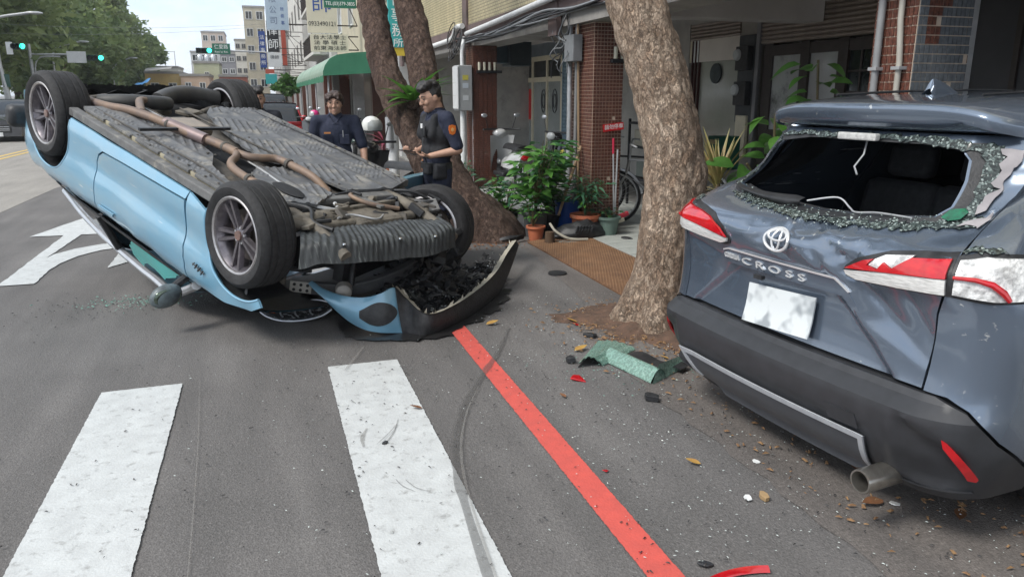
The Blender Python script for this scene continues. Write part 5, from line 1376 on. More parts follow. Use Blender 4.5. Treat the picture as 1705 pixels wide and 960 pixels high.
# headlight at the left front corner, pressed onto the road
H_lo = [(1.078, .455, 1.088), (1.142, .425, 1.114), (1.237, .363, 1.117), (1.351, .268, 1.08), (1.438, .182, 1.023), (1.478, .126, .962)]
H_mi = [(1.13, .494, 1.05), (1.194, .455, 1.034), (1.276, .393, 1.019), (1.38, .304, .98), (1.471, .221, .936), (1.51, .17, .912)]
H_up = [(1.088, .464, 1.067), (1.14, .409, 1.025), (1.205, .347, .988), (1.309, .256, .945), (1.388, .188, .913), (1.459, .141, .914)]
H_tp = [(1.005, .379, 1.099), (1.047, .318, 1.032), (1.102, .258, .984), (1.198, .174, .943), (1.284, .106, .922), (1.36, .064, .94)]
def loft(rows, a, b):
    rows = [curve_pts(r, 5) for r in rows]; n = len(rows[0]) - 1
    k = min(int(a * n), n - 1); t = a * n - k; m = len(rows) - 1; q = min(int(b * m), m - 1); u = b * m - q
    return rows[q][k].lerp(rows[q][k + 1], t).lerp(rows[q + 1][k].lerp(rows[q + 1][k + 1], t), u)
back = [Vector(p) + Vector((-.12, -.12, -.02)) for p in H_lo]
hd = MB().grid(lambda a, b: loft([H_up, H_tp, back], a, b), 25, 6).grid(lambda a, b: loft([H_lo, back], a, b), 25, 2).build('headlight', m_grey_p, coupe, smooth=50)
MB().grid(lambda a, b: loft([H_lo, H_mi, H_up], a, b), 25, 10).build('headlight_lens', mat('headlight_lens', (0.02, 0.022, 0.024), (0.22, 0.23, 0.24), 13, rough=.08, coat=1.0, lo=.55, hi=.68, stretch=(2.2, 2.2, 4), detail=2), hd, smooth=60)
for rw in (H_lo, H_up): MB().tube([Vector(p) + Vector((.006, .006, 0)) for p in curve_pts(rw, 5)], .007, 6).build('trim_strip', m_silver, hd)
MB().grid(lambda a, b: loft([H_lo, H_mi, H_up], .04 + .26 * a, .38 + .4 * b * (1 - .3 * a)) + Vector((.008, .008, 0)), 8, 4).build('reflector', mat('amber_reflector', (0.22, 0.05, 0.015), (0.16, 0.035, 0.012), 20, rough=.2), hd)
for k in range(3):
    MB().tube([loft([H_lo, H_mi, H_up], .42 + .15 * k + .05 * math.cos(t), .52 + .3 * math.sin(t)) + Vector((.009, .009, 0)) for t in np.linspace(.2, 4.4, 12)], .006, 5).build('lamp_ring', m_silver, hd)
for k in range(9):
    p = loft([H_tp, back], random.random(), .1)
    MB().box(p + Vector((0, 0, -.01)), (random.uniform(.04, .1), random.uniform(.04, .09), random.uniform(.02, .05)), (random.uniform(-.6, .6), random.uniform(-.6, .6), random.uniform(0, 3))).build('crushed_part', m_black, coupe, smooth=0, bevel=.006)
# wing badge
bd_ = MB()
for x0, z0, x1, z1, w_ in ((1.09, .715, .94, .70, .004), (1.08, .70, 1.05, .735, .006), (1.045, .69, 1.015, .725, .007), (1.0, .685, .975, .72, .006), (.965, .685, .945, .71, .004)):
    bd_.tube([cs(x0, z0, .012), cs(x1, z1, .012)], w_, 5)
tag(bd_.build('wing_badge', m_black, coupe, smooth=0), kind='stuff')
# wheels
wheel(coupe, Matrix.Translation((1.36, .79, .34)), name='wheel')
wheel(coupe, Matrix.Translation((-1.36, .79, .34)), name='wheel', W=.27)
wheel(coupe, Matrix.Translation((-1.36, -.79, .34)) @ Matrix.Rotation(PI, 4, 'Z'), name='wheel', W=.27)
wheel(coupe, Matrix.Translation((1.42, -.83, .455)) @ Matrix.Rotation(R(180 - 24), 4, 'Z') @ Matrix.Rotation(R(9), 4, 'X'), name='wheel', W=.26)

# torn front bumper cover lying on the road before the nose
bp_ = empty('torn_bumper_cover', 'torn off light blue and black front bumper cover curled on the road', 'bumper', (0.9, 5.0, 0))
BPO = Vector((.9, 5.0, 0))
foot = curve_pts([(.253, 5.27, .315), (.306, 5.20, .25), (.37, 5.14, .18), (.473, 5.10, .08), (.575, 5.02, .035), (.688, 4.97, .02), (.81, 4.98, .005), (.89, 4.93, .0), (.98, 4.89, .0), (1.17, 5.03, .0), (1.43, 5.31, .0), (1.73, 5.74, .0), (1.98, 6.2, .08), (2.22, 6.68, .2)], 6)
crest = curve_pts([(.244, 5.28, .345), (.305, 5.215, .305), (.385, 5.16, .275), (.482, 5.10, .258), (.588, 5.045, .26), (.688, 5.02, .287), (.785, 5.05, .31), (.87, 5.04, .22), (.97, 4.87, .15), (1.19, 5.03, .15), (1.47, 5.37, .17), (1.73, 5.79, .19), (1.96, 6.26, .22), (2.22, 6.76, .25)], 6)
NP = len(foot)
def bump(a, b, k0, k1, thick=0.0, hs=1.0, zoff=0.0):
    k = k0 + (k1 - k0) * a; i = min(int(k), NP - 2); t = k - i
    p = foot[i].lerp(foot[i + 1], t); q = crest[i].lerp(crest[i + 1], t)
    d = (foot[min(i + 1, NP - 1)] - foot[max(i, 0)]).normalized(); n = Vector((d.y, -d.x, 0)).normalized()
    return p.lerp(q, b) + n * ((.03 if k < 36 else .014) * math.sin(PI * b) - thick) + Vector((0, 0, zoff + .008)) - BPO
for nm, k0, k1, mm_ in (('painted_corner', 0, 36.2, m_blue), ('black_grille_edge', 36.2, NP - 1.01, mat('scuffed_black', (0.016, 0.016, 0.018), (0.035, 0.035, 0.037), 18, rough=.6, c3=(0.1, 0.095, 0.09), s3=30, f3=(.62, .74), bump=.4, bscale=60))):
    mb = MB().grid(lambda a, b: bump(a, b, k0, k1), 40, 10).grid(lambda a, b: bump(a, b, k0, k1, .012), 40, 10)
    mb.grid(lambda a, b: bump(a, 1, k0, k1, .012 * b), 40, 1).grid(lambda a, b: bump(b, a, k1, k1) if False else bump(1, a, k0, k1, .012 * b), 10, 1).grid(lambda a, b: bump(0, a, k0, k1, .012 * b), 10, 1)
    mb.build(nm, mm_, bp_, smooth=50)
m_edge = mat('torn_plastic_edge', (0.45, 0.42, 0.34), (0.33, 0.31, 0.26), 20, rough=.7)
def edge(a, b): return bump(a, 1, 36.2, NP - 1.5, -.012 + .045 * b, 1.0, .012 - .012 * b + .004 * math.sin(a * 120) * b)
MB().grid(edge, 70, 2).build('torn_edge', m_edge, bp_, smooth=0)
fog = MB().grid(lambda a, b: bump(.62 + .36 * a, .5 + (b - .5) * .62 * math.sin(PI * (a * .85 + .12)), 0, 36.2, -.006), 16, 5); fog.build('fog_lamp_recess', m_black, bp_)
sh = MB()
for k in range(26):
    f = random.uniform(.45, .98); p = Vector(bump(f, 1, 0, NP - 1.01, .03)); d_ = Vector((random.uniform(-.5, .5), random.uniform(-.2, 1), random.uniform(.2, 1))).normalized() * random.uniform(.02, .06)
    w_ = Vector((random.uniform(-1, 1), random.uniform(-1, 1), 0)).normalized() * .01
    sh.add([p - w_, p + w_, p + d_], [(0, 1, 2)])
tag(sh.build('splinter', m_edge, bp_, smooth=0), kind='stuff')
# heap of broken black plastic inside the bumper
def shard(mb, c, d):
    c = Vector(c); q = Euler((random.uniform(-.9, .9), random.uniform(-.9, .9), random.uniform(0, 6))).to_matrix()
    n = random.choice((3, 4, 4, 5)); pts = []
    for i in range(n):
        a = 2 * PI * (i + random.uniform(-.3, .3)) / n; r_ = random.uniform(.45, 1.1)
        pts.append(Vector((d[0] * r_ * math.cos(a), d[1] * r_ * math.sin(a), d[2] * random.uniform(-.8, .8))))
    mb.prism([c + q @ p for p in pts], q @ Vector((0, 0, d[2] * .6)))
HX = [.7, .84, .97, 1.17, 1.42, 1.75, 2.04]; HY = [5.25, 5.10, 5.0, 5.12, 5.42, 5.88, 6.4]
rp_ = MB()
for k in range(1100):
    x = random.uniform(.74, 1.95); d = random.random() ** 1.3 * .62; y = interp(x, HX, HY) + d
    hh = .27 * math.exp(-((x - 1.05) / .42) ** 2) + .13
    z = random.random() ** .8 * hh * sstep(0, .2, d + .06)
    r_ = random.uniform(.012, .05)
    shard(rp_, (x, y, z), (r_ * random.uniform(.6, 1.7), r_ * random.uniform(.4, 1.0), r_ * random.uniform(.15, .6)))
tag(rp_.build('plastic_debris', m_black, smooth=0, weld=False), 'heap of broken black plastic inside the torn bumper', 'debris', kind='stuff')
rp_ = MB()
for k in range(170):
    x = random.uniform(.8, 1.95); d = random.uniform(.0, .4); y = interp(x, HX, HY) + d
    c = Vector((x, y, .05 + random.uniform(.0, .15) * sstep(0, .3, d) + .08 * math.exp(-((x - 1.05) / .3) ** 2)))
    r_ = random.uniform(.004, .013)
    shard(rp_, c, (r_ * 1.4, r_ * .7, r_ * .5))
tag(rp_.build('pale_debris', mat('pale_shard', (0.3, 0.31, 0.31), (0.5, 0.52, 0.52), 30, rough=.4), smooth=0, weld=False), 'pale splinters scattered over the black debris', 'debris', kind='stuff')
for k in range(7):
    x = .95 + .1 * k; y = interp(x, HX, HY) + random.uniform(.15, .35)
    o = MB().box((0, 0, 0), (random.uniform(.1, .22), random.uniform(.06, .12), random.uniform(.015, .04)), (random.uniform(-.6, .6), random.uniform(-.6, .6), 0)).build('plastic_shard', m_black, smooth=0, bevel=.006)
    o.location = (x, y, .13 + .14 * math.exp(-((x - 1.05) / .4) ** 2)); o.rotation_euler = (0, 0, random.uniform(0, 3))
    tag(o, '%s of the seven broken black plastic slabs lying inside the torn bumper' % ('leftmost', 'second from the left', 'third from the left', 'middle', 'third from the right', 'second from the right', 'rightmost')[k], 'shard', 'large black shards in the torn bumper')
# ------------------------------------------------------------ people: one voxel-fused body each, clothing and hair as children
m_skin = mat('skin', (0.50, 0.30, 0.215), (0.43, 0.25, 0.175), 30, rough=.55)
m_hair_b = mat('black_hair', (0.012, 0.011, 0.012), (0.03, 0.027, 0.026), 60, rough=.45, bump=.6, bscale=120)
m_hair_br = mat('brown_hair', (0.03, 0.018, 0.015), (0.065, 0.038, 0.03), 60, rough=.45, bump=.6, bscale=120)
m_navy = mat('navy_uniform', (0.012, 0.017, 0.038), (0.022, 0.028, 0.055), 18, rough=.85, bump=.35, bscale=26, bdist=.02)
m_vest = mat('black_vest', (0.010, 0.011, 0.014), (0.02, 0.021, 0.025), 24, rough=.8, bump=.3, bscale=40, bdist=.015)
m_frame = mat('spectacle_frame', (0.16, 0.11, 0.09), rough=.3)
def capsule(mb, a, b, ra, rb, n=12, fx=1.0, k=4):
    a = Vector(a); b = Vector(b); d = (b - a); L = d.length
    if L < 1e-6: d = Vector((0, 0, 1))
    d.normalize()
    up = Vector((1, 0, 0)) if abs(d.x) < .8 else Vector((0, 1, 0))
    y = d.cross(up).normalized(); x = y.cross(d).normalized()
    prof = [(ra * math.sin(t), -ra * math.cos(t)) for t in [PI / 2 * i / k for i in range(k + 1)]] + [(rb * math.cos(t), L + rb * math.sin(t)) for t in [PI / 2 * i / k for i in range(k + 1)]]
    vs = []; fs = []
    for r_, h in prof:
        for j in range(n):
            t = 2 * PI * j / n
            vs.append(a + d * h + x * (r_ * math.cos(t) * fx) + y * (r_ * math.sin(t)))
    for i in range(len(prof) - 1):
        for j in range(n):
            fs.append((i * n + j, i * n + (j + 1) % n, (i + 1) * n + (j + 1) % n, (i + 1) * n + j))
    mb.add(vs, fs)
def fuse(mb, name, m, parent, voxel, smooth=3, M=None):
    o = mb.build(name, m, parent, smooth=80)
    md = o.modifiers.new('fuse', 'REMESH'); md.mode = 'VOXEL'; md.voxel_size = voxel; md.use_smooth_shade = True
    sm = o.modifiers.new('smooth', 'SMOOTH'); sm.factor = .5; sm.iterations = smooth
    bake(o)
    o.data.materials.clear(); o.data.materials.append(m)
    return o
def hand(mb, wrist, dirv, palm_n, side, curl):
    """palm, four fingers of unequal length with two bends, thumb from the side near its base"""
    w = Vector(wrist); d = Vector(dirv).normalized(); n = Vector(palm_n); n = (n - d * n.dot(d)).normalized(); s = d.cross(n) * side
    for t in (-.026, -.009, .009, .026):
        capsule(mb, w + s * t * .7, w + d * .085 + s * t, .013, .0115, 8)
    for i, (t, L) in enumerate(((-.029, .062), (-.010, .078), (.010, .084), (.029, .074))):
        p = w + d * .088 + s * t; a = 0
        dd = d.copy()
        for k, (f, r0, r1) in enumerate(((.45, .0095, .009), (.32, .009, .008), (.25, .008, .007))):
            a += curl * (1.0 + .08 * i)
            dd = (d * math.cos(a) + n * math.sin(a)).normalized()
            q = p + dd * L * f
            capsule(mb, p, q, r0, r1, 8, k=3); p = q
    p = w + d * .025 + s * .032
    q = p + (d * .65 + s * .62 + n * .35).normalized() * .042; capsule(mb, p, q, .0125, .0105, 8)
    q2 = q + (d * .85 + s * .15 + n * .5).normalized() * .032; capsule(mb, q, q2, .0102, .0085, 8)
def person(label, loc, rz, H, pose, hair, clothes, hair_fn, glasses=True, group=None, lean=0.0):
    P = empty('person', label, 'person', loc, (0, 0, rz), group)
    k = H / 1.72
    P.scale = (k, k, k)
    hd = pose['head_pitch']; hm = Matrix.Rotation(pose.get('head_yaw', 0), 3, 'Z') @ Matrix.Rotation(hd, 3, 'X')
    hc = Vector(pose.get('head', (0, -.012, 1.585)))
    neck_top = Vector((0, .012, 1.50))
    def hp(p): return hc + hm @ Vector(p)
    b = MB()
    # head (face looks along -Y)
    b.ell(hc, (.078, .097, .098), 20, 14, hm)
    b.ell(hp((0, -.022, -.058)), (.058, .066, .062), 18, 12, hm)
    capsule(b, hp((0, -.075, -.095)), hp((0, -.06, -.10)), .022, .024, 10)
    capsule(b, hp((0, -.094, .01)), hp((0, -.112, -.030)), .009, .014, 8)
    for sx in (-1, 1):
        b.ell(hp((sx * .012, -.105, -.034)), (.009, .009, .007), 8, 6, hm)
        b.ell(hp((sx * .080, .008, -.012)), (.009, .02, .032), 10, 8, hm)
        b.ell(hp((sx * .036, -.072, -.028)), (.026, .020, .026), 10, 8, hm)
        capsule(b, hp((sx * .012, -.094, .026)), hp((sx * .05, -.078, .028)), .008, .007, 8)
    b.ell(hp((0, -.088, -.066)), (.024, .010, .006), 10, 6, hm); b.ell(hp((0, -.086, -.077)), (.02, .010, .0065), 10, 6, hm)
    capsule(b, (0, .02, 1.38), neck_top, .06, .056, 14); capsule(b, neck_top, hc + Vector((0, .01, -.03)), .056, .058, 14)
    # trunk
    b.ell((0, .01, 1.27), (.155, .105, .19), 18, 12); b.ell((0, .005, 1.06), (.14, .10, .19), 18, 12); b.ell((0, .01, .93), (.16, .115, .13), 18, 12)
    capsule(b, (-.15, .015, 1.40), (.15, .015, 1.40), .058, .058, 12)
    cl = {'shirt': MB(), 'trousers': MB()}
    g = .014
    S = cl['shirt']; Tt = cl['trousers']
    S.ell((0, .01, 1.27), (.155 + g, .105 + g, .20), 18, 12); S.ell((0, .005, 1.06), (.145 + g, .105 + g, .19), 18, 12)
    capsule(S, (-.15, .015, 1.40), (.15, .015, 1.40), .064, .064, 12); capsule(S, (0, .02, 1.40), (0, .015, 1.455), .085, .066, 14)
    Tt.ell((0, .01, .93), (.16 + g, .115 + g, .14), 18, 12)
    for sx, arm in ((-1, pose['arm_r']), (1, pose['arm_l'])):
        sh, el, wr = Vector((sx * .19, .015, 1.40)), Vector(arm[0]), Vector(arm[1])
        capsule(b, sh, el, .052, .040, 12); capsule(b, el, wr, .040, .027, 12)
        hand(b, wr, arm[2], arm[3], sx * arm[4], arm[5])
        cut = sh.lerp(el, .86)
        capsule(S, sh, cut, .064, .060, 12)
    for sx, leg in ((-1, pose['leg_r']), (1, pose['leg_l'])):
        hp_ = Vector((sx * .085, .01, .92)); kn = Vector(leg[0]); an = Vector(leg[1])
        capsule(b, hp_, kn, .085, .055, 12); capsule(b, kn, an, .054, .038, 12)
        toe = an + Vector((sx * .03, -.15, -.055)); capsule(b, an + Vector((0, .03, -.05)), toe, .036, .03, 10)
        capsule(Tt, hp_, kn, .098, .072, 12); capsule(Tt, kn, an + Vector((0, .005, -.01)), .072, .064, 12)
        sm = MB(); capsule(sm, an + Vector((0, .035, -.04)), toe + Vector((0, -.01, .0)), .046, .038, 12, 1.0); capsule(sm, an + Vector((0, .02, -.0)), an + Vector((0, .02, .05)), .05, .052, 12)
        fuse(sm, 'shoe', m_black, P, .014, 2)
    body = fuse(b, 'body', m_skin, P, .0075, 2)
    fuse(S, 'shirt', clothes[0], P, .013, 4)
    fuse(Tt, 'trousers', clothes[1], P, .014, 4)
    hr = MB(); hair_fn(hr, hp, hm)
    h = fuse(hr, 'hair', hair, P, .008, 1)
    for v in h.data.vertices:
        n_ = noise.noise(v.co * 38) * .006 + noise.noise(v.co * 90) * .003
        v.co += v.normal * n_
    for sx in (-1, 1):
        e = MB().ell(hp((sx * .033, -.084, .006)), (.0135, .009, .006), 12, 8, hm); e.build('eye', mat('eye_dark', (0.03, 0.022, 0.02), rough=.15), P)
        br = MB(); br.tube([hp((sx * .014, -.100, .030)), hp((sx * .035, -.095, .037)), hp((sx * .056, -.077, .031))], [.003, .0042, .002], 6); br.build('eyebrow', hair, P)
    MB().tube([hp((-.026, -.094, -.070)), hp((0, -.102, -.0705)), hp((.026, -.094, -.070))], [.0012, .002, .0012], 6).build('lips', mat('lips', (0.42, 0.2, 0.16), rough=.5), P)
    if glasses:
        gl = MB()
        for sx in (-1, 1):
            gl.tube([hp((sx * (.034 + .026 * math.cos(t)), -.108 + .012 * abs(math.cos(t)) * (1 if math.cos(t) > 0 else .0), .002 + .019 * math.sin(t))) for t in [2 * PI * i / 18 for i in range(19)]], .0014, 5, cap=False)
            gl.tube([hp((sx * .06, -.098, .006)), hp((sx * .081, -.05, .008)), hp((sx * .084, .01, .004))], .0014, 5)
        gl.tube([hp((-.008, -.109, .004)), hp((.008, -.109, .004))], .0014, 5)
        gl.build('glasses', m_frame, P)
    # collar
    co = MB()
    for sx in (-1, 1):
        co.add([hc * 0 + Vector(p) for p in ((sx * .005, -.098, 1.375), (sx * .066, -.085, 1.36), (sx * .075, -.03, 1.45), (sx * .062, -.052, 1.462))], [(0, 1, 2, 3)])
        co.add([Vector(p) for p in ((sx * .075, -.03, 1.45), (sx * .062, -.052, 1.462), (sx * .05, .07, 1.48), (sx * .07, .085, 1.45))], [(0, 1, 2, 3)])
    c_ = co.build('collar', clothes[0], P, smooth=0); md = c_.modifiers.new('thick', 'SOLIDIFY'); md.thickness = .008
    return P, hp
def hair_a(hr, hp, hm):          # parted brown hair over the forehead
    hr.ell(hp((0, .018, .030)), (.088, .098, .086), 18, 12, hm); hr.ell(hp((0, -.03, .07)), (.075, .062, .045), 16, 10, hm)
    for x, y, z, rx, rz in ((-.06, -.045, .055, .035, .04), (-.025, -.07, .075, .04, .03), (.03, -.068, .075, .045, .032), (.066, -.04, .05, .03, .04), (-.083, .0, .01, .016, .045), (.083, .0, .01, .016, .045), (.05, -.082, .05, .022, .018), (-.05, -.078, .052, .022, .02)):
        hr.ell(hp((x, y, z)), (rx, .035, rz), 12, 8, hm)
def hair_b(hr, hp, hm):          # short sides, thick quiff
    hr.ell(hp((0, .02, .022)), (.083, .092, .082), 18, 12, hm)
    for x, y, z, rx, ry, rz in ((0, -.055, .095, .065, .05, .045), (.03, -.02, .115, .05, .06, .04), (-.03, -.02, .115, .05, .06, .04), (0, .045, .105, .07, .055, .04), (0, .085, .06, .06, .03, .05), (.02, -.085, .10, .04, .03, .028)):
        hr.ell(hp((x, y, z)), (rx, ry, rz), 12, 8, hm)
armdown = lambda sx: ((sx * .255, .03, 1.12), (sx * .27, -.04, .88), (sx * .02, -.12, -1), (-sx * 1, 0, 0), 1, .28)
legs = {'leg_r': ((-.10, -.01, .50), (-.11, .02, .09)), 'leg_l': ((.10, -.01, .50), (.11, .02, .09))}
# officer facing the camera behind the wreck
pose = dict(head_pitch=R(8), head_yaw=R(-4), arm_r=armdown(-1), arm_l=((.27, .0, 1.12), (.275, -.12, .90), (.05, -.35, -1), (-1, 0, 0), 1, .35), **legs)
p1_, hp1 = person('officer with brown hair and glasses in a navy shirt behind the overturned coupe', (0.70, 7.86, 0), R(-6), 1.66, pose, m_hair_br, (m_navy, m_navy), hair_a, group='police officers at the scene')
MB().box((-.085, -.128, 1.285), (.065, .008, .016)).build('name_tag', mat('orange_tag', (0.55, 0.22, 0.06), rough=.5), p1_, smooth=0)
for sx in (-1, 1):
    MB().box((sx * .085, -.122, 1.22), (.10, .012, .10), (R(4), 0, R(-sx * 12))).build('pocket', m_navy, p1_, smooth=0, bevel=.006)
MB().tube([(.07, -.135, 1.24), (.07, -.133, 1.31)], .004, 6).build('pen', m_steel, p1_)
bt = MB().lathe([(.168, .955), (.172, .96), (.172, .995), (.168, 1.0)], 32, Matrix.Scale(.72, 4, (0, 1, 0))); bt.build('belt', m_black, p1_)
# officer in profile looking at his hands by the tree
pose = dict(head=(0, -.045, 1.575), head_pitch=R(17), arm_r=((-.25, .05, 1.13), (-.14, -.15, 1.08), (.5, -1, .1), (0, -.2, 1), 1, .42), arm_l=((.25, .09, 1.12), (.14, -.135, 1.07), (-.45, -1, .12), (0, -.1, 1), -1, .45), **legs)
p2_, hp2 = person('officer with black quiff and stab vest looking down at his hands beside the tree', (1.50, 6.90, 0), R(-74), 1.725, pose, m_hair_b, (m_navy, m_navy), hair_b, group='police officers at the scene')
vs = MB(); vs.ell((0, .01, 1.25), (.176, .142, .185), 20, 12); vs.ell((0, .008, 1.10), (.17, .14, .13), 20, 12)
for sx in (-1, 1): capsule(vs, (sx * .10, -.06, 1.40), (sx * .10, .08, 1.42), .036, .036, 10); capsule(vs, (sx * .10, -.09, 1.25), (sx * .10, -.06, 1.40), .05, .036, 10)
fuse(vs, 'vest', m_vest, p2_, .014, 3)
m_hiv = mat('lime_reflective_band', (0.35, 0.62, 0.03), (0.3, 0.5, 0.03), 20, rough=.4)
for z in (1.20, 1.10):
    MB().grid(lambda a, b, z=z: ((.176 * math.sin(-1.0 + 2.0 * a)), .152 * math.cos(-1.0 + 2.0 * a) + .012, z + .05 * b), 12, 1).build('reflective_band', m_hiv, p2_)
# shoulder badge on the right sleeve
def badge(P, sx):
    c = Vector((sx * .272, .018, 1.30))
    o2 = [(-.032, .035), (0, .042), (.032, .035), (.036, 0), (.026, -.035), (0, -.046), (-.026, -.035), (-.036, 0)]
    mb = MB().prism([c + Vector((0, y, z - .25 * abs(y) * 0)) for y, z in o2], (sx * .006, 0, 0)); bb = mb.build('shoulder_badge', mat('orange_badge', (0.78, 0.2, 0.03), rough=.5), P, smooth=0)
    st_ = [(c.y + (.02 if i % 2 == 0 else .01) * math.sin(PI * i / 6), c.z + (.02 if i % 2 == 0 else .011) * math.cos(PI * i / 6)) for i in range(12)]
    MB().prism([Vector((c.x + sx * .0065, y, z)) for y, z in st_], (sx * .003, 0, 0)).build('emblem', mat('badge_yellow', (0.8, 0.5, 0.2), rough=.5), bb, smooth=0)
badge(p2_, 1)
bt = MB().lathe([(.172, .945), (.178, .95), (.178, 1.0), (.172, 1.005)], 32, Matrix.Scale(.74, 4, (0, 1, 0))); bt.build('belt', m_black, p2_)
MB().box((.155, -.05, .93), (.07, .13, .15)).build('pouch', m_vest, p2_, smooth=40, bevel=.025)
MB().box((.09, -.14, .95), (.10, .06, .10)).build('pouch', m_vest, p2_, smooth=40, bevel=.02)
MB().box((-.13, .09, .92), (.08, .08, .16)).build('pouch', m_vest, p2_, smooth=40, bevel=.02)
MB().box((.07, -.155, 1.28), (.055, .03, .10)).build('radio', m_black, p2_, smooth=40, bevel=.01)
MB().tube(curve_pts([(.07, -.16, 1.24), (.10, -.19, 1.12), (.12, -.16, 1.0)]), .006, 6).build('radio_cord', m_black, p2_)
MB().box((.07, -.176, 1.33), (.03, .008, .04)).build('clip', m_white, p2_, smooth=0)
MB().box((.02, -.30, 1.115), (.075, .14, .009), (R(-8), 0, 0)).build('phone', m_black, p2_, smooth=0, bevel=.003)
# bystander further back
pose = dict(head_pitch=R(6), head_yaw=R(10), arm_r=armdown(-1), arm_l=armdown(1), **legs)
m_tee = mat('dark_tee', (0.02, 0.022, 0.032), (0.03, 0.032, 0.045), 12, rough=.85)
p3_, _ = person('bystander in a dark shirt standing behind the far rear wheel of the coupe', (-.02, 9.3, 0), R(-10), 1.69, pose, m_hair_b, (m_tee, m_vest), hair_b, glasses=False)
# ------------------------------------------------------------ trees and plants
def bark_material(name, c1, c2, c3, sc=26):
    m = bpy.data.materials.new(name); m.use_nodes = True
    nt = m.node_tree; b = nt.nodes['Principled BSDF']; N = nt.nodes.new; K = nt.links.new
    tc = N('ShaderNodeTexCoord'); mp = N('ShaderNodeMapping'); mp.inputs['Scale'].default_value = (1, 1, .55)
    K(tc.outputs['Object'], mp.inputs[0])
    n0 = N('ShaderNodeTexNoise'); n0.inputs['Scale'].default_value = 14; n0.inputs['Detail'].default_value = 7; n0.inputs['Roughness'].default_value = .7; K(mp.outputs[0], n0.inputs['Vector'])
    ad = N('ShaderNodeMix'); ad.data_type = 'RGBA'; ad.blend_type = 'LINEAR_LIGHT'; ad.inputs['Factor'].default_value = .09
    K(mp.outputs[0], ad.inputs[6]); K(n0.outputs['Color'], ad.inputs[7])
    eds = []
    for s_, w_, lo_ in ((sc, .07, .38), (sc * 2.3, .10, .68)):
        v2 = N('ShaderNodeTexVoronoi'); v2.feature = 'DISTANCE_TO_EDGE'; v2.inputs['Scale'].default_value = s_; K(ad.outputs[2], v2.inputs['Vector'])
        e = N('ShaderNodeMapRange'); e.inputs['From Max'].default_value = w_; e.inputs['To Min'].default_value = lo_; K(v2.outputs['Distance'], e.inputs['Value']); eds.append(e)
    v1 = N('ShaderNodeTexVoronoi'); v1.inputs['Scale'].default_value = sc; K(ad.outputs[2], v1.inputs['Vector'])
    sp = N('ShaderNodeSeparateColor'); K(v1.outputs['Color'], sp.inputs[0])
    n1 = N('ShaderNodeTexNoise'); n1.inputs['Scale'].default_value = 2.6; n1.inputs['Detail'].default_value = 12; n1.inputs['Roughness'].default_value = .82; K(tc.outputs['Object'], n1.inputs['Vector'])
    n2 = N('ShaderNodeTexNoise'); n2.inputs['Scale'].default_value = 34; n2.inputs['Detail'].default_value = 5; n2.inputs['Roughness'].default_value = .7; K(mp.outputs[0], n2.inputs['Vector'])
    def madd(a, f, c):
        q = N('ShaderNodeMath'); q.operation = 'MULTIPLY_ADD'; K(a, q.inputs[0]); q.inputs[1].default_value = f
        if c is None: q.inputs[2].default_value = 0
        else: K(c, q.inputs[2])
        return q.outputs[0]
    val = madd(sp.outputs[0], .13, madd(n2.outputs['Fac'], .36, madd(n1.outputs['Fac'], .62, None)))
    rp = N('ShaderNodeValToRGB'); rp.color_ramp.elements[0].position = .31; rp.color_ramp.elements[0].color = rgb(c1); rp.color_ramp.elements[1].position = .69; rp.color_ramp.elements[1].color = rgb(c3)
    e = rp.color_ramp.elements.new(.48); e.color = rgb(c2)
    K(val, rp.inputs[0])
    mu = N('ShaderNodeMath'); mu.operation = 'MULTIPLY'; K(eds[0].outputs[0], mu.inputs[0]); K(eds[1].outputs[0], mu.inputs[1])
    sc_ = N('ShaderNodeVectorMath'); sc_.operation = 'SCALE'; K(rp.outputs[0], sc_.inputs[0]); K(mu.outputs[0], sc_.inputs['Scale'])
    K(sc_.outputs[0], b.inputs['Base Color']); b.inputs['Roughness'].default_value = .92
    bp = N('ShaderNodeBump'); bp.inputs['Distance'].default_value = .03; bp.inputs['Strength'].default_value = .9
    K(madd(mu.outputs[0], 1.0, madd(n2.outputs['Fac'], .6, sp.outputs[1])), bp.inputs['Height']); K(bp.outputs[0], b.inputs['Normal'])
    return m
m_bark1 = bark_material('flaking_bark', (0.12, 0.072, 0.05), (0.34, 0.235, 0.162), (0.64, 0.505, 0.39), 24)
m_bark2 = bark_material('dark_bark', (0.045, 0.027, 0.022), (0.115, 0.07, 0.054), (0.24, 0.16, 0.125), 20)
m_wound = mat('fresh_wood_scar', (0.36, 0.17, 0.085), (0.22, 0.10, 0.055), 14, rough=.8, stretch=(1, 1, .3), bump=.5, bscale=40)
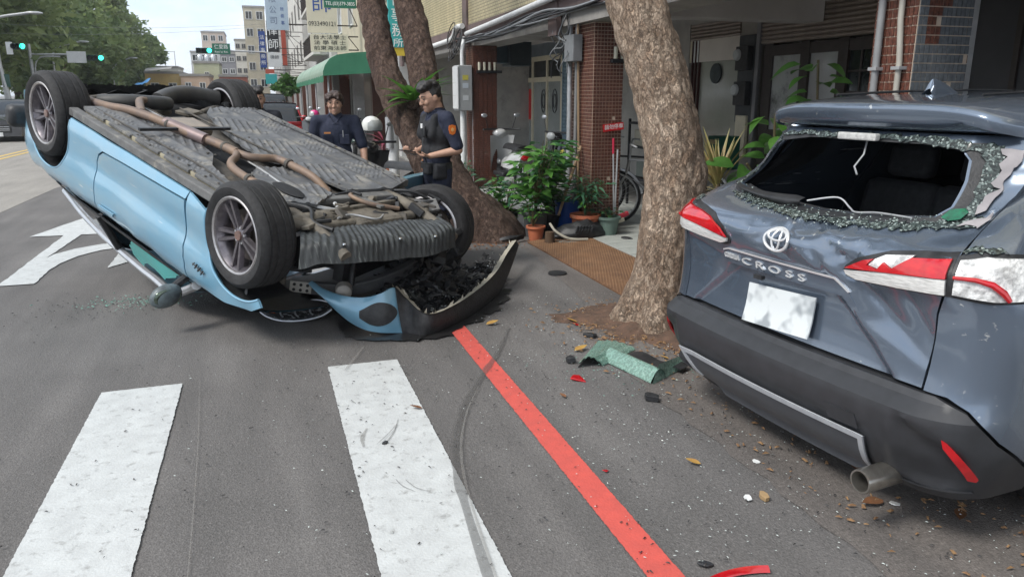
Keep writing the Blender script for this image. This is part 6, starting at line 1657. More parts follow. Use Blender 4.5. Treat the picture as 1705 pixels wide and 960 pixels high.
def stem(mb, pts, rad, n=72, seg=14, amp=.018, flare=None, seed=0.0, org=Vector((0, 0, 0))):
    P = curve_pts(pts, seg); k = len(P)
    rs = [interp(i / (k - 1), np.linspace(0, 1, len(rad)), rad) for i in range(k)]
    vs = []; fs = []
    for i, p in enumerate(P):
        t = (P[min(i + 1, k - 1)] - P[max(i - 1, 0)]).normalized()
        nx = Vector((1, 0, 0)); nx = (nx - t * nx.dot(t)).normalized(); ny = t.cross(nx)
        for j in range(n):
            a = 2 * PI * j / n
            d = nx * math.cos(a) + ny * math.sin(a)
            q = p + d * rs[i]
            r_ = rs[i] * (1 + .10 * noise.noise((d.x * 1.3 + seed, d.y * 1.3, p.z * .9)) + .05 * noise.noise((d.x * 3 + seed, d.y * 3, p.z * 2.5)))
            r_ += amp * noise.noise((q.x * 11 + seed, q.y * 11, q.z * 6)) + amp * .6 * noise.noise((q.x * 27, q.y * 27, q.z * 16 + seed))
            if flare: r_ += flare(a, p.z)
            vs.append(p + d * r_ - org)
    for i in range(k - 1):
        for j in range(n):
            fs.append((i * n + j, i * n + (j + 1) % n, (i + 1) * n + (j + 1) % n, (i + 1) * n + j))
    fs.append(tuple((k - 1) * n + j for j in range(n)))
    mb.add(vs, fs)
m_leaf_d = mat('tree_leaf', (0.022, 0.05, 0.014), (0.05, 0.095, 0.026), 2.2, rough=.55, lo=.4, hi=.6)
def crown(name, c, r, n, size, m, parent, org=Vector((0, 0, 0)), clumps=26, seed=1, flatb=-.5):
    g = random.Random(seed); mb = MB(); cl = []
    for _ in range(clumps):
        while True:
            p = Vector((g.uniform(-1, 1), g.uniform(-1, 1), g.uniform(flatb, 1)))
            if .35 < p.length < 1: break
        cl.append((p, g.uniform(.2, .38)))
    for i in range(n):
        p, cr_ = g.choice(cl)
        d = Vector((g.gauss(0, 1), g.gauss(0, 1), g.gauss(0, 1))).normalized() * cr_ * g.random() ** .4
        q = p + d
        q = Vector((q.x * r[0], q.y * r[1], q.z * r[2])) + Vector(c) - org
        u = Vector((g.gauss(0, 1), g.gauss(0, 1), g.gauss(0, .6))).normalized(); w = u.orthogonal().normalized()
        w = (Matrix.Rotation(g.uniform(0, 6.28), 3, u) @ w) * size * g.uniform(.35, .6); u = u * size * g.uniform(.7, 1.3)
        mb.add([q - u, q - w * .9 - u * .1, q + u, q + w * .9 - u * .1], [(0, 1, 2, 3)])
    return mb.build(name, m, parent, smooth=0, weld=False, recalc=False)
# leaning tree by the SUV
t1 = empty('leaning_tree', 'tree with pale flaking bark leaning left beside the parked crossover', 'tree', (2.6, 4.7, 0))
O1 = Vector((2.6, 4.7, 0))
mb = MB()
stem(mb, [(2.60, 4.68, -.05), (2.655, 4.68, .35), (2.70, 4.69, .75), (2.725, 4.72, 1.05), (2.69, 4.78, 1.40), (2.60, 4.86, 1.8), (2.50, 4.95, 2.2), (2.36, 5.05, 2.9), (2.2, 5.15, 3.8), (2.1, 5.2, 4.8)], [.235, .205, .205, .215, .205, .195, .195, .19, .17, .14], 110, 22, .016,
     lambda a, z: .10 * max(0, .42 - z) ** 1.5 * (2.2 + 1.6 * math.sin(3 * a + .6) + math.sin(5 * a)), 3.0, O1)
tr1 = mb.build('trunk', m_bark1, t1, smooth=70)
for (a, b, r0) in (((2.2, 5.15, 3.8), (1.2, 4.6, 5.6), .09), ((2.1, 5.2, 4.8), (2.9, 6.2, 6.6), .09), ((2.1, 5.2, 4.7), (1.8, 5.6, 7.0), .08)):
    A, B = Vector(a) - O1, Vector(b) - O1
    MB().tube(curve_pts([A, A.lerp(B, .5) + Vector((0, 0, .25)), B], 6), [r0] * 6 + [r0 * .7] * 6 + [r0 * .4], 10).build('limb', m_bark1, t1)
crown('crown', (2.1, 5.3, 6.8), (2.0, 2.2, 1.3), 900, .16, m_leaf_d, t1, O1, 24, 5)
# twin-stemmed tree behind the officer
t2 = empty('twin_stem_tree', 'dark twin stemmed street tree with a broad flared foot and a fern in its fork', 'tree', (2.3, 8.7, 0))
O2 = Vector((2.3, 8.7, 0))
mb = MB()
stem(mb, [(2.27, 8.43, -.3), (2.265, 8.43, -.06), (2.2, 8.45, .14), (2.08, 8.52, .38), (1.95, 8.70, .72), (1.80, 8.88, 1.02), (1.64, 9.04, 1.30), (1.50, 9.24, 1.66), (1.43, 9.45, 2.0), (1.41, 9.65, 2.3), (1.38, 9.94, 2.75), (1.25, 10.1, 3.8), (1.0, 10.2, 5.2)], [.44, .40, .35, .31, .28, .25, .185, .17, .165, .16, .16, .15, .12], 90, 16, .022,
     lambda a, z: .24 * max(0, .62 - z) ** 1.6 * (.9 + .9 * math.cos(a - .25) + .4 * math.sin(4 * a)), 7.0, O2)
stem(mb, [(2.04, 8.6, .3), (1.98, 8.75, .72), (1.92, 8.88, 1.1), (1.89, 8.98, 1.35), (1.88, 9.17, 1.66), (1.87, 9.37, 2.01), (1.86, 9.56, 2.3), (1.82, 9.8, 2.75), (1.75, 10.0, 3.8), (1.8, 10.2, 5.2)], [.27, .25, .21, .185, .175, .172, .17, .17, .16, .13], 80, 16, .02, None, 11.0, O2)
mb.build('trunk', m_bark2, t2, smooth=70)
sc = MB().ell(Vector((1.80, 8.58, .72)) - O2, (.075, .05, .2), 14, 10, Matrix.Rotation(R(-28), 3, 'Y')); sc.build('bark_scar', m_wound, t2)
sc = MB().ell(Vector((1.90, 8.36, .42)) - O2, (.06, .05, .14), 14, 10, Matrix.Rotation(R(-28), 3, 'Y')); sc.build('bark_scar', m_wound, t2)
MB().ell(Vector((1.52, 9.06, 1.6)) - O2, (.13, .11, .11), 18, 12).build('burl', m_bark2, t2)
for (a, b) in (((1.0, 10.2, 5.2), (-.2, 9.6, 7)), ((1.0, 10.2, 5.2), (1.0, 11, 7.2)), ((1.8, 10.2, 5.2), (2.6, 9.6, 7.2))):
    A, B = Vector(a) - O2, Vector(b) - O2
    MB().tube(curve_pts([A, A.lerp(B, .5) + Vector((0, 0, .25)), B], 6), [.12] * 6 + [.08] * 6 + [.05], 10).build('limb', m_bark2, t2)
crown('crown', (1.2, 9.7, 7.6), (2.4, 2.4, 1.3), 900, .18, m_leaf_d, t2, O2, 24, 8)
# generic leaf meshes
def leaf_mesh(name, L, W, m, fold=.25, droop=.3, nseg=4, tip=1.0):
    mb = MB(); vs = []; fs = []
    for i in range(nseg + 1):
        t = i / nseg; w = W * math.sin(PI * min(1, t ** .8 * .98 + .02)) ** tip * .5
        z = -droop * L * t * t
        vs += [(-w, L * t, z + fold * w), (0, L * t, z), (w, L * t, z + fold * w)]
    for i in range(nseg):
        for j in range(2):
            fs.append((i * 3 + j, i * 3 + j + 1, (i + 1) * 3 + j + 1, (i + 1) * 3 + j))
    return mb.add(vs, fs).build(name, m, smooth=60, weld=False)
def leaf_at(src, parent, p, d, size=1.0, roll=0.0):
    d = Vector(d).normalized(); up = Vector((0, 0, 1)); x = d.cross(up)
    if x.length < 1e-3: x = Vector((1, 0, 0))
    x.normalize(); z = x.cross(d)
    M_ = Matrix(((x.x, d.x, z.x, p[0]), (x.y, d.y, z.y, p[1]), (x.z, d.z, z.z, p[2]), (0, 0, 0, 1))) @ Matrix.Rotation(roll, 4, 'Y') @ Matrix.Scale(size, 4)
    return inst(src, parent, M_)
def lm(name, a, b, rough=.4): return mat(name, a, b, 7, rough=rough, lo=.4, hi=.6, leaf=.3)
m_l1 = lm('fresh_leaf', (0.08, 0.22, 0.04), (0.14, 0.33, 0.065)); m_l2 = lm('deep_leaf', (0.035, 0.12, 0.04), (0.07, 0.18, 0.06)); m_l3 = lm('yellowing_leaf', (0.42, 0.36, 0.03), (0.3, 0.32, 0.04)); m_l4 = lm('blue_green_leaf', (0.055, 0.17, 0.09), (0.10, 0.24, 0.13))
m_stem = mat('green_stem', (0.12, 0.12, 0.05), (0.16, 0.1, 0.06), 10, rough=.7)
def pot(parent, r, h, m, o=(0, 0, 0), rim=.012, soil=True):
    M_ = Matrix.Translation(o)
    MB().lathe([(0, 0), (r * .72, 0), (r * .95, h * .85), (r + rim, h * .86), (r + rim, h), (r - .006, h), (r * .9, h * .8)], 26, M_).build('pot', m, parent)
    if soil: MB().lathe([(0, h * .88), (r * .93, h * .87)], 20, M_).build('soil', m_soil, parent)
def bush(parent, o, h, rad, n, srcs, g, stems=5, up=.5, leafsize=(0.8, 1.25), core=.25, stem_r=.008, bottom=.25):
    o = Vector(o); tips = []
    for s_ in range(stems):
        a = g.uniform(0, 6.28); rr = rad * g.uniform(.2, .75); t = o + Vector((rr * math.cos(a), rr * math.sin(a), h * g.uniform(.6, .95)))
        pts = [o, o.lerp(t, .45) + Vector((g.uniform(-.03, .03), g.uniform(-.03, .03), .08 * h)), t]
        P = curve_pts(pts, 5); tips.append(P)
        MB().tube(P, [stem_r * (1 - .06 * i) for i in range(len(P))], 6).build('stem', m_stem, parent)
    for i in range(n):
        P = g.choice(tips); k = g.uniform(bottom, 1) ** .7 * (len(P) - 1); b_ = P[int(k)]
        a = g.uniform(0, 6.28); e = g.uniform(-.25, .8) * up * 2
        d = Vector((math.cos(a), math.sin(a), e))
        p = b_ + Vector((math.cos(a), math.sin(a), g.uniform(-.2, .5))) * rad * g.uniform(.0, core * 2)
        leaf_at(g.choice(srcs), parent, p, d, g.uniform(*leafsize), g.uniform(-.5, .5))
HID = []
def src_leaf(*a, **k):
    o = leaf_mesh(*a, **k); HID.append(o); return o
L_big = src_leaf('leaf', .13, .065, m_l1); L_big2 = src_leaf('leaf', .12, .06, m_l2); L_nar = src_leaf('leaf', .12, .028, m_l4, droop=.5); L_small = src_leaf('leaf', .06, .03, m_l2); L_small1 = src_leaf('leaf', .06, .028, m_l1); L_yel = src_leaf('leaf', .10, .05, m_l3); L_mint = src_leaf('leaf', .075, .036, m_l4)
L_heart = src_leaf('leaf', .21, .14, m_l1, droop=.45, nseg=5, tip=.8); L_heart2 = src_leaf('leaf', .19, .12, lm('lime_leaf', (0.09, 0.24, 0.04), (0.15, 0.34, 0.06)), droop=.5, nseg=5, tip=.8)
L_fern = src_leaf('frond', .50, .085, lm('fern_frond', (0.07, 0.2, 0.03), (0.12, 0.28, 0.05)), droop=.45, nseg=7); L_blade = src_leaf('leaf', .62, .042, mat('striped_blade', (0.30, 0.30, 0.10), (0.38, 0.26, 0.12), 5, rough=.5), droop=.1, nseg=6, fold=.5); L_blade2 = src_leaf('leaf', .5, .045, mat('dry_blade', (0.2, 0.2, 0.09), (0.24, 0.17, 0.1), 5, rough=.6), droop=.6, nseg=6, fold=.4); L_red = src_leaf('leaf', .34, .035, mat('crimson_blade', (0.22, 0.02, 0.05), (0.12, 0.015, 0.03), 8, rough=.5), droop=.5, nseg=5)
m_terra = mat('terracotta', (0.50, 0.15, 0.07), (0.40, 0.12, 0.06), 7, rough=.75, c3=(0.3, 0.2, 0.15), s3=5); m_gpot = mat('grey_pot', (0.10, 0.105, 0.11), (0.075, 0.08, 0.085), 8, rough=.7)
g = random.Random(21)
pA = empty('potted_shrub', 'tall leafy green shrub in a grey plastic pot by the tree foot', 'potted plant', (2.95, 8.25, 0)); pot(pA, .15, .30, m_gpot)
MB().tube(curve_pts([(0, 0, .25), (.01, 0, .45), (-.01, 0, .62)]), .018, 8).build('trunk', m_stem, pA)
bush(pA, (0, 0, .30), .86, .52, 298, (L_big, L_big, L_big2), g, 11, .3, core=.24, leafsize=(1.0, 1.5), bottom=.05)
pB = empty('potted_plant', 'low green leafy plant in a dark square pot behind the tree foot', 'potted plant', (2.75, 8.75, 0)); pot(pB, .16, .24, m_black)
bush(pB, (0, 0, .18), .5, .48, 260, (L_nar, L_mint, L_big), g, 9, .3)
pC = empty('potted_plant', 'small clumped green plant in a little terracotta pot at the plate edge', 'potted plant', (2.86, 7.98, 0)); pot(pC, .10, .17, m_terra)
bush(pC, (0.0, 0.1, .15), .3, .24, 110, (L_small, L_small1), g, 7, .4)
pD = empty('potted_plant', 'feathery green plant in a large terracotta pot before the middle pillar', 'potted plant', (3.48, 8.02, 0.0)); pot(pD, .17, .27, m_terra)
bush(pD, (0, 0, .25), .5, .34, 260, (L_mint, L_mint, L_nar, L_small1), g, 10, .35)
pE = empty('potted_plant', 'trailing green plant in a grey green pot beside the terracotta one', 'potted plant', (3.72, 7.9, 0.03)); pot(pE, .13, .22, mat('sage_pot', (0.13, 0.19, 0.16), (0.1, 0.15, 0.13), 8, rough=.6))
bush(pE, (0, 0, .2), .12, .2, 60, (L_mint, L_small), g, 8, .1)
pF = empty('potted_plant', 'bushy plant with a yellow leaved shoot between the pots', 'potted plant', (3.2, 8.5, 0)); pot(pF, .15, .22, m_black)
bush(pF, (0, 0, .2), .66, .34, 210, (L_big2, L_small1, L_mint), g, 8, .4)
for k in range(16):
    leaf_at(L_yel, pF, (.14 + g.uniform(-.03, .03), -.05 + g.uniform(-.03, .03), .62 + .02 * k), (g.uniform(-1, 1), g.uniform(-1, 1), .7), g.uniform(.6, .9))
MB().tube([(0, 0, .2), (.1, -.04, .6), (.14, -.05, .95)], .007, 6).build('stem', m_stem, pF)
pG = empty('potted_plant', 'small sprig plant at the base of the far brick pillar', 'potted plant', (3.25, 12.6, 0)); pot(pG, .14, .12, m_black)
bush(pG, (0, 0, .1), .5, .3, 70, (L_mint, L_nar), g, 7, .4)
# big-leaved climber by the shop doors
pH = empty('leafy_climber', 'tall plant with large heart shaped leaves between the dark doors and the crossover', 'potted plant', (4.3, 5.42, .03)); pot(pH, .2, .32, m_terra)
def climber(P, src, n, spread, parent):
    for i in range(n):
        t = i / n; k = t * (len(P) - 1); p = P[int(k)]; a = i * 2.4 + g.uniform(-.4, .4)
        leaf_at(g.choice(src), parent, p + Vector((math.cos(a), math.sin(a), 0)) * spread * g.uniform(.2, 1), (math.cos(a), math.sin(a), g.uniform(-.5, .5)), g.uniform(.75, 1.2), g.uniform(-.6, .6))
for pts, n in (([(0, 0, .3), (.08, -.03, .9), (.13, .0, 1.4), (.13, .04, 1.85)], 36), ([(0, 0, .3), (-.12, .02, .7), (-.22, .04, 1.1), (-.24, .05, 1.42)], 26), ([(0, 0, .3), (-.2, .02, .6), (-.36, .03, .85), (-.5, .02, 1.02)], 24)):
    P = curve_pts(pts, 8); MB().tube(P, .011, 6).build('stem', m_stem, pH); climber(P[6:], (L_heart, L_heart2, L_heart), n, .15, pH)
# cordyline behind the leaning tree
pI = empty('spiky_plant', 'spiky plant with long yellow green blades behind the leaning tree', 'potted plant', (3.72, 5.72, .03)); pot(pI, .14, .3, m_black)
MB().tube([(0, 0, .2), (0, 0, .95)], .02, 8).build('stem', m_stem, pI)
for k in range(34):
    a = g.uniform(0, 6.28); e = g.uniform(.6, 3.2)
    leaf_at(L_blade, pI, (0, 0, .76 + g.uniform(0, .08)), (math.cos(a), math.sin(a), e), g.uniform(.6, .9), g.uniform(-.3, .3))
for k in range(26):
    a = g.uniform(0, 6.28); leaf_at(L_blade2, pI, (0, 0, .75), (math.cos(a), math.sin(a), g.uniform(-.2, .5)), g.uniform(.7, 1.0))
# bird's nest fern growing in the fork
pJ = empty('nest_fern', 'bright green fern growing in the fork of the twin stemmed tree', 'fern', (1.68, 8.92, 1.52))
for k in range(20):
    a = -1.57 + g.uniform(-1.7, 1.9); leaf_at(L_fern, pJ, (0, 0, 0), (math.cos(a) * 1.0, math.sin(a), g.uniform(.0, 1.9)), g.uniform(.75, 1.2), g.uniform(-.5, .5))
MB().ell((0, 0, -.03), (.07, .06, .06), 12, 8).build('root_ball', m_bark2, pJ)
# crimson plant and pot plants beyond the wreck
pK = empty('crimson_plant', 'dark red spiky plant in a pot beside the scooters', 'potted plant', (1.85, 12.5, 0)); pot(pK, .2, .45, m_terra)
for k in range(40):
    a = g.uniform(0, 6.28); leaf_at(L_red, pK, (0, 0, .55 + g.uniform(0, .35)), (math.cos(a), math.sin(a), g.uniform(.1, 1.6)), g.uniform(.9, 1.3))
pL = empty('potted_plant', 'round green bush in a pot near the awning posts', 'potted plant', (1.55, 19.5, 0)); pot(pL, .25, .4, m_terra)
bush(pL, (0, 0, .4), .75, .42, 110, (L_big, L_heart), g, 8, .4)
pM = empty('potted_plant', 'clay pot with pale sprigs behind the white post', 'potted plant', (2.35, 11.0, 0)); pot(pM, .14, .3, m_terra)
bush(pM, (0, 0, .25), .4, .22, 50, (L_mint, L_small1), g, 6, .4)
pN = empty('leaf_sprig', 'single green sprig growing from the flared tree foot', 'sprig', (2.28, 8.12, .08))
for k in range(7): leaf_at(L_small1, pN, (g.uniform(-.02, .02), g.uniform(-.02, .02), .015 * k), (g.uniform(-1, 1), g.uniform(-1, .3), .8), 1.2)
MB().tube([(0, 0, -.04), (0, 0, .1)], .004, 5).build('stem', m_stem, pN)
for o in HID: bpy.data.objects.remove(o)
# ------------------------------------------------------------ bicycles, scooters, odds and ends
def bike_wheel(parent, x, r=.33, m=None):
    t = MB(); n = 48
    t.tube([(x + (r) * math.cos(2 * PI * i / n), 0, r + r * math.sin(2 * PI * i / n)) for i in range(n + 1)], .018, 8, cap=False)
    w = t.build('wheel', m_rubber, parent)
    rm = MB().tube([(x + (r - .028) * math.cos(2 * PI * i / n), 0, r + (r - .028) * math.sin(2 * PI * i / n)) for i in range(n + 1)], .010, 6, cap=False); rm.build('rim', m_steel, w)
    sp = MB()
    for i in range(20):
        a = 2 * PI * i / 20
        sp.tube([(x + .02 * math.cos(a + .5), .015 * (1 if i % 2 else -1), r + .02 * math.sin(a + .5)), (x + (r - .03) * math.cos(a), 0, r + (r - .03) * math.sin(a))], .0018, 4, cap=False)
    sp.build('spoke', m_steel, w)
    MB().tube([(x, -.05, r), (x, .05, r)], .022, 10).build('hub', m_steel, w)
def bicycle(label, loc, rz, mf, guard=True):
    b = empty('bicycle', label, 'bicycle', loc, (R(-6), 0, rz), 'bicycles parked in the arcade')
    bike_wheel(b, -.53); bike_wheel(b, .53)
    fr = MB()
    bb = (-.08, 0, .29); st_ = (-.22, 0, .78); hd = (.34, 0, .80); hb = (.38, 0, .62)
    for p, q, r_ in ((bb, st_, .016), (st_, hd, .014), (bb, hb, .018), (hd, hb, .02), (hb, (.53, 0, .33), .014), (bb, (-.53, 0, .33), .011), (st_, (-.53, 0, .33), .010)):
        fr.tube([p, q], r_, 8)
    fr.build('bicycle_frame', mf, b)
    MB().ell((-.25, 0, .88), (.14, .08, .04), 14, 8).build('saddle', m_black, b)
    MB().tube([(-.22, 0, .78), (-.25, 0, .86)], .013, 8).build('seat_post', m_steel, b)
    h = MB().tube(curve_pts([(.24, -.28, 1.0), (.32, -.2, 1.02), (.33, 0, .98), (.32, .2, 1.02), (.24, .28, 1.0)], 6), .012, 8); h.tube([(.34, 0, .8), (.33, 0, .98)], .013, 8); h.build('handlebar', m_steel, b)
    if guard:
        for x in (-.53, .53):
            MB().tube([(x + .355 * math.cos(R(a)), 0, .33 + .355 * math.sin(R(a))) for a in range(20 if x > 0 else 10, 175, 8)], .022, 8, flat=.4).build('mudguard', m_silver, b)
    bk = MB().grid(lambda u, v: (.62 + .12 * math.cos(2 * PI * u) * (.8 + .2 * v), .15 * math.sin(2 * PI * u) * (.8 + .2 * v), .70 + .22 * v), 18, 4); bk.build('basket', m_black, b)
    MB().tube([(-.05, -.09, .29), (-.05, -.16, .29)], .02, 8).build('pedal', m_black, b)
    return b
bicycle('black bicycle nearer the middle pillar in the arcade', (4.72, 9.1, .03), R(150), m_black, False)
bicycle('bicycle with pale mudguards partly behind the leaning tree', (4.62, 8.45, .03), R(150), mat('dull_silver', (0.3, 0.3, 0.3), rough=.35, metal=.6))
def scooter(label, loc, rz, body, dark=None, helmet=None, group=None, s=1.0):
    k = empty('scooter', label, 'scooter', loc, (0, R(-0), rz), group)
    k.scale = (s, s, s)
    for x in (-.62, .62):
        t = MB().lathe([(.13, -.045), (.2, -.055), (.235, -.03), (.24, 0), (.235, .03), (.2, .055), (.13, .045)], 28, Matrix.Translation((x, 0, .24)) @ YAX)
        w = t.build('wheel', m_rubber, k)
        MB().lathe([(.135, -.03), (.03, -.05), (.03, .05), (.135, .03)], 18, Matrix.Translation((x, 0, .24)) @ YAX).build('rim', m_steel, w)
    MB().grid(lambda a, b: (-.85 + .85 * a, (.13 + .08 * math.sin(PI * a)) * math.cos(PI * (b - .0)) , .42 + .30 * math.sin(PI * b) * (.5 + .5 * math.sin(PI * min(1, a + .25)))), 14, 12).build('rear_body', body, k)
    MB().box((.12, 0, .27), (.5, .3, .08)).build('footboard', dark or m_black, k, smooth=40, bevel=.02)
    MB().grid(lambda a, b: (.36 + .16 * b - .10 * abs(2 * a - 1) ** 2 + .03, (.22 - .06 * b) * (2 * a - 1), .28 + .62 * (1 - b)), 10, 8).build('front_shield', body, k)
    MB().tube([(.45, 0, .9), (.62, 0, .26)], .035, 8).build('fork', dark or m_black, k)
    MB().ell((.60, 0, .45), (.2, .08, .08), 12, 8).build('front_mudguard', body, k)
    MB().grid(lambda a, b: (-.78 + .8 * a, (.14 - .05 * a) * math.cos(PI * b), .70 + .09 * math.sin(PI * b) + .03 * a * (1 - a)), 10, 8).build('seat', m_black, k)
    MB().ell((.42, 0, .93), (.10, .13, .08), 14, 10).build('headset', body, k)
    MB().ell((.52, 0, .95), (.04, .09, .06), 12, 8).build('headlight', mat('lamp_glass', (0.5, 0.52, 0.52), rough=.1), k)
    MB().tube(curve_pts([(.30, -.34, 1.0), (.38, -.2, 1.0), (.42, 0, 1.0), (.38, .2, 1.0), (.30, .34, 1.0)], 5), .016, 8).build('handlebar', m_black, k)
    for y in (-.22, .22):
        mr = MB().tube([(.4, y, 1.0), (.38, y * 1.25, 1.2)], .007, 6).build('mirror_stalk', m_black, k)
        MB().ell((.37, y * 1.35, 1.23), (.015, .055, .035), 12, 8).build('mirror', m_silver, k)
    MB().ell((-.86, 0, .6), (.03, .1, .05), 10, 8).build('tail_light', m_red_l, k)
    MB().box((-.9, 0, .42), (.012, .16, .12), (0, R(-20), 0)).build('number_plate', m_white, k, smooth=0)
    MB().tube([(-.2, -.12, .22), (-.55, -.16, .25), (-.85, -.17, .3)], [.03, .05, .045], 10).build('silencer', m_exh2, k)
    return k
def helmet(label, loc, m, rz=0.0):
    h = empty('helmet', label, 'helmet', loc, (0, 0, rz))
    MB().grid(lambda a, b: (.145 * math.cos(2 * PI * a) * math.sin(PI * .62 * b + .02), .125 * math.sin(2 * PI * a) * math.sin(PI * .62 * b + .02), .135 * math.cos(PI * .62 * b)), 24, 12).build('shell', m, h)
    MB().grid(lambda a, b: (.155 * math.cos(-1.1 + 2.2 * a) * math.sin(PI * (.30 + .30 * b)), .135 * math.sin(-1.1 + 2.2 * a) * math.sin(PI * (.30 + .30 * b)), .143 * math.cos(PI * (.30 + .30 * b))), 12, 6).build('visor', mat('smoke_visor', (0.35, 0.37, 0.36), rough=.12, coat=.6), h)
    MB().tube([(.142 * math.cos(2 * PI * i / 20), .122 * math.sin(2 * PI * i / 20), -.05) for i in range(21)], .01, 6, cap=False).build('rim', m_black, h)
    return h
m_blk_gloss = mat('gloss_black', (0.012, 0.012, 0.014), (0.02, 0.02, 0.022), 6, rough=.2, coat=1)
scooter('black scooter parked beside the white post with its seat towards the wreck', (1.52, 9.75, 0), R(118), m_blk_gloss, group='parked scooters')
helmet('white helmet with a smoky visor hung over the black scooter handlebar', (1.36, 10.15, 1.20), mat('white_helmet', (0.72, 0.73, 0.70), (0.62, 0.63, 0.6), 5, rough=.25, coat=.6), R(-60))
scooter('black scooter inside the arcade behind the potted shrubs', (4.75, 11.5, .03), R(205), m_blk_gloss, group='parked scooters')
scooter('white scooter with a red tail lamp by the far brick pillar', (3.92, 12.35, .03), R(92), mat('scooter_white', (0.55, 0.56, 0.56), (0.45, 0.46, 0.46), 5, rough=.3, coat=.5), group='parked scooters')
scooter('dark scooter under the awning farther up the street', (1.35, 22.8, 0), R(-100), mat('scooter_grey', (0.06, 0.065, 0.07), rough=.3, coat=.5), group='parked scooters')
scooter('silver scooter beside the red hatchback', (1.75, 24.2, 0), R(-95), m_silver, group='parked scooters')
scooter('dark green scooter near the awning posts', (2.1, 20.8, 0), R(-80), mat('scooter_green', (0.02, 0.05, 0.04), rough=.3, coat=.5), group='parked scooters')
helmet('bright pink helmet resting on a scooter under the awning', (1.47, 23.0, 1.05), mat('pink_helmet', (0.72, 0.03, 0.22), (0.6, 0.03, 0.2), 5, rough=.2, coat=1), R(200))
helmet('pale pink helmet on a shelf behind the leaning tree', (5.3, 9.7, 1.36), mat('pale_pink', (0.55, 0.3, 0.34), rough=.4), R(180))
sh_ = empty('storage_rack', 'dim rack with boxes and a helmet behind the leaning tree', 'rack', (5.3, 9.7, .03))
for z in (.4, .85, 1.18):
    MB().box((0, 0, z), (.5, .9, .03)).build('shelf', m_dark, sh_, smooth=0)
for x in (-.24, .24):
    for y in (-.43, .43): MB().box((x, y, .62), (.03, .03, 1.24)).build('post', m_dark, sh_, smooth=0)
for i, (y, z, c) in enumerate(((-.25, .52, (0.2, 0.21, 0.2)), (.15, .55, (0.1, 0.12, 0.11)), (-.1, 1.0, (0.14, 0.16, 0.15)), (.25, .97, (0.3, 0.28, 0.22)))):
    o = MB().box((0, 0, 0), (.36, .3, .24)).build('storage_box', mat('box_tone_%d' % i, c, rough=.6), smooth=0, bevel=.01); o.location = (5.3, 9.7 + y, z + .03)
    tag(o, ['grey box at the left of the lowest rack shelf', 'dark box at the right of the lowest rack shelf', 'dark box on the left of the middle rack shelf', 'tan box on the right of the middle rack shelf'][i], 'box')
# mop, broom pole, bucket, basket, crate
mp_ = empty('squeegee_broom', 'upright broom with a steel handle and pale head leaning on the middle pillar', 'broom', (3.96, 8.16, .03))
MB().tube([(-.04, 0, .1), (.0, .06, .95)], .012, 8).build('handle', m_steel, mp_); MB().box((-.1, -.02, .09), (.36, .04, .05), (0, R(-14), 0)).build('head', mat('broom_cream', (0.5, 0.46, 0.36), rough=.7), mp_, smooth=0, bevel=.006)
mq_ = empty('mop_pole', 'pole with a crimson grip standing beside the broom', 'mop', (3.92, 8.17, .03))
MB().tube([(0, 0, 0), (-.01, .06, .9)], .011, 8).build('handle', m_steel, mq_); MB().tube([(-.01, .06, .9), (-.012, .065, 1.08)], .014, 8).build('grip', mat('crimson_grip', (0.5, 0.02, 0.06), rough=.5), mq_)
MB().box((.05, -.02, .16), (.26, .05, .05), (0, R(-20), 0)).build('head', mat('mop_red', (0.5, 0.04, 0.06), (0.35, 0.03, 0.05), 30, rough=.8), mq_, smooth=0, bevel=.01)
o = MB().tube([(3.2, 8.15, .25), (3.63, 8.55, 1.0)], .018, 8).build('wooden_pole', m_wood); tag(o, 'bare wooden pole slanting against the middle pillar conduits', 'pole')
o = MB().lathe([(0, 0), (.13, 0), (.15, .34), (.158, .34), (.158, .36), (.145, .36), (.125, .02)], 24, Matrix.Translation((3.45, 8.5, 0))).build('blue_bucket', mat('blue_plastic', (0.01, 0.06, 0.28), (0.015, 0.08, 0.35), 9, rough=.35)); tag(o, 'blue plastic bucket among the pots', 'bucket')
bs_ = empty('wire_basket', 'grey wire basket resting behind the blue bucket', 'basket', (3.42, 8.75, .4))
bw = MB()
for i in range(7): bw.tube([(.19 * math.cos(2 * PI * j / 24) * (.8 + .03 * i), .15 * math.sin(2 * PI * j / 24) * (.8 + .03 * i), .03 * i) for j in range(25)], .004, 4, cap=False)
for j in range(28):
    a = 2 * PI * j / 28; bw.tube([(.152 * math.cos(a), .12 * math.sin(a), 0), (.19 * math.cos(a), .15 * math.sin(a), .18)], .004, 4, cap=False)
bw.build('wire', m_steel, bs_)
MB().lathe([(0, -.4), (.14, -.4), (.16, 0), (0, 0)], 20).build('stand', m_black, bs_)
gb = empty('green_box', 'green bin with cardboard notices beside the pale pilaster', 'box', (6.2, 9.45, .03))
MB().box((0, 0, .78), (.34, .30, .46)).build('bin', mat('bin_green', (0.01, 0.09, 0.06), (0.015, 0.11, 0.07), 5, rough=.5), gb, smooth=0, bevel=.012)
MB().box((-.173, 0, .68), (.006, .2, .16)).build('cardboard', mat('cardboard', (0.36, 0.22, 0.11), (0.3, 0.18, 0.09), 9, rough=.9), gb, smooth=0)
MB().box((-.173, 0, .93), (.006, .18, .06)).build('notice', mat('buff_paper', (0.45, 0.36, 0.2), rough=.8), gb, smooth=0)
MB().box((0, 0, .27), (.3, .28, .54)).build('stand', m_conc, gb, smooth=0)
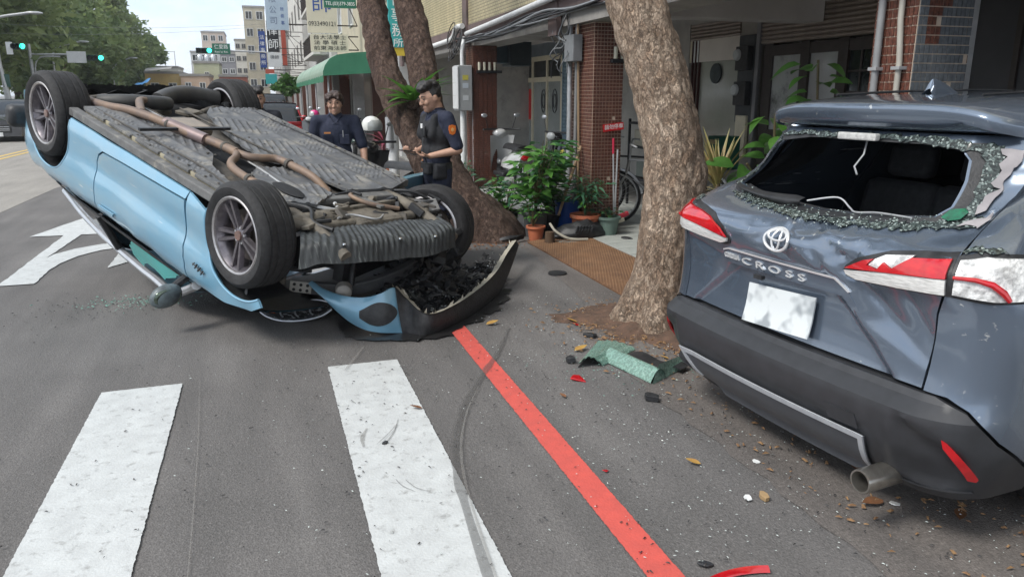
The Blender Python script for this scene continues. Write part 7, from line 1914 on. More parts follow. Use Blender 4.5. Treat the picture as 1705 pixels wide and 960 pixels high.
# white bollard post with a red top and a steel sleeve
wp_ = empty('white_post', 'white post with a grey sleeve and red tip beside the scooter', 'post', (1.98, 12.3, 0))
MB().tube([(0, 0, 0), (0, 0, 1.15)], .085, 14).build('pipe', m_white, wp_); MB().tube([(-.06, -.05, .78), (-.06, -.05, 1.26)], .065, 14).build('sleeve', m_steel, wp_); MB().tube([(-.05, -.05, 1.26), (-.05, -.05, 1.42)], [.03, .015], 10).build('tip', mat('tip_red', (0.5, 0.02, 0.02), rough=.4), wp_)
# torn black bumper half on the plate and a liner by the tree
fb = empty('bumper_fragment', 'broken black bumper section lying among the flower pots', 'bumper piece', (3.2, 7.75, 0.03))
def frag(a, b, th=0.0):
    x = -.18 + .82 * a; y = .12 - .26 * math.sin(PI * a * .9) + .25 * a; H = .05 + .17 * math.sin(PI * min(1, a * 1.05)) * (1 - .3 * a) + .16 * sstep(.75, 1, a)
    return (x, y + .10 * b - .06 * math.sin(PI * b) + th, .005 + H * b + .02 * noise.noise((a * 9, b * 5, 1)) + .08 * sstep(.8, 1, a))
MB().grid(lambda a, b: frag(a, b), 34, 10).grid(lambda a, b: frag(a, b, .012), 34, 10).grid(lambda a, b: frag(a, 1, .012 * b), 34, 1).build('shell', m_black, fb, smooth=60)
for k in range(12): MB().box((.05 + .035 * (k % 6) + .02 * (k // 6), -.035 + .025 * (k // 6), .10 + .03 * (k // 6)), (.02, .015, .05), (.3, .2, .3)).build('rib', m_grey_p, fb, smooth=0)
MB().tube(curve_pts([(-.22, .1, .18), (-.18, .0, .1), (-.05, -.08, .03), (.15, -.12, .02)]), .014, 6).build('torn_edge', m_edge, fb)
o = MB().grid(lambda a, b: (2.33 + .40 * a, 8.02 - .08 * math.sin(PI * a) - .05 * b, .02 + .05 * math.sin(PI * b) * math.sin(PI * a) + .07 * a * b), 20, 6).build('liner_piece', m_black); tag(o, 'curved strip of black liner lying at the flared tree foot', 'liner piece')
o = MB().grid(lambda a, b: (3.02 + .36 * a, 7.62 + .16 * b, .03 + .012 * noise.noise((a * 4, b * 4, 2))), 10, 6).build('torn_mat', mat('scrap_grey', (0.14, 0.14, 0.13), (0.2, 0.19, 0.17), 9, rough=.8)); tag(o, 'flat grey scrap of felt lying on the rusty plate', 'scrap')
o = MB().tube([(2.93, 7.72, .02), (2.93, 7.72, .14)], [.06, .052], 9).build('wood_stump', mat('stump_wood', (0.1, 0.06, 0.035), (0.06, 0.04, 0.025), 9, rough=.9)); tag(o, 'short chunk of dark wood standing by the small terracotta pot', 'wood chunk')
o = MB().tube([(2.49, 6.35, .003), (2.49, 6.35, .018)], .085, 26).build('rubber_disc', m_black); tag(o, 'flat black rubber disc on the asphalt before the rusty plate', 'disc')
# sheets of crazed window glass
def craze(name, tint):
    m = mat(name, tint, tuple(c * 1.5 for c in tint), 60, rough=.25, coat=.5, bump=.6, bscale=160, lo=.45, hi=.55, detail=2, c3=(0.5, 0.6, 0.55), s3=90, f3=(.6, .66)); return m
m_cr = craze('crazed_green_glass', (0.13, 0.23, 0.19))
def glass_sheet(name, label, c4, fn, curl=None):
    A, B, C, D = [Vector(p) for p in c4]
    def f(a, b, t=0.0):
        p = A.lerp(B, a).lerp(D.lerp(C, a), b); return p + Vector((0, 0, fn(a, b) + t)) + Vector((random.uniform(-.003, .003), random.uniform(-.003, .003), 0)) * 0
    o = MB().grid(lambda a, b: f(a, b), 26, 14).grid(lambda a, b: f(a, b, -.006), 26, 14).build(name, m_cr, smooth=50); return tag(o, label, 'glass sheet')
glass_sheet('glass_sheet', 'crazed green sheet of window glass folded on the asphalt, the farther of the two', ((1.70, 4.0, 0), (1.86, 3.97, 0), (2.19, 4.18, 0), (2.02, 4.40, 0)), lambda a, b: .014 + .055 * math.sin(PI * a) * (1 - .55 * b) + .004 * math.sin(a * 30))
glass_sheet('glass_sheet', 'crazed green sheet of window glass bent upward nearest the bumper corner', ((1.90, 4.06, 0), (2.00, 3.62, 0), (2.12, 3.66, 0), (2.02, 4.10, 0)), lambda a, b: .014 + .055 * math.sin(PI * b) + .02 * b)
glass_sheet('glass_sheet', 'narrow crazed strip of glass standing on edge beside the bent sheet', ((2.00, 3.60, 0), (2.34, 3.80, 0), (2.36, 3.86, 0), (2.07, 3.66, 0)), lambda a, b: .012 + .09 * b * (1 - .4 * a))
o = MB().grid(lambda a, b: (2.03 + .20 * a + .10 * b, 4.03 - .34 * a + .06 * b, .03 + .015 * math.sin(a * 9)), 12, 4).build('black_film', m_black); tag(o, 'black film torn from the glass lying between the green sheets', 'film')
# small fragments, leaves and stones
g = random.Random(5)
def chip(name, loc, r, m, label, cat, flat=.25, n=7, group=None, rz=None):
    mb = MB(); pts = []
    for i in range(n):
        a = 2 * PI * i / n; rr = r * g.uniform(.55, 1.15); pts.append(Vector((rr * math.cos(a) * 1.4, rr * math.sin(a), 0)))
    mb.prism(pts, (0, 0, r * flat)); o = mb.build(name, m, smooth=0, bevel=r * .08); o.location = (loc[0], loc[1], .006); o.rotation_euler = (g.uniform(-.15, .15), g.uniform(-.15, .15), g.uniform(0, 6) if rz is None else rz)
    return tag(o, label, cat, group)
m_dleaf = mat('fallen_leaf', (0.42, 0.26, 0.05), (0.3, 0.16, 0.05), 30, rough=.7); m_bleaf = mat('brown_leaf', (0.22, 0.095, 0.04), (0.14, 0.065, 0.03), 30, rough=.8)
def dleaf(loc, L, m, label, rz):
    o = leaf_mesh('fallen_leaf', L, L * .45, m, fold=.35, droop=-.15, nseg=5); o.location = (loc[0], loc[1], .012); o.rotation_euler = (g.uniform(-.1, .1), g.uniform(-.2, .2), rz); return tag(o, label, 'leaf')
dleaf((1.80, 4.27), .11, m_dleaf, 'yellow fallen leaf beside the farther green glass sheet', R(-70))
dleaf((2.06, 4.85), .09, m_dleaf, 'yellow fallen leaf on the asphalt short of the rusty plate', R(40))
dleaf((1.42, 5.0), .10, m_dleaf, 'yellow fallen leaf beyond the top of the red line', R(-80))
dleaf((1.46, 3.57), .06, m_bleaf, 'orange brown fallen leaf right of the red line', R(10))
dleaf((.69, 3.66), .07, m_bleaf, 'curled brown leaf on the right edge of the crosswalk stripe', R(70))
dleaf((1.745, 2.67), .07, m_dleaf, 'small yellow leaf near the exhaust on open asphalt', R(50))
dleaf((2.28, 2.17), .12, m_bleaf, 'large curled brown leaf below the exhaust tip', R(95))
dleaf((2.38, 2.35), .09, m_bleaf, 'brown leaf in the shade under the bumper', R(20))
dleaf((2.52, 2.02), .10, m_bleaf, 'brown leaf under the right rear bumper corner', R(130))
dleaf((2.30, 3.95), .07, m_dleaf, 'yellow leaf at the left bumper corner of the crossover', R(30))
dleaf((2.15, 4.28), .06, m_bleaf, 'brown leaf at the edge of the tree soil', R(-30))
chip('red_fragment', (1.63, 3.82), .045, m_red_l, 'dark red lens chip on the asphalt before the glass sheets', 'fragment')
chip('red_fragment', (1.32, 2.75), .012, m_red_l, 'tiny red lens chip just right of the red line', 'fragment')
chip('red_fragment', (1.18, 2.15), .010, m_red_l, 'tiny red lens chip left of the red line', 'fragment')
chip('red_fragment', (2.04, 4.82), .02, m_red_l, 'small red chip on the asphalt toward the rusty plate', 'fragment')
o = MB().grid(lambda a, b: (1.31 + .24 * a, 1.925 + .03 * b - .02 * (2 * a - 1) ** 2, .008 + .02 * math.sin(PI * b)), 14, 4).build('red_fragment', m_red_l); tag(o, 'long red lens strip at the bottom edge right of the red line', 'fragment')
chip('black_fragment', (1.70, 4.10), .04, m_black, 'black plastic chip left of the farther glass sheet', 'fragment', .8)
chip('black_fragment', (1.89, 3.41), .032, m_black, 'black plastic chip in front of the bent glass sheet', 'fragment', 1.0)
chip('black_fragment', (2.02, 4.52), .04, m_black, 'black plastic chip behind the farther glass sheet', 'fragment', .6)
chip('black_fragment', (.44, 3.31), .014, m_black, 'small black chip in the middle of the crosswalk stripe', 'fragment', .8)
chip('black_fragment', (1.36, 2.02), .025, m_grey_p, 'flat dark chip near the long red strip', 'fragment', .3)
chip('black_fragment', (2.42, 7.55), .05, m_black, 'black lump on the asphalt before the flared tree foot', 'fragment', .8)
chip('black_fragment', (3.8, 7.6), .06, m_black, 'black lump on the pale floor tiles', 'fragment', .8)
chip('stone', (1.835, 2.345), .02, mat('tan_stone', (0.36, 0.24, 0.12), (0.25, 0.17, 0.09), 20, rough=.9), 'tan stone on the asphalt left of the exhaust', 'stone', 1.0)
chip('white_fragment', (1.775, 2.36), .018, m_white, 'white chip beside the tan stone', 'fragment', .3)
chip('white_fragment', (2.31, 2.14), .02, m_white, 'thin white splinter in front of the crossover exhaust', 'fragment', .2)
chip('white_fragment', (2.0, 2.62), .016, m_white, 'small white frame chip before the bumper', 'fragment', .2)
def sticks(n, f, m, name, label, lo, hi):
    mb = MB()
    for k in range(n):
        x, y = f(); L = g.uniform(lo, hi); a = g.uniform(0, 6.28); d = Vector((math.cos(a), math.sin(a), 0)) * L; w = Vector((-d.y, d.x, 0)) * g.uniform(.12, .5)
        c = Vector((x, y, .014)); mb.add([c - d - w * .6, c + d - w, c + d * .8 + w, c - d * .7 + w * .8, c + Vector((0, 0, L * .5))], [(0, 1, 4), (1, 2, 4), (2, 3, 4), (3, 0, 4)])
    return tag(mb.build(name, m, smooth=0, weld=False, recalc=False), label, 'debris', kind='stuff')
m_chipw = mat('glass_chip', (0.55, 0.6, 0.58), (0.4, 0.45, 0.43), 40, rough=.2); m_chipd = mat('dark_chip', (0.02, 0.02, 0.022), (0.05, 0.047, 0.045), 40, rough=.5)
m_chipg = mat('green_chip', (0.18, 0.34, 0.28), (0.1, 0.22, 0.18), 40, rough=.2); m_chipb = mat('leaf_litter', (0.16, 0.085, 0.045), (0.28, 0.17, 0.08), 40, rough=.9)
sticks(1500, lambda: (g.uniform(1.27, 3.2), g.uniform(1.6, 5.6)) if g.random() < .75 else (g.gauss(.9, .8), g.uniform(1.9, 5)), m_chipw, 'glass_chips', 'crumbs of pale glass over the asphalt', .002, .0065)
sticks(1500, lambda: (g.uniform(1.2, 3.2), g.uniform(1.6, 5.6)) if g.random() < .6 else (g.gauss(.5, .9), g.uniform(1.9, 5.2)), m_chipd, 'dark_chips', 'dark grit over the asphalt', .003, .010)
sticks(240, lambda: (g.gauss(-1.0, .25), g.gauss(6.45, .12)), m_chipg, 'green_glass_chips', 'green glass crumbs beside the folded mirror', .004, .016)
sticks(160, lambda: (g.gauss(2.0, .22), g.gauss(3.95, .2)), m_chipg, 'green_glass_chips', 'green glass crumbs round the crazed sheets', .003, .008)
sticks(240, lambda: (g.gauss(-1.2, .5), g.gauss(6.3, .25)), m_chipd, 'dark_chips', 'dark crumbs beside the folded mirror', .004, .013)
sticks(1300, lambda: (g.uniform(2.0, 3.4), g.uniform(1.5, 5.4)) if g.random() < .6 else (g.gauss(2.4, .3), g.gauss(4.5, .35)), m_chipb, 'leaf_litter', 'leaf litter under the crossover and round the tree', .005, .02)
sticks(120, lambda: (g.gauss(2.2, .3), g.gauss(7.9, .15)), m_bleaf, 'leaf_litter', 'leaf litter at the flared tree foot', .008, .03)
# ------------------------------------------------------------ farther up the street
m_beige_w = mat('beige_wall', (0.50, 0.45, 0.35), (0.42, 0.38, 0.29), 1.2, rough=.85, c3=(0.3, 0.28, 0.23), s3=.7)
m_grey_w = mat('pale_grey_wall', (0.50, 0.50, 0.49), (0.42, 0.42, 0.415), 1.0, rough=.85, c3=(0.3, 0.3, 0.29), s3=.6)
m_white_w = mat('off_white_wall', (0.62, 0.61, 0.58), (0.53, 0.52, 0.49), .8, rough=.85)
m_conc_f = mat('weathered_concrete', (0.33, 0.32, 0.31), (0.25, 0.245, 0.235), .8, rough=.9)
def building(label, x0, x1, y0, y1, h, m, floors=2, cols=3, face='x', base=2.9, win=(1.1, 1.2), awn=False):
    b = empty('building', label, 'building', (x0, y0, 0)); o = Vector((x0, y0, 0))
    MB().box2((0, 0, base if awn else 0), (x1 - x0, y1 - y0, h)).build('wall', m, b, smooth=0)
    MB().box2((-.08, -.08, h), (x1 - x0 + .08, y1 - y0 + .08, h + .25)).build('parapet', m_conc_f, b, smooth=0)
    if awn:
        MB().box2((.8, 0.01, 0), (x1 - x0, y1 - y0 - .01, base - .003)).build('shop_recess', m_wallg, b, smooth=0)
        n = max(2, int((y1 - y0) / 4.5)); src = None
        for i in range(n + 1):
            y = .25 + i * (y1 - y0 - .5) / n
            MB().box2((0, y - .2, 0), (.4, y + .2, base - .003)).build('pillar', m_tile_r if i % 2 else m_grey_w, b, smooth=0)
        for i in range(n):
            y = .6 + i * (y1 - y0 - .5) / n
            MB().box2((.76, y, .1), (.798, y + 2.6, 2.3)).build('shop_front', (m_win, m_curt, m_roll)[i % 3], b, smooth=0)
    fz = (h - base) / floors; sw = sh = None
    for f in range(floors):
        for c in range(cols):
            if face == 'x':
                L = (y1 - y0) / cols; y = (c + .5) * L; z = base + (f + .55) * fz
                P = (0, y, z); rot = Matrix.Identity(4)
            else:
                L = (x1 - x0) / cols; P = ((c + .5) * L, 0, base + (f + .55) * fz); rot = Matrix.Rotation(PI / 2, 4, 'Z')
            M_ = Matrix.Translation(P) @ rot
            if sw is None:
                fr = MB()
                w, hh = win[0] / 2, win[1] / 2
                for a, c_ in (((-.05, -w, -hh - .06), (.05, w, -hh)), ((-.05, -w, hh), (.05, w, hh + .06)), ((-.05, -w - .06, -hh - .06), (.05, -w, hh + .06)), ((-.05, w, -hh - .06), (.05, w + .06, hh + .06)), ((-.04, -.025, -hh), (.04, .025, hh))): fr.box2(a, c_)
                sw = fr.build('window', m_white if m is not m_white_w else m_conc_f, b, smooth=0); sw.matrix_local = M_
                sh = MB().box2((-.03, -w, -hh), (.01, w, hh)).build('pane', m_win, sw, smooth=0)
            else:
                q = inst(sw, b, M_); inst(sh, q)
    return b
building('beige shop house behind the green awning and lawyer signs', 3.45, 11, 20.05, 36, 9.5, m_beige_w, 2, 4, awn=True)
building('pale grey shop house beyond the beige one', 3.2, 11, 36.1, 52, 12, m_grey_w, 3, 4, awn=True)
building('off white shop house beyond the pale grey one', 2.9, 11, 52.1, 76, 11, m_white_w, 3, 5, awn=True)
building('weathered concrete block at the end of the right hand row', 2.3, 10, 76.1, 118, 13, m_conc_f, 4, 6)
building('slim cream tower block far up the street', -1.3, 1.6, 120, 128, 13.6, m_beige_w, 5, 2, 'y', base=2, win=(.8, 1.0))
ye = building('low yellow house with small windows beside the blue tarpaulin', -11.2, -7.72, 90, 98, 3.75, mat('yellow_wall', (0.62, 0.45, 0.18), (0.54, 0.4, 0.17), .9, rough=.85), 1, 2, 'y', base=.9, win=(.7, .6))
building('low peach house with dark windows next to the yellow one', -7.7, -4.9, 89, 97, 3.5, mat('peach_wall', (0.58, 0.42, 0.31), (0.5, 0.37, 0.28), .9, rough=.85), 1, 2, 'y', base=.9, win=(.5, 1.0))
building('pale green house with a blank gable behind the peach one', -7.1, -4.3, 100, 108, 5.2, mat('pale_green_wall', (0.50, 0.52, 0.36), (0.44, 0.46, 0.32), .9, rough=.85), 1, 1, 'y', base=2.5, win=(.4, .4))
building('tall beige tower block with brick red top far behind the houses', -8.9, -5.1, 150, 160, 12.2, mat('tower_beige', (0.52, 0.45, 0.38), (0.44, 0.35, 0.3), .5, rough=.85), 4, 3, 'y', base=4, win=(.7, .9))
building('broad pale apartment block below the beige tower', -10.6, -3.0, 145, 149.9, 8.6, m_grey_w, 3, 5, 'y', base=3, win=(.9, .9))
building('white apartment block with dark windows right of the street sign', -2.9, -.4, 125, 135, 9.4, m_white_w, 4, 3, 'y', base=2.4, win=(.5, .6))
building('grey slate apartment block beside the white one', -5.2, -3.0, 128, 138, 7.6, mat('slate_wall', (0.2, 0.2, 0.22), (0.26, 0.26, 0.28), .5, rough=.85), 3, 2, 'y', base=2.4, win=(.6, .6))
building('white framed roof house beside the tree row', -12.9, -9.9, 112, 120, 5.0, m_white_w, 1, 2, 'y', base=2.5, win=(.9, .9))
building('brick red low shop under the street sign', -4.2, -1.2, 96, 104, 3.6, mat('brick_red_wall', (0.36, 0.12, 0.08), (0.3, 0.1, 0.07), .9, rough=.85), 1, 2, 'y', base=1.0, win=(.9, .9))
fr_ = empty('roof_frame', 'white steel frame standing on the house roof beside the tree row', 'roof frame', (-12.6, 113, 5.26))
for x in (0, 1.2, 2.4):
    MB().box((x, 0, .9), (.08, .08, 1.8)).build('post', m_white, fr_, smooth=0)
MB().box((1.2, 0, 1.84), (2.6, .1, .08)).build('rail', m_white, fr_, smooth=0)
tp = MB().grid(lambda a, b: (-12.0 + 1.7 * a, 84 + 3 * b, 2.0 + .9 * a * (1 - .2 * a) + .5 * b + .08 * math.sin(a * 9)), 10, 6).build('tarpaulin', mat('blue_tarpaulin', (0.07, 0.25, 0.55), (0.1, 0.3, 0.6), 2, rough=.5)); tag(tp, 'bright blue tarpaulin roof at the end of the tree row', 'tarpaulin')
rf2 = MB().prism([(-10.9, 87.5, 3.9), (-8.4, 87.5, 4.1), (-8.4, 87.5, 4.2), (-10.9, 87.5, 4.0)], (0, 2.2, .3)).build('shed_roof', m_conc_f, smooth=0); tag(rf2, 'grey sheet roof in front of the yellow house', 'roof')
for i, x in enumerate((-6.4, -5.6, -4.9)):
    t = MB().lathe([(0, 0), (.36, 0), (.36, .6), (.2, .8), (0, .82)], 16, Matrix.Translation((x, 101.5, 5.45))).build('water_tank', m_silver); tag(t, '%s of the three steel tanks on the pale green house' % ('leftmost', 'middle', 'rightmost')[i], 'tank', 'roof water tanks')
# green awning
aw = empty('awning', 'curved green awning over the pavement below the lawyer signs', 'awning', (1.7, 22, 2.1))
m_awn = mat('green_canvas', (0.03, 0.16, 0.09), (0.045, 0.21, 0.12), 1.5, rough=.55); m_awn2 = mat('sky_sheen_green_canvas', (0.27, 0.36, 0.29), (0.2, 0.3, 0.23), 1.0, rough=.6, c3=(0.42, 0.46, 0.4), s3=.6)  # canopy top painted paler and whitish: sky reflection put into its colour
prof = [(0.0, 0.0), (0.0, .12), (.06, .28), (.2, .46), (.4, .56), (.8, .62), (1.72, .68)]
def awf(a, b):
    k = b * (len(prof) - 1); i = min(int(k), len(prof) - 2); t = k - i
    return (prof[i][0] * (1 - t) + prof[i + 1][0] * t, 16 * a, prof[i][1] * (1 - t) + prof[i + 1][1] * t + .015 * math.sin(a * 16 * PI))
MB().grid(awf, 32, 18).build('canopy', m_awn2, aw, smooth=60)
e_ = [(p[0], -.01, p[1]) for p in prof] + [(1.72, -.01, .1), (.9, -.01, .06)]
MB().poly(e_).build('end_panel', m_awn, aw, smooth=0)
vl = MB().grid(lambda a, b: (.0 - .005 * math.sin(a * 120), 16 * a, .02 - .16 * b - .03 * abs(math.sin(a * 40)) * b), 120, 2); vl.build('valance', m_awn, aw, smooth=0)
for y in (.3, 5.4, 10.5, 15.6):
    MB().tube([(.15, y, -2.1), (.15, y, .1)], .03, 8).build('post', m_steel, aw); MB().tube([(.15, y, .1), (1.72, y, .6)], .02, 6).build('strut', m_steel, aw)
# projecting signs
def psign(label, Y, x0, x1, z0, z1, m, words_, wall=3.3, d=.14, name='shop_sign', rails=True, cat='sign'):
    s_ = empty(name, label, cat, (x0, Y, z0))
    MB().box2((0, 0, 0), (x1 - x0, d, z1 - z0)).build('board', m, s_, smooth=0)
    if rails and wall > x1:
        for z in (.12 * (z1 - z0), .88 * (z1 - z0)):
            MB().box2((x1 - x0, d * .3, z - .02), (wall - x0, d * .6, z + .02)).build('bracket', m_dkframe, s_, smooth=0)
        MB().tube([(x1 - x0, d * .45, .88 * (z1 - z0)), (wall - x0, d * .45, .12 * (z1 - z0))], .015, 6).build('bracket', m_dkframe, s_)
    for body, cx, cz, size, tm, w in words_:
        text(body, size, tm, frame((cx, -.004, cz), (1, 0, 0), (0, 0, 1)), s_, .002, width=w)
    return s_
m_sgn_c = mat('cream_sign', (0.60, 0.57, 0.46), (0.54, 0.51, 0.41), 2, rough=.5); m_sgn_w = mat('white_sign', (0.66, 0.68, 0.69), (0.58, 0.6, 0.61), 2, rough=.5)
m_sgn_pb = mat('pale_blue_sign', (0.44, 0.54, 0.64), (0.38, 0.48, 0.58), 1, rough=.5); m_sgn_b = mat('blue_sign', (0.02, 0.06, 0.25), rough=.5); m_sgn_k = mat('black_sign', (0.015, 0.016, 0.018), rough=.4); m_sgn_g = mat('green_sign', (0.01, 0.12, 0.075), (0.015, 0.15, 0.09), 3, rough=.45); m_sgn_t = mat('teal_sign', (0.03, 0.33, 0.34), (0.04, 0.38, 0.38), 2, rough=.5); m_sgn_r = mat('brick_sign', (0.42, 0.08, 0.05), rough=.5); m_sgn_y = mat('yellow_sign', (0.6, 0.45, 0.05), rough=.5)
psign('cream projecting sign with a big blue character and a phone number', 27, 1.68, 2.64, 3.58, 5.6, m_sgn_c, [('師', .49, .88, .62, m_txt_blue, .6), ('律', .49, 1.6, .62, m_txt_blue, .6), ('0933490121', .48, .28, .2, m_txt_black, .86)])
psign('cream sign with three rows of small black characters under the phone number sign', 26.9, 1.74, 2.96, 2.98, 3.54, m_sgn_c, [('台大法學士', .62, .45, .15, m_txt_black, 1.05), ('法 學 碩 士', .62, .28, .15, m_txt_black, 1.02), ('前東海法師', .62, .11, .15, m_txt_black, 1.05)])
psign('green sign with a white telephone number at the top edge', 24, 2.0, 2.92, 4.07, 4.42, m_sgn_g, [('TEL:(03)379-3835', .46, .11, .14, m_txt_white, .84)])
psign('teal sign with white characters seen between the two dark stems', 17.5, 2.82, 3.2, 2.62, 4.2, m_sgn_t, [('法', .19, 1.3, .3, m_txt_white, .26), ('律', .19, .98, .3, m_txt_white, .26), ('事', .19, .66, .3, m_txt_white, .26), ('務', .19, .34, .3, m_txt_white, .26), ('所', .19, .08, .2, m_txt_white, .22)], d=.16)
psign('yellow sign panel below the teal sign between the dark stems', 17.52, 2.84, 3.19, 2.44, 2.61, m_sgn_y, [], d=.12)
psign('pale blue projecting sign with grey vertical characters', 45, .66, 1.82, 5.0, 7.6, m_sgn_pb, [('司', .38, .45, .42, mat('slate_lettering', (0.16, 0.2, 0.3), rough=.5), .36), ('公', .38, 1.0, .42, mat('slate_lettering', (0.16, 0.2, 0.3), rough=.5), .36), ('限', .38, 1.55, .42, mat('slate_lettering', (0.16, 0.2, 0.3), rough=.5), .36), ('有', .38, 2.1, .42, mat('slate_lettering', (0.16, 0.2, 0.3), rough=.5), .36), ('事', .85, .35, .22, m_txt_blue, .18), ('務', .85, .7, .22, m_txt_blue, .18), ('所', .85, 1.05, .22, m_txt_blue, .18)], wall=2.9)
psign('black sign with large white characters below the pale blue sign', 50, .71, 1.38, 4.1, 5.9, m_sgn_k, [('師', .335, .42, .62, m_txt_white, .55), ('律', .335, 1.2, .62, m_txt_white, .55)], wall=2.9)
psign('white sign with small black characters under the black one', 49.8, .66, 1.47, 3.23, 4.04, m_sgn_w, [('律師', .4, .55, .24, m_txt_black, .5)], wall=2.9)
psign('brick red vertical sign right of the black one', 52, 1.58, 1.86, 3.37, 5.7, m_sgn_r, [], wall=2.9)
psign('blue vertical sign with white characters left of the black one', 55, .25, .66, 3.35, 5.65, m_sgn_b, [('法', .2, 1.9, .3, m_txt_white, .28), ('律', .2, 1.5, .3, m_txt_white, .28), ('事', .2, 1.1, .3, m_txt_white, .28), ('務', .2, .7, .3, m_txt_white, .28), ('所', .2, .3, .3, m_txt_white, .28)], wall=2.9)
psign('small teal sign low on the far facades', 47, .42, 1.05, 2.2, 2.75, m_sgn_t, [], wall=2.9)
psign('small dark red sign above the teal one', 48, .45, .95, 2.8, 3.05, m_sgn_r, [], wall=2.9)
# white balcony column and railings on the grey facade
bc = empty('balcony_stack', 'white stacked balconies with dark railings on the pale grey facade', 'balcony', (2.5, 37.5, 3.4))
for i, z in enumerate((0, 2.2, 4.4)):
    MB().box2((0, 0, z), (.69, 8, z + .15)).build('slab', m_white_w, bc, smooth=0)
    for k in range(17): MB().box2((.02, .1 + k * .48, z + .153), (.05, .13 + k * .48, z + .9)).build('baluster', m_dkframe, bc, smooth=0)
    MB().box2((0, 0, z + .9), (.06, 8, z + .95)).build('handrail', m_dkframe, bc, smooth=0)
MB().box2((.0, -.3, 0), (.3, -.01, 7)).build('column', m_white_w, bc, smooth=0)
# traffic signals, street name sign, lamps
m_lampon = mat('green_signal_light', (0.02, 0.6, 0.45), rough=.3, emit=((0.05, 1.0, 0.65), 2.2)); m_sigbody = mat('signal_housing', (0.015, 0.07, 0.055), rough=.5)
def signal(P, o, w, h, y=0.0):
    MB().box2((o[0], y, o[1]), (o[0] + w, y + .2, o[1] + h)).build('housing', m_sigbody, P, smooth=0, bevel=.02)
    for k in range(3):
        c = (o[0] + w * (k + .5) / 3, y - .02, o[1] + h / 2)
        MB().lathe([(0, -.01), (h * .38, -.01), (h * .42, .03)], 18, Matrix.Translation(c) @ Matrix.Rotation(-PI / 2, 4, 'X') @ Matrix.Rotation(PI, 4, 'X')).build('lamp', m_lampon if k == 2 else m_dark, P)
        MB().lathe([(h * .46, 0), (h * .46, .14)], 14, Matrix.Translation((c[0], y, c[2])) @ Matrix.Rotation(PI / 2, 4, 'X')).build('hood', m_sigbody, P)
s1_ = empty('traffic_signal', 'left mast with a green traffic light and a white sign before the trees', 'traffic light', (-13.1, 55, 0))
MB().tube([(0, 0, 0), (0, 0, 4.6)], [.13, .09], 12).build('pole', m_steel, s1_); MB().tube([(0, 0, 4.0), (2.4, 0, 4.02)], .06, 10).build('arm', m_steel, s1_); MB().tube(curve_pts([(0.15, 0, 2.9), (.25, 0, 3.5), (.6, 0, 3.85), (1.6, 0, 3.88)]), .045, 8).build('brace', m_steel, s1_)
MB().box2((2.0, -.12, 3.52), (3.06, -.08, 4.2)).build('sign_board', m_sgn_w, s1_, smooth=0); signal(s1_, (3.1, 3.66), .95, .34, -.1)
s2_ = empty('traffic_signal', 'right mast arm with a green traffic light and a green street name sign', 'traffic light', (1.75, 55, 0))
MB().tube([(0, 0, 0), (0, 0, 4.2)], [.13, .09], 12).build('pole', m_steel, s2_); MB().tube(curve_pts([(0, 0, 4.0), (-.5, 0, 4.22), (-1.4, 0, 4.33), (-5.2, 0, 4.42)]), .055, 10).build('arm', m_steel, s2_)
nb_ = MB().box2((-4.42, -.1, 4.16), (-3.32, -.06, 4.82)); nb_.build('name_board', m_sgn_g, s2_, smooth=0)
text('仁愛路', .3, m_txt_white, frame((-3.87, -.105, 4.6), (1, 0, 0), (0, 0, 1)), s2_, .002, width=.84); text("Ren'ai Rd.", .17, m_txt_white, frame((-3.87, -.105, 4.3), (1, 0, 0), (0, 0, 1)), s2_, .002, width=.8)
signal(s2_, (-5.42, 4.2), .98, .34, -.1)
s3_ = empty('traffic_signal', 'leaning pole with a green traffic light at the left edge', 'traffic light', (-9.7, 36, 0))
MB().tube([(.35, 0, 0), (-.15, 0, 4.2)], .07, 10).build('pole', m_steel, s3_); MB().tube([(.05, .2, 0), (-.05, .2, 4.2)], .06, 10).build('pole', m_steel, s3_)
MB().box2((.33, -.02, 3.15), (.55, .02, 3.62)).build('backing', m_sgn_w, s3_, smooth=0); signal(s3_, (.55, 3.34), .45, .24, -.05); MB().box2((.05, -.05, 1.9), (.28, .05, 2.4)).build('control_box', m_sigbody, s3_, smooth=0)
for lab, P0, top_, end in (('nearest street lamp with its arm over the left edge of the road', (-11.2, 40, 0), 4.3, (1.95, 5.1)), ('street lamp rising behind the left signal mast', (-13.2, 61, 0), 4.3, (1.9, 5.15)), ('farthest street lamp before the end of the tree row', (-12.6, 80, 0), 3.9, (1.75, 4.9))):
    l_ = empty('street_lamp', lab, 'street lamp', P0)
    MB().tube(curve_pts([(0, 0, 0), (0, 0, top_ - 1), (.05, 0, top_), (.5, 0, top_ + .5), (end[0] - .3, 0, end[1] - .06), (end[0], 0, end[1])], 6), .06, 10).build('pole', m_steel, l_)
    MB().ell((end[0] + .15, 0, end[1] - .02), (.32, .1, .07), 12, 8).build('lamp_head', m_steel, l_)
wr_ = empty('overhead_wires', 'thin overhead wires crossing the tree row', 'wires', (-12, 45, 5))
for z0, z1 in ((.2, 1.0), (-.4, .9), (1.6, 3.4)):
    MB().tube([(-6 + 20 * t, -2 + 24 * t * .4, z0 + (z1 - z0) * t - .5 * math.sin(PI * t)) for t in np.linspace(0, 1, 14)], .006, 4).build('wire', m_cable_g, wr_)
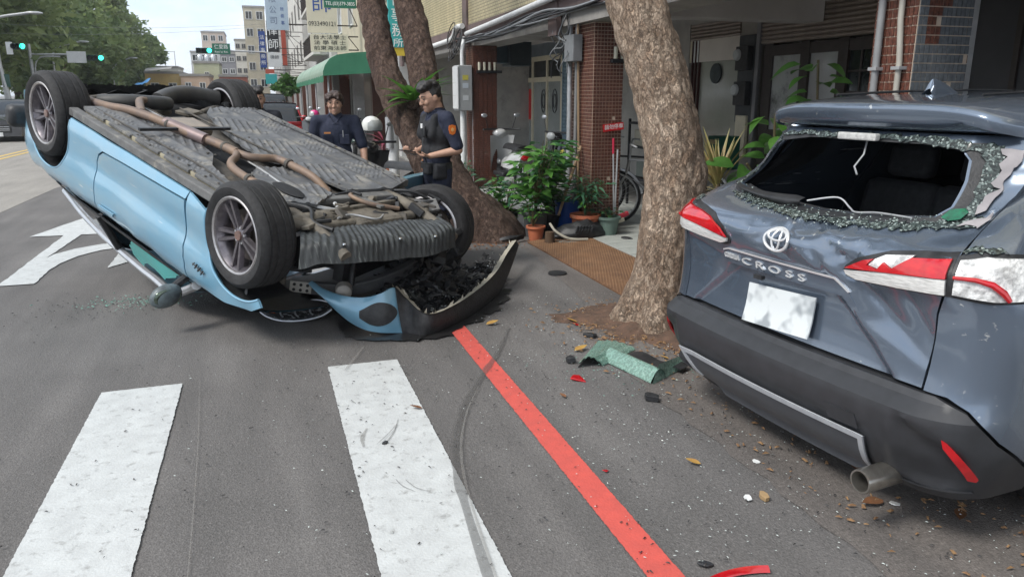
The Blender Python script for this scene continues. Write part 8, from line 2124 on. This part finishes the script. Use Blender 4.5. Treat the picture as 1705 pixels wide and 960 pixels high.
# parked and moving cars
def car(label, loc, rz, paint, L=4.4, W=1.78, H=1.45, front=True, kind='hatch'):
    c = empty('parked_car', label, 'car', loc, (0, 0, rz))
    w = W / 2
    def body(a, b):
        x = -L / 2 + L * a; e = abs(2 * a - 1)
        ww = w * (1 - .16 * max(0, (e - .75) / .25) ** 2); t = 2 * b - 1; at_ = abs(t)
        zt = .62 * H + .06 * math.sin(PI * a) - (.16 * max(0, (a - .72) / .28) ** 1.5) * H * .6
        if at_ > .62: y, z = ww * (1 - .05 * ((at_ - .62) / .38)), .2 + (zt - .28) * (1 - (at_ - .62) / .38)
        else: y, z = ww * (at_ / .62) ** .7, zt - .08 * (at_ / .62) ** 5
        return (x, math.copysign(y, t), z)
    bo = MB().grid(body, 26, 30)
    for a in (0, 1): bo.poly([body(a, b / 30) for b in range(31)])
    bo.build('body', paint, c, smooth=50)
    x0, x1 = (-L * .47, L * .22) if kind == 'hatch' else (-L * .36, L * .22)
    def cab(a, b):
        x = x0 + (x1 - x0) * a; t = 2 * b - 1; hgt = min(1, a / .22) ** .7 * min(1, (1 - a) / .34) ** .8 if kind != 'hatch' else min(1, a / .12) ** .7 * min(1, (1 - a) / .34) ** .8
        zz_ = .6 * H + (H - .6 * H) * hgt; at_ = abs(t)
        if at_ > .5: k = (at_ - .5) / .5; return (x, math.copysign(w * (.74 + .18 * k) , t), .58 * H + (zz_ - .58 * H) * (1 - k))
        return (x, math.copysign(w * .74 * at_ / .5, t), zz_ + .03 * (1 - (at_ / .5) ** 2) * hgt)
    MB().grid(cab, 22, 24).build('window', m_win, c, smooth=45)
    ra, rb_ = (.13, .64) if kind == 'hatch' else (.24, .62)
    MB().grid(lambda a, b: Vector(cab(ra + (rb_ - ra) * a, .25 + .5 * b)) + Vector((0, 0, .012)), 8, 12).build('roof', paint, c, smooth=50)
    for s_ in (-1, 1):
        for aa in (.1 if kind == 'hatch' else .2, .45, .68):
            MB().tube([Vector(cab(aa, .5 + s_ * .26)) + Vector((0, s_ * .01, .0)), Vector(cab(aa + (.0 if aa > .3 else -.06) + (.2 if aa > .6 else 0), .5 + s_ * .5))], .03, 6).build('pillar', paint, c)
        MB().ell((L * .18, s_ * (w + .08), .66 * H), (.06, .1, .07), 10, 8).build('wing_mirror', paint, c)
        for x in (-L * .3, L * .31):
            t = MB().lathe([(.2, -.1), (.3, -.1), (.32, -.07), (.32, .07), (.3, .1), (.2, .1)], 24, Matrix.Translation((x, s_ * (w - .09), .32)) @ YAX); q = t.build('wheel', m_rubber, c)
            MB().lathe([(0, .08 * s_), (.19, .085 * s_), (.205, .06 * s_)], 18, Matrix.Translation((x, s_ * (w - .09), .32)) @ YAX).build('rim', m_silver, q)
        MB().grid(lambda a, b, s_=s_: (L / 2 - .02 - .16 * a, s_ * (w * (.45 + .42 * a)), .44 * H + .14 * b), 4, 3).build('headlight', mat('headlamp', (0.5, 0.52, 0.54), rough=.1, coat=1), c)
        MB().box((-L / 2 - .005 + .03, s_ * w * .68, .58 * H), (.08, w * .36, .12)).build('tail_light', mat('dark_red_lamp', (0.2, 0.01, 0.012), rough=.15), c, smooth=40, bevel=.02)
    MB().box((L / 2 + .0, 0, .33 * H), (.04, W * .5, .28)).build('grille', m_black, c, smooth=40, bevel=.02)
    MB().box((-L / 2 - .01, 0, .42 * H), (.02, .38, .15)).build('number_plate', m_white, c, smooth=0)
    if front:
        g_ = MB()
        for z in (-.06, 0, .06): g_.box((L / 2 + .022, 0, .33 * H + z), (.01, W * .44, .016))
        g_.build('grille_bar', m_chrome, c, smooth=0)
        em = MB(); cc = Vector((L / 2 + .035, 0, .34 * H))
        em.tube([cc + Vector((0, .10 * math.cos(2 * PI * i / 24), .10 * math.sin(2 * PI * i / 24))) for i in range(25)], .012, 6, cap=False)
        for k in range(3): em.tube([cc, cc + Vector((0, .1 * math.cos(PI / 2 + k * 2 * PI / 3), .1 * math.sin(PI / 2 + k * 2 * PI / 3)))], .01, 6)
        em.build('emblem', m_chrome, c)
        MB().box((L / 2 + .03, 0, .19 * H), (.02, .38, .14)).build('number_plate', m_white, c, smooth=0)
    return c
m_redp = mat('red_car_paint', (0.55, 0.012, 0.018), (0.5, 0.012, 0.018), 3, rough=.25, coat=1); m_dkp = mat('dark_car_paint', (0.05, 0.052, 0.058), (0.07, 0.072, 0.08), 3, rough=.25, coat=1, metal=.4)
car('dark oncoming car with a chrome star grille at the left edge', (-8.75, 33.3, 0), R(-90), m_dkp, 4.6, 1.85, 1.42, True, 'sedan')
car('red hatchback parked with its tail toward the wreck', (.36, 25.3, 0), R(90), m_redp, 4.0, 1.76, 1.36, False)
car('dark sport utility car parked ahead of the red hatchback', (.2, 33.2, 0), R(90), m_dkp, 4.6, 1.85, 1.62, False)
# row of dense trees on the far side of the road
m_tl = [mat('banyan_leaf_%s' % n, a, b, .55, rough=.6, lo=.38, hi=.62, leaf=.42) for n, a, b in (('dark', (0.075, 0.13, 0.045), (0.22, 0.29, 0.11)), ('mid', (0.095, 0.155, 0.05), (0.26, 0.33, 0.12)), ('olive', (0.11, 0.165, 0.055), (0.28, 0.34, 0.125)))]
LBL = ['nearest dense tree at the left edge of the road', 'second tree of the row, behind the leaning signal pole', 'third tree of the row, behind the white signal sign', 'fourth tree of the row, olive green and broad', 'fifth tree of the row, behind the farthest lamps', 'sixth tree of the row, darker than its neighbours', 'seventh tree of the row, before the last one', 'last tree of the row, beside the blue tarpaulin']
for i, (x, y, h, r) in enumerate(((-19.5, 34, 13, 6.2), (-18.6, 45, 14, 6.2), (-17.8, 56, 14.2, 6.0), (-17.2, 67, 13.6, 5.6), (-16.8, 78, 13.2, 5.2), (-16.4, 90, 12.6, 4.8), (-15.8, 102, 12.6, 4.2), (-14.6, 112, 9.4, 3.2))):
    t = empty('roadside_tree', LBL[i], 'tree', (x, y, 0), group='row of trees across the road')
    o = Vector((x, y, 0)); gg = random.Random(40 + i)
    MB().tube(curve_pts([(0, 0, 0), (.2, 0, 1.5), (0, .1, 3.2)], 5), [.45] * 5 + [.36] * 5 + [.3], 10).build('trunk', m_bark2, t)
    for k in range(5):
        a = 2 * PI * k / 5 + i
        MB().tube(curve_pts([(0, .1, 2.6 + .2 * k), (math.cos(a) * 1.2, math.sin(a) * 1.2, 4.4), (math.cos(a) * r * .6, math.sin(a) * r * .6, h * .55)], 5), [.22] * 5 + [.15] * 5 + [.06], 8).build('limb', m_bark1, t)
    crown('crown', (0, 0, h * .55), (r, r, h * .45), 10500 if i < 6 else 6500, .34, m_tl[i % 3], t, clumps=46, seed=70 + i, flatb=-.85)
sb = empty('street_tree', 'small bright green tree on the pavement beyond the red hatchback', 'tree', (1.2, 40, 0))
MB().tube([(0, 0, 0), (.05, 0, 1.6)], .07, 8).build('trunk', m_bark2, sb); crown('crown', (0, 0, 1.95), (.75, .75, .55), 1500, .15, lm('street_leaf', (0.05, 0.13, 0.03), (0.09, 0.2, 0.04)), sb, clumps=16, seed=3)

# light summer haze over the far end of the street
m_haze = bpy.data.materials.new('haze'); m_haze.use_nodes = True
nt = m_haze.node_tree; nt.nodes.clear()
ho = nt.nodes.new('ShaderNodeOutputMaterial'); hv = nt.nodes.new('ShaderNodeVolumePrincipled')
hv.inputs['Color'].default_value = (0.9, 0.93, 0.96, 1); hv.inputs['Density'].default_value = 0.0007; hv.inputs['Anisotropy'].default_value = 0.2
nt.links.new(hv.outputs[0], ho.inputs['Volume'])
hz = MB().box2((-1000, -100, -1), (1000, 1700, 24)).build('haze', m_haze, smooth=0); tag(hz, kind='stuff')
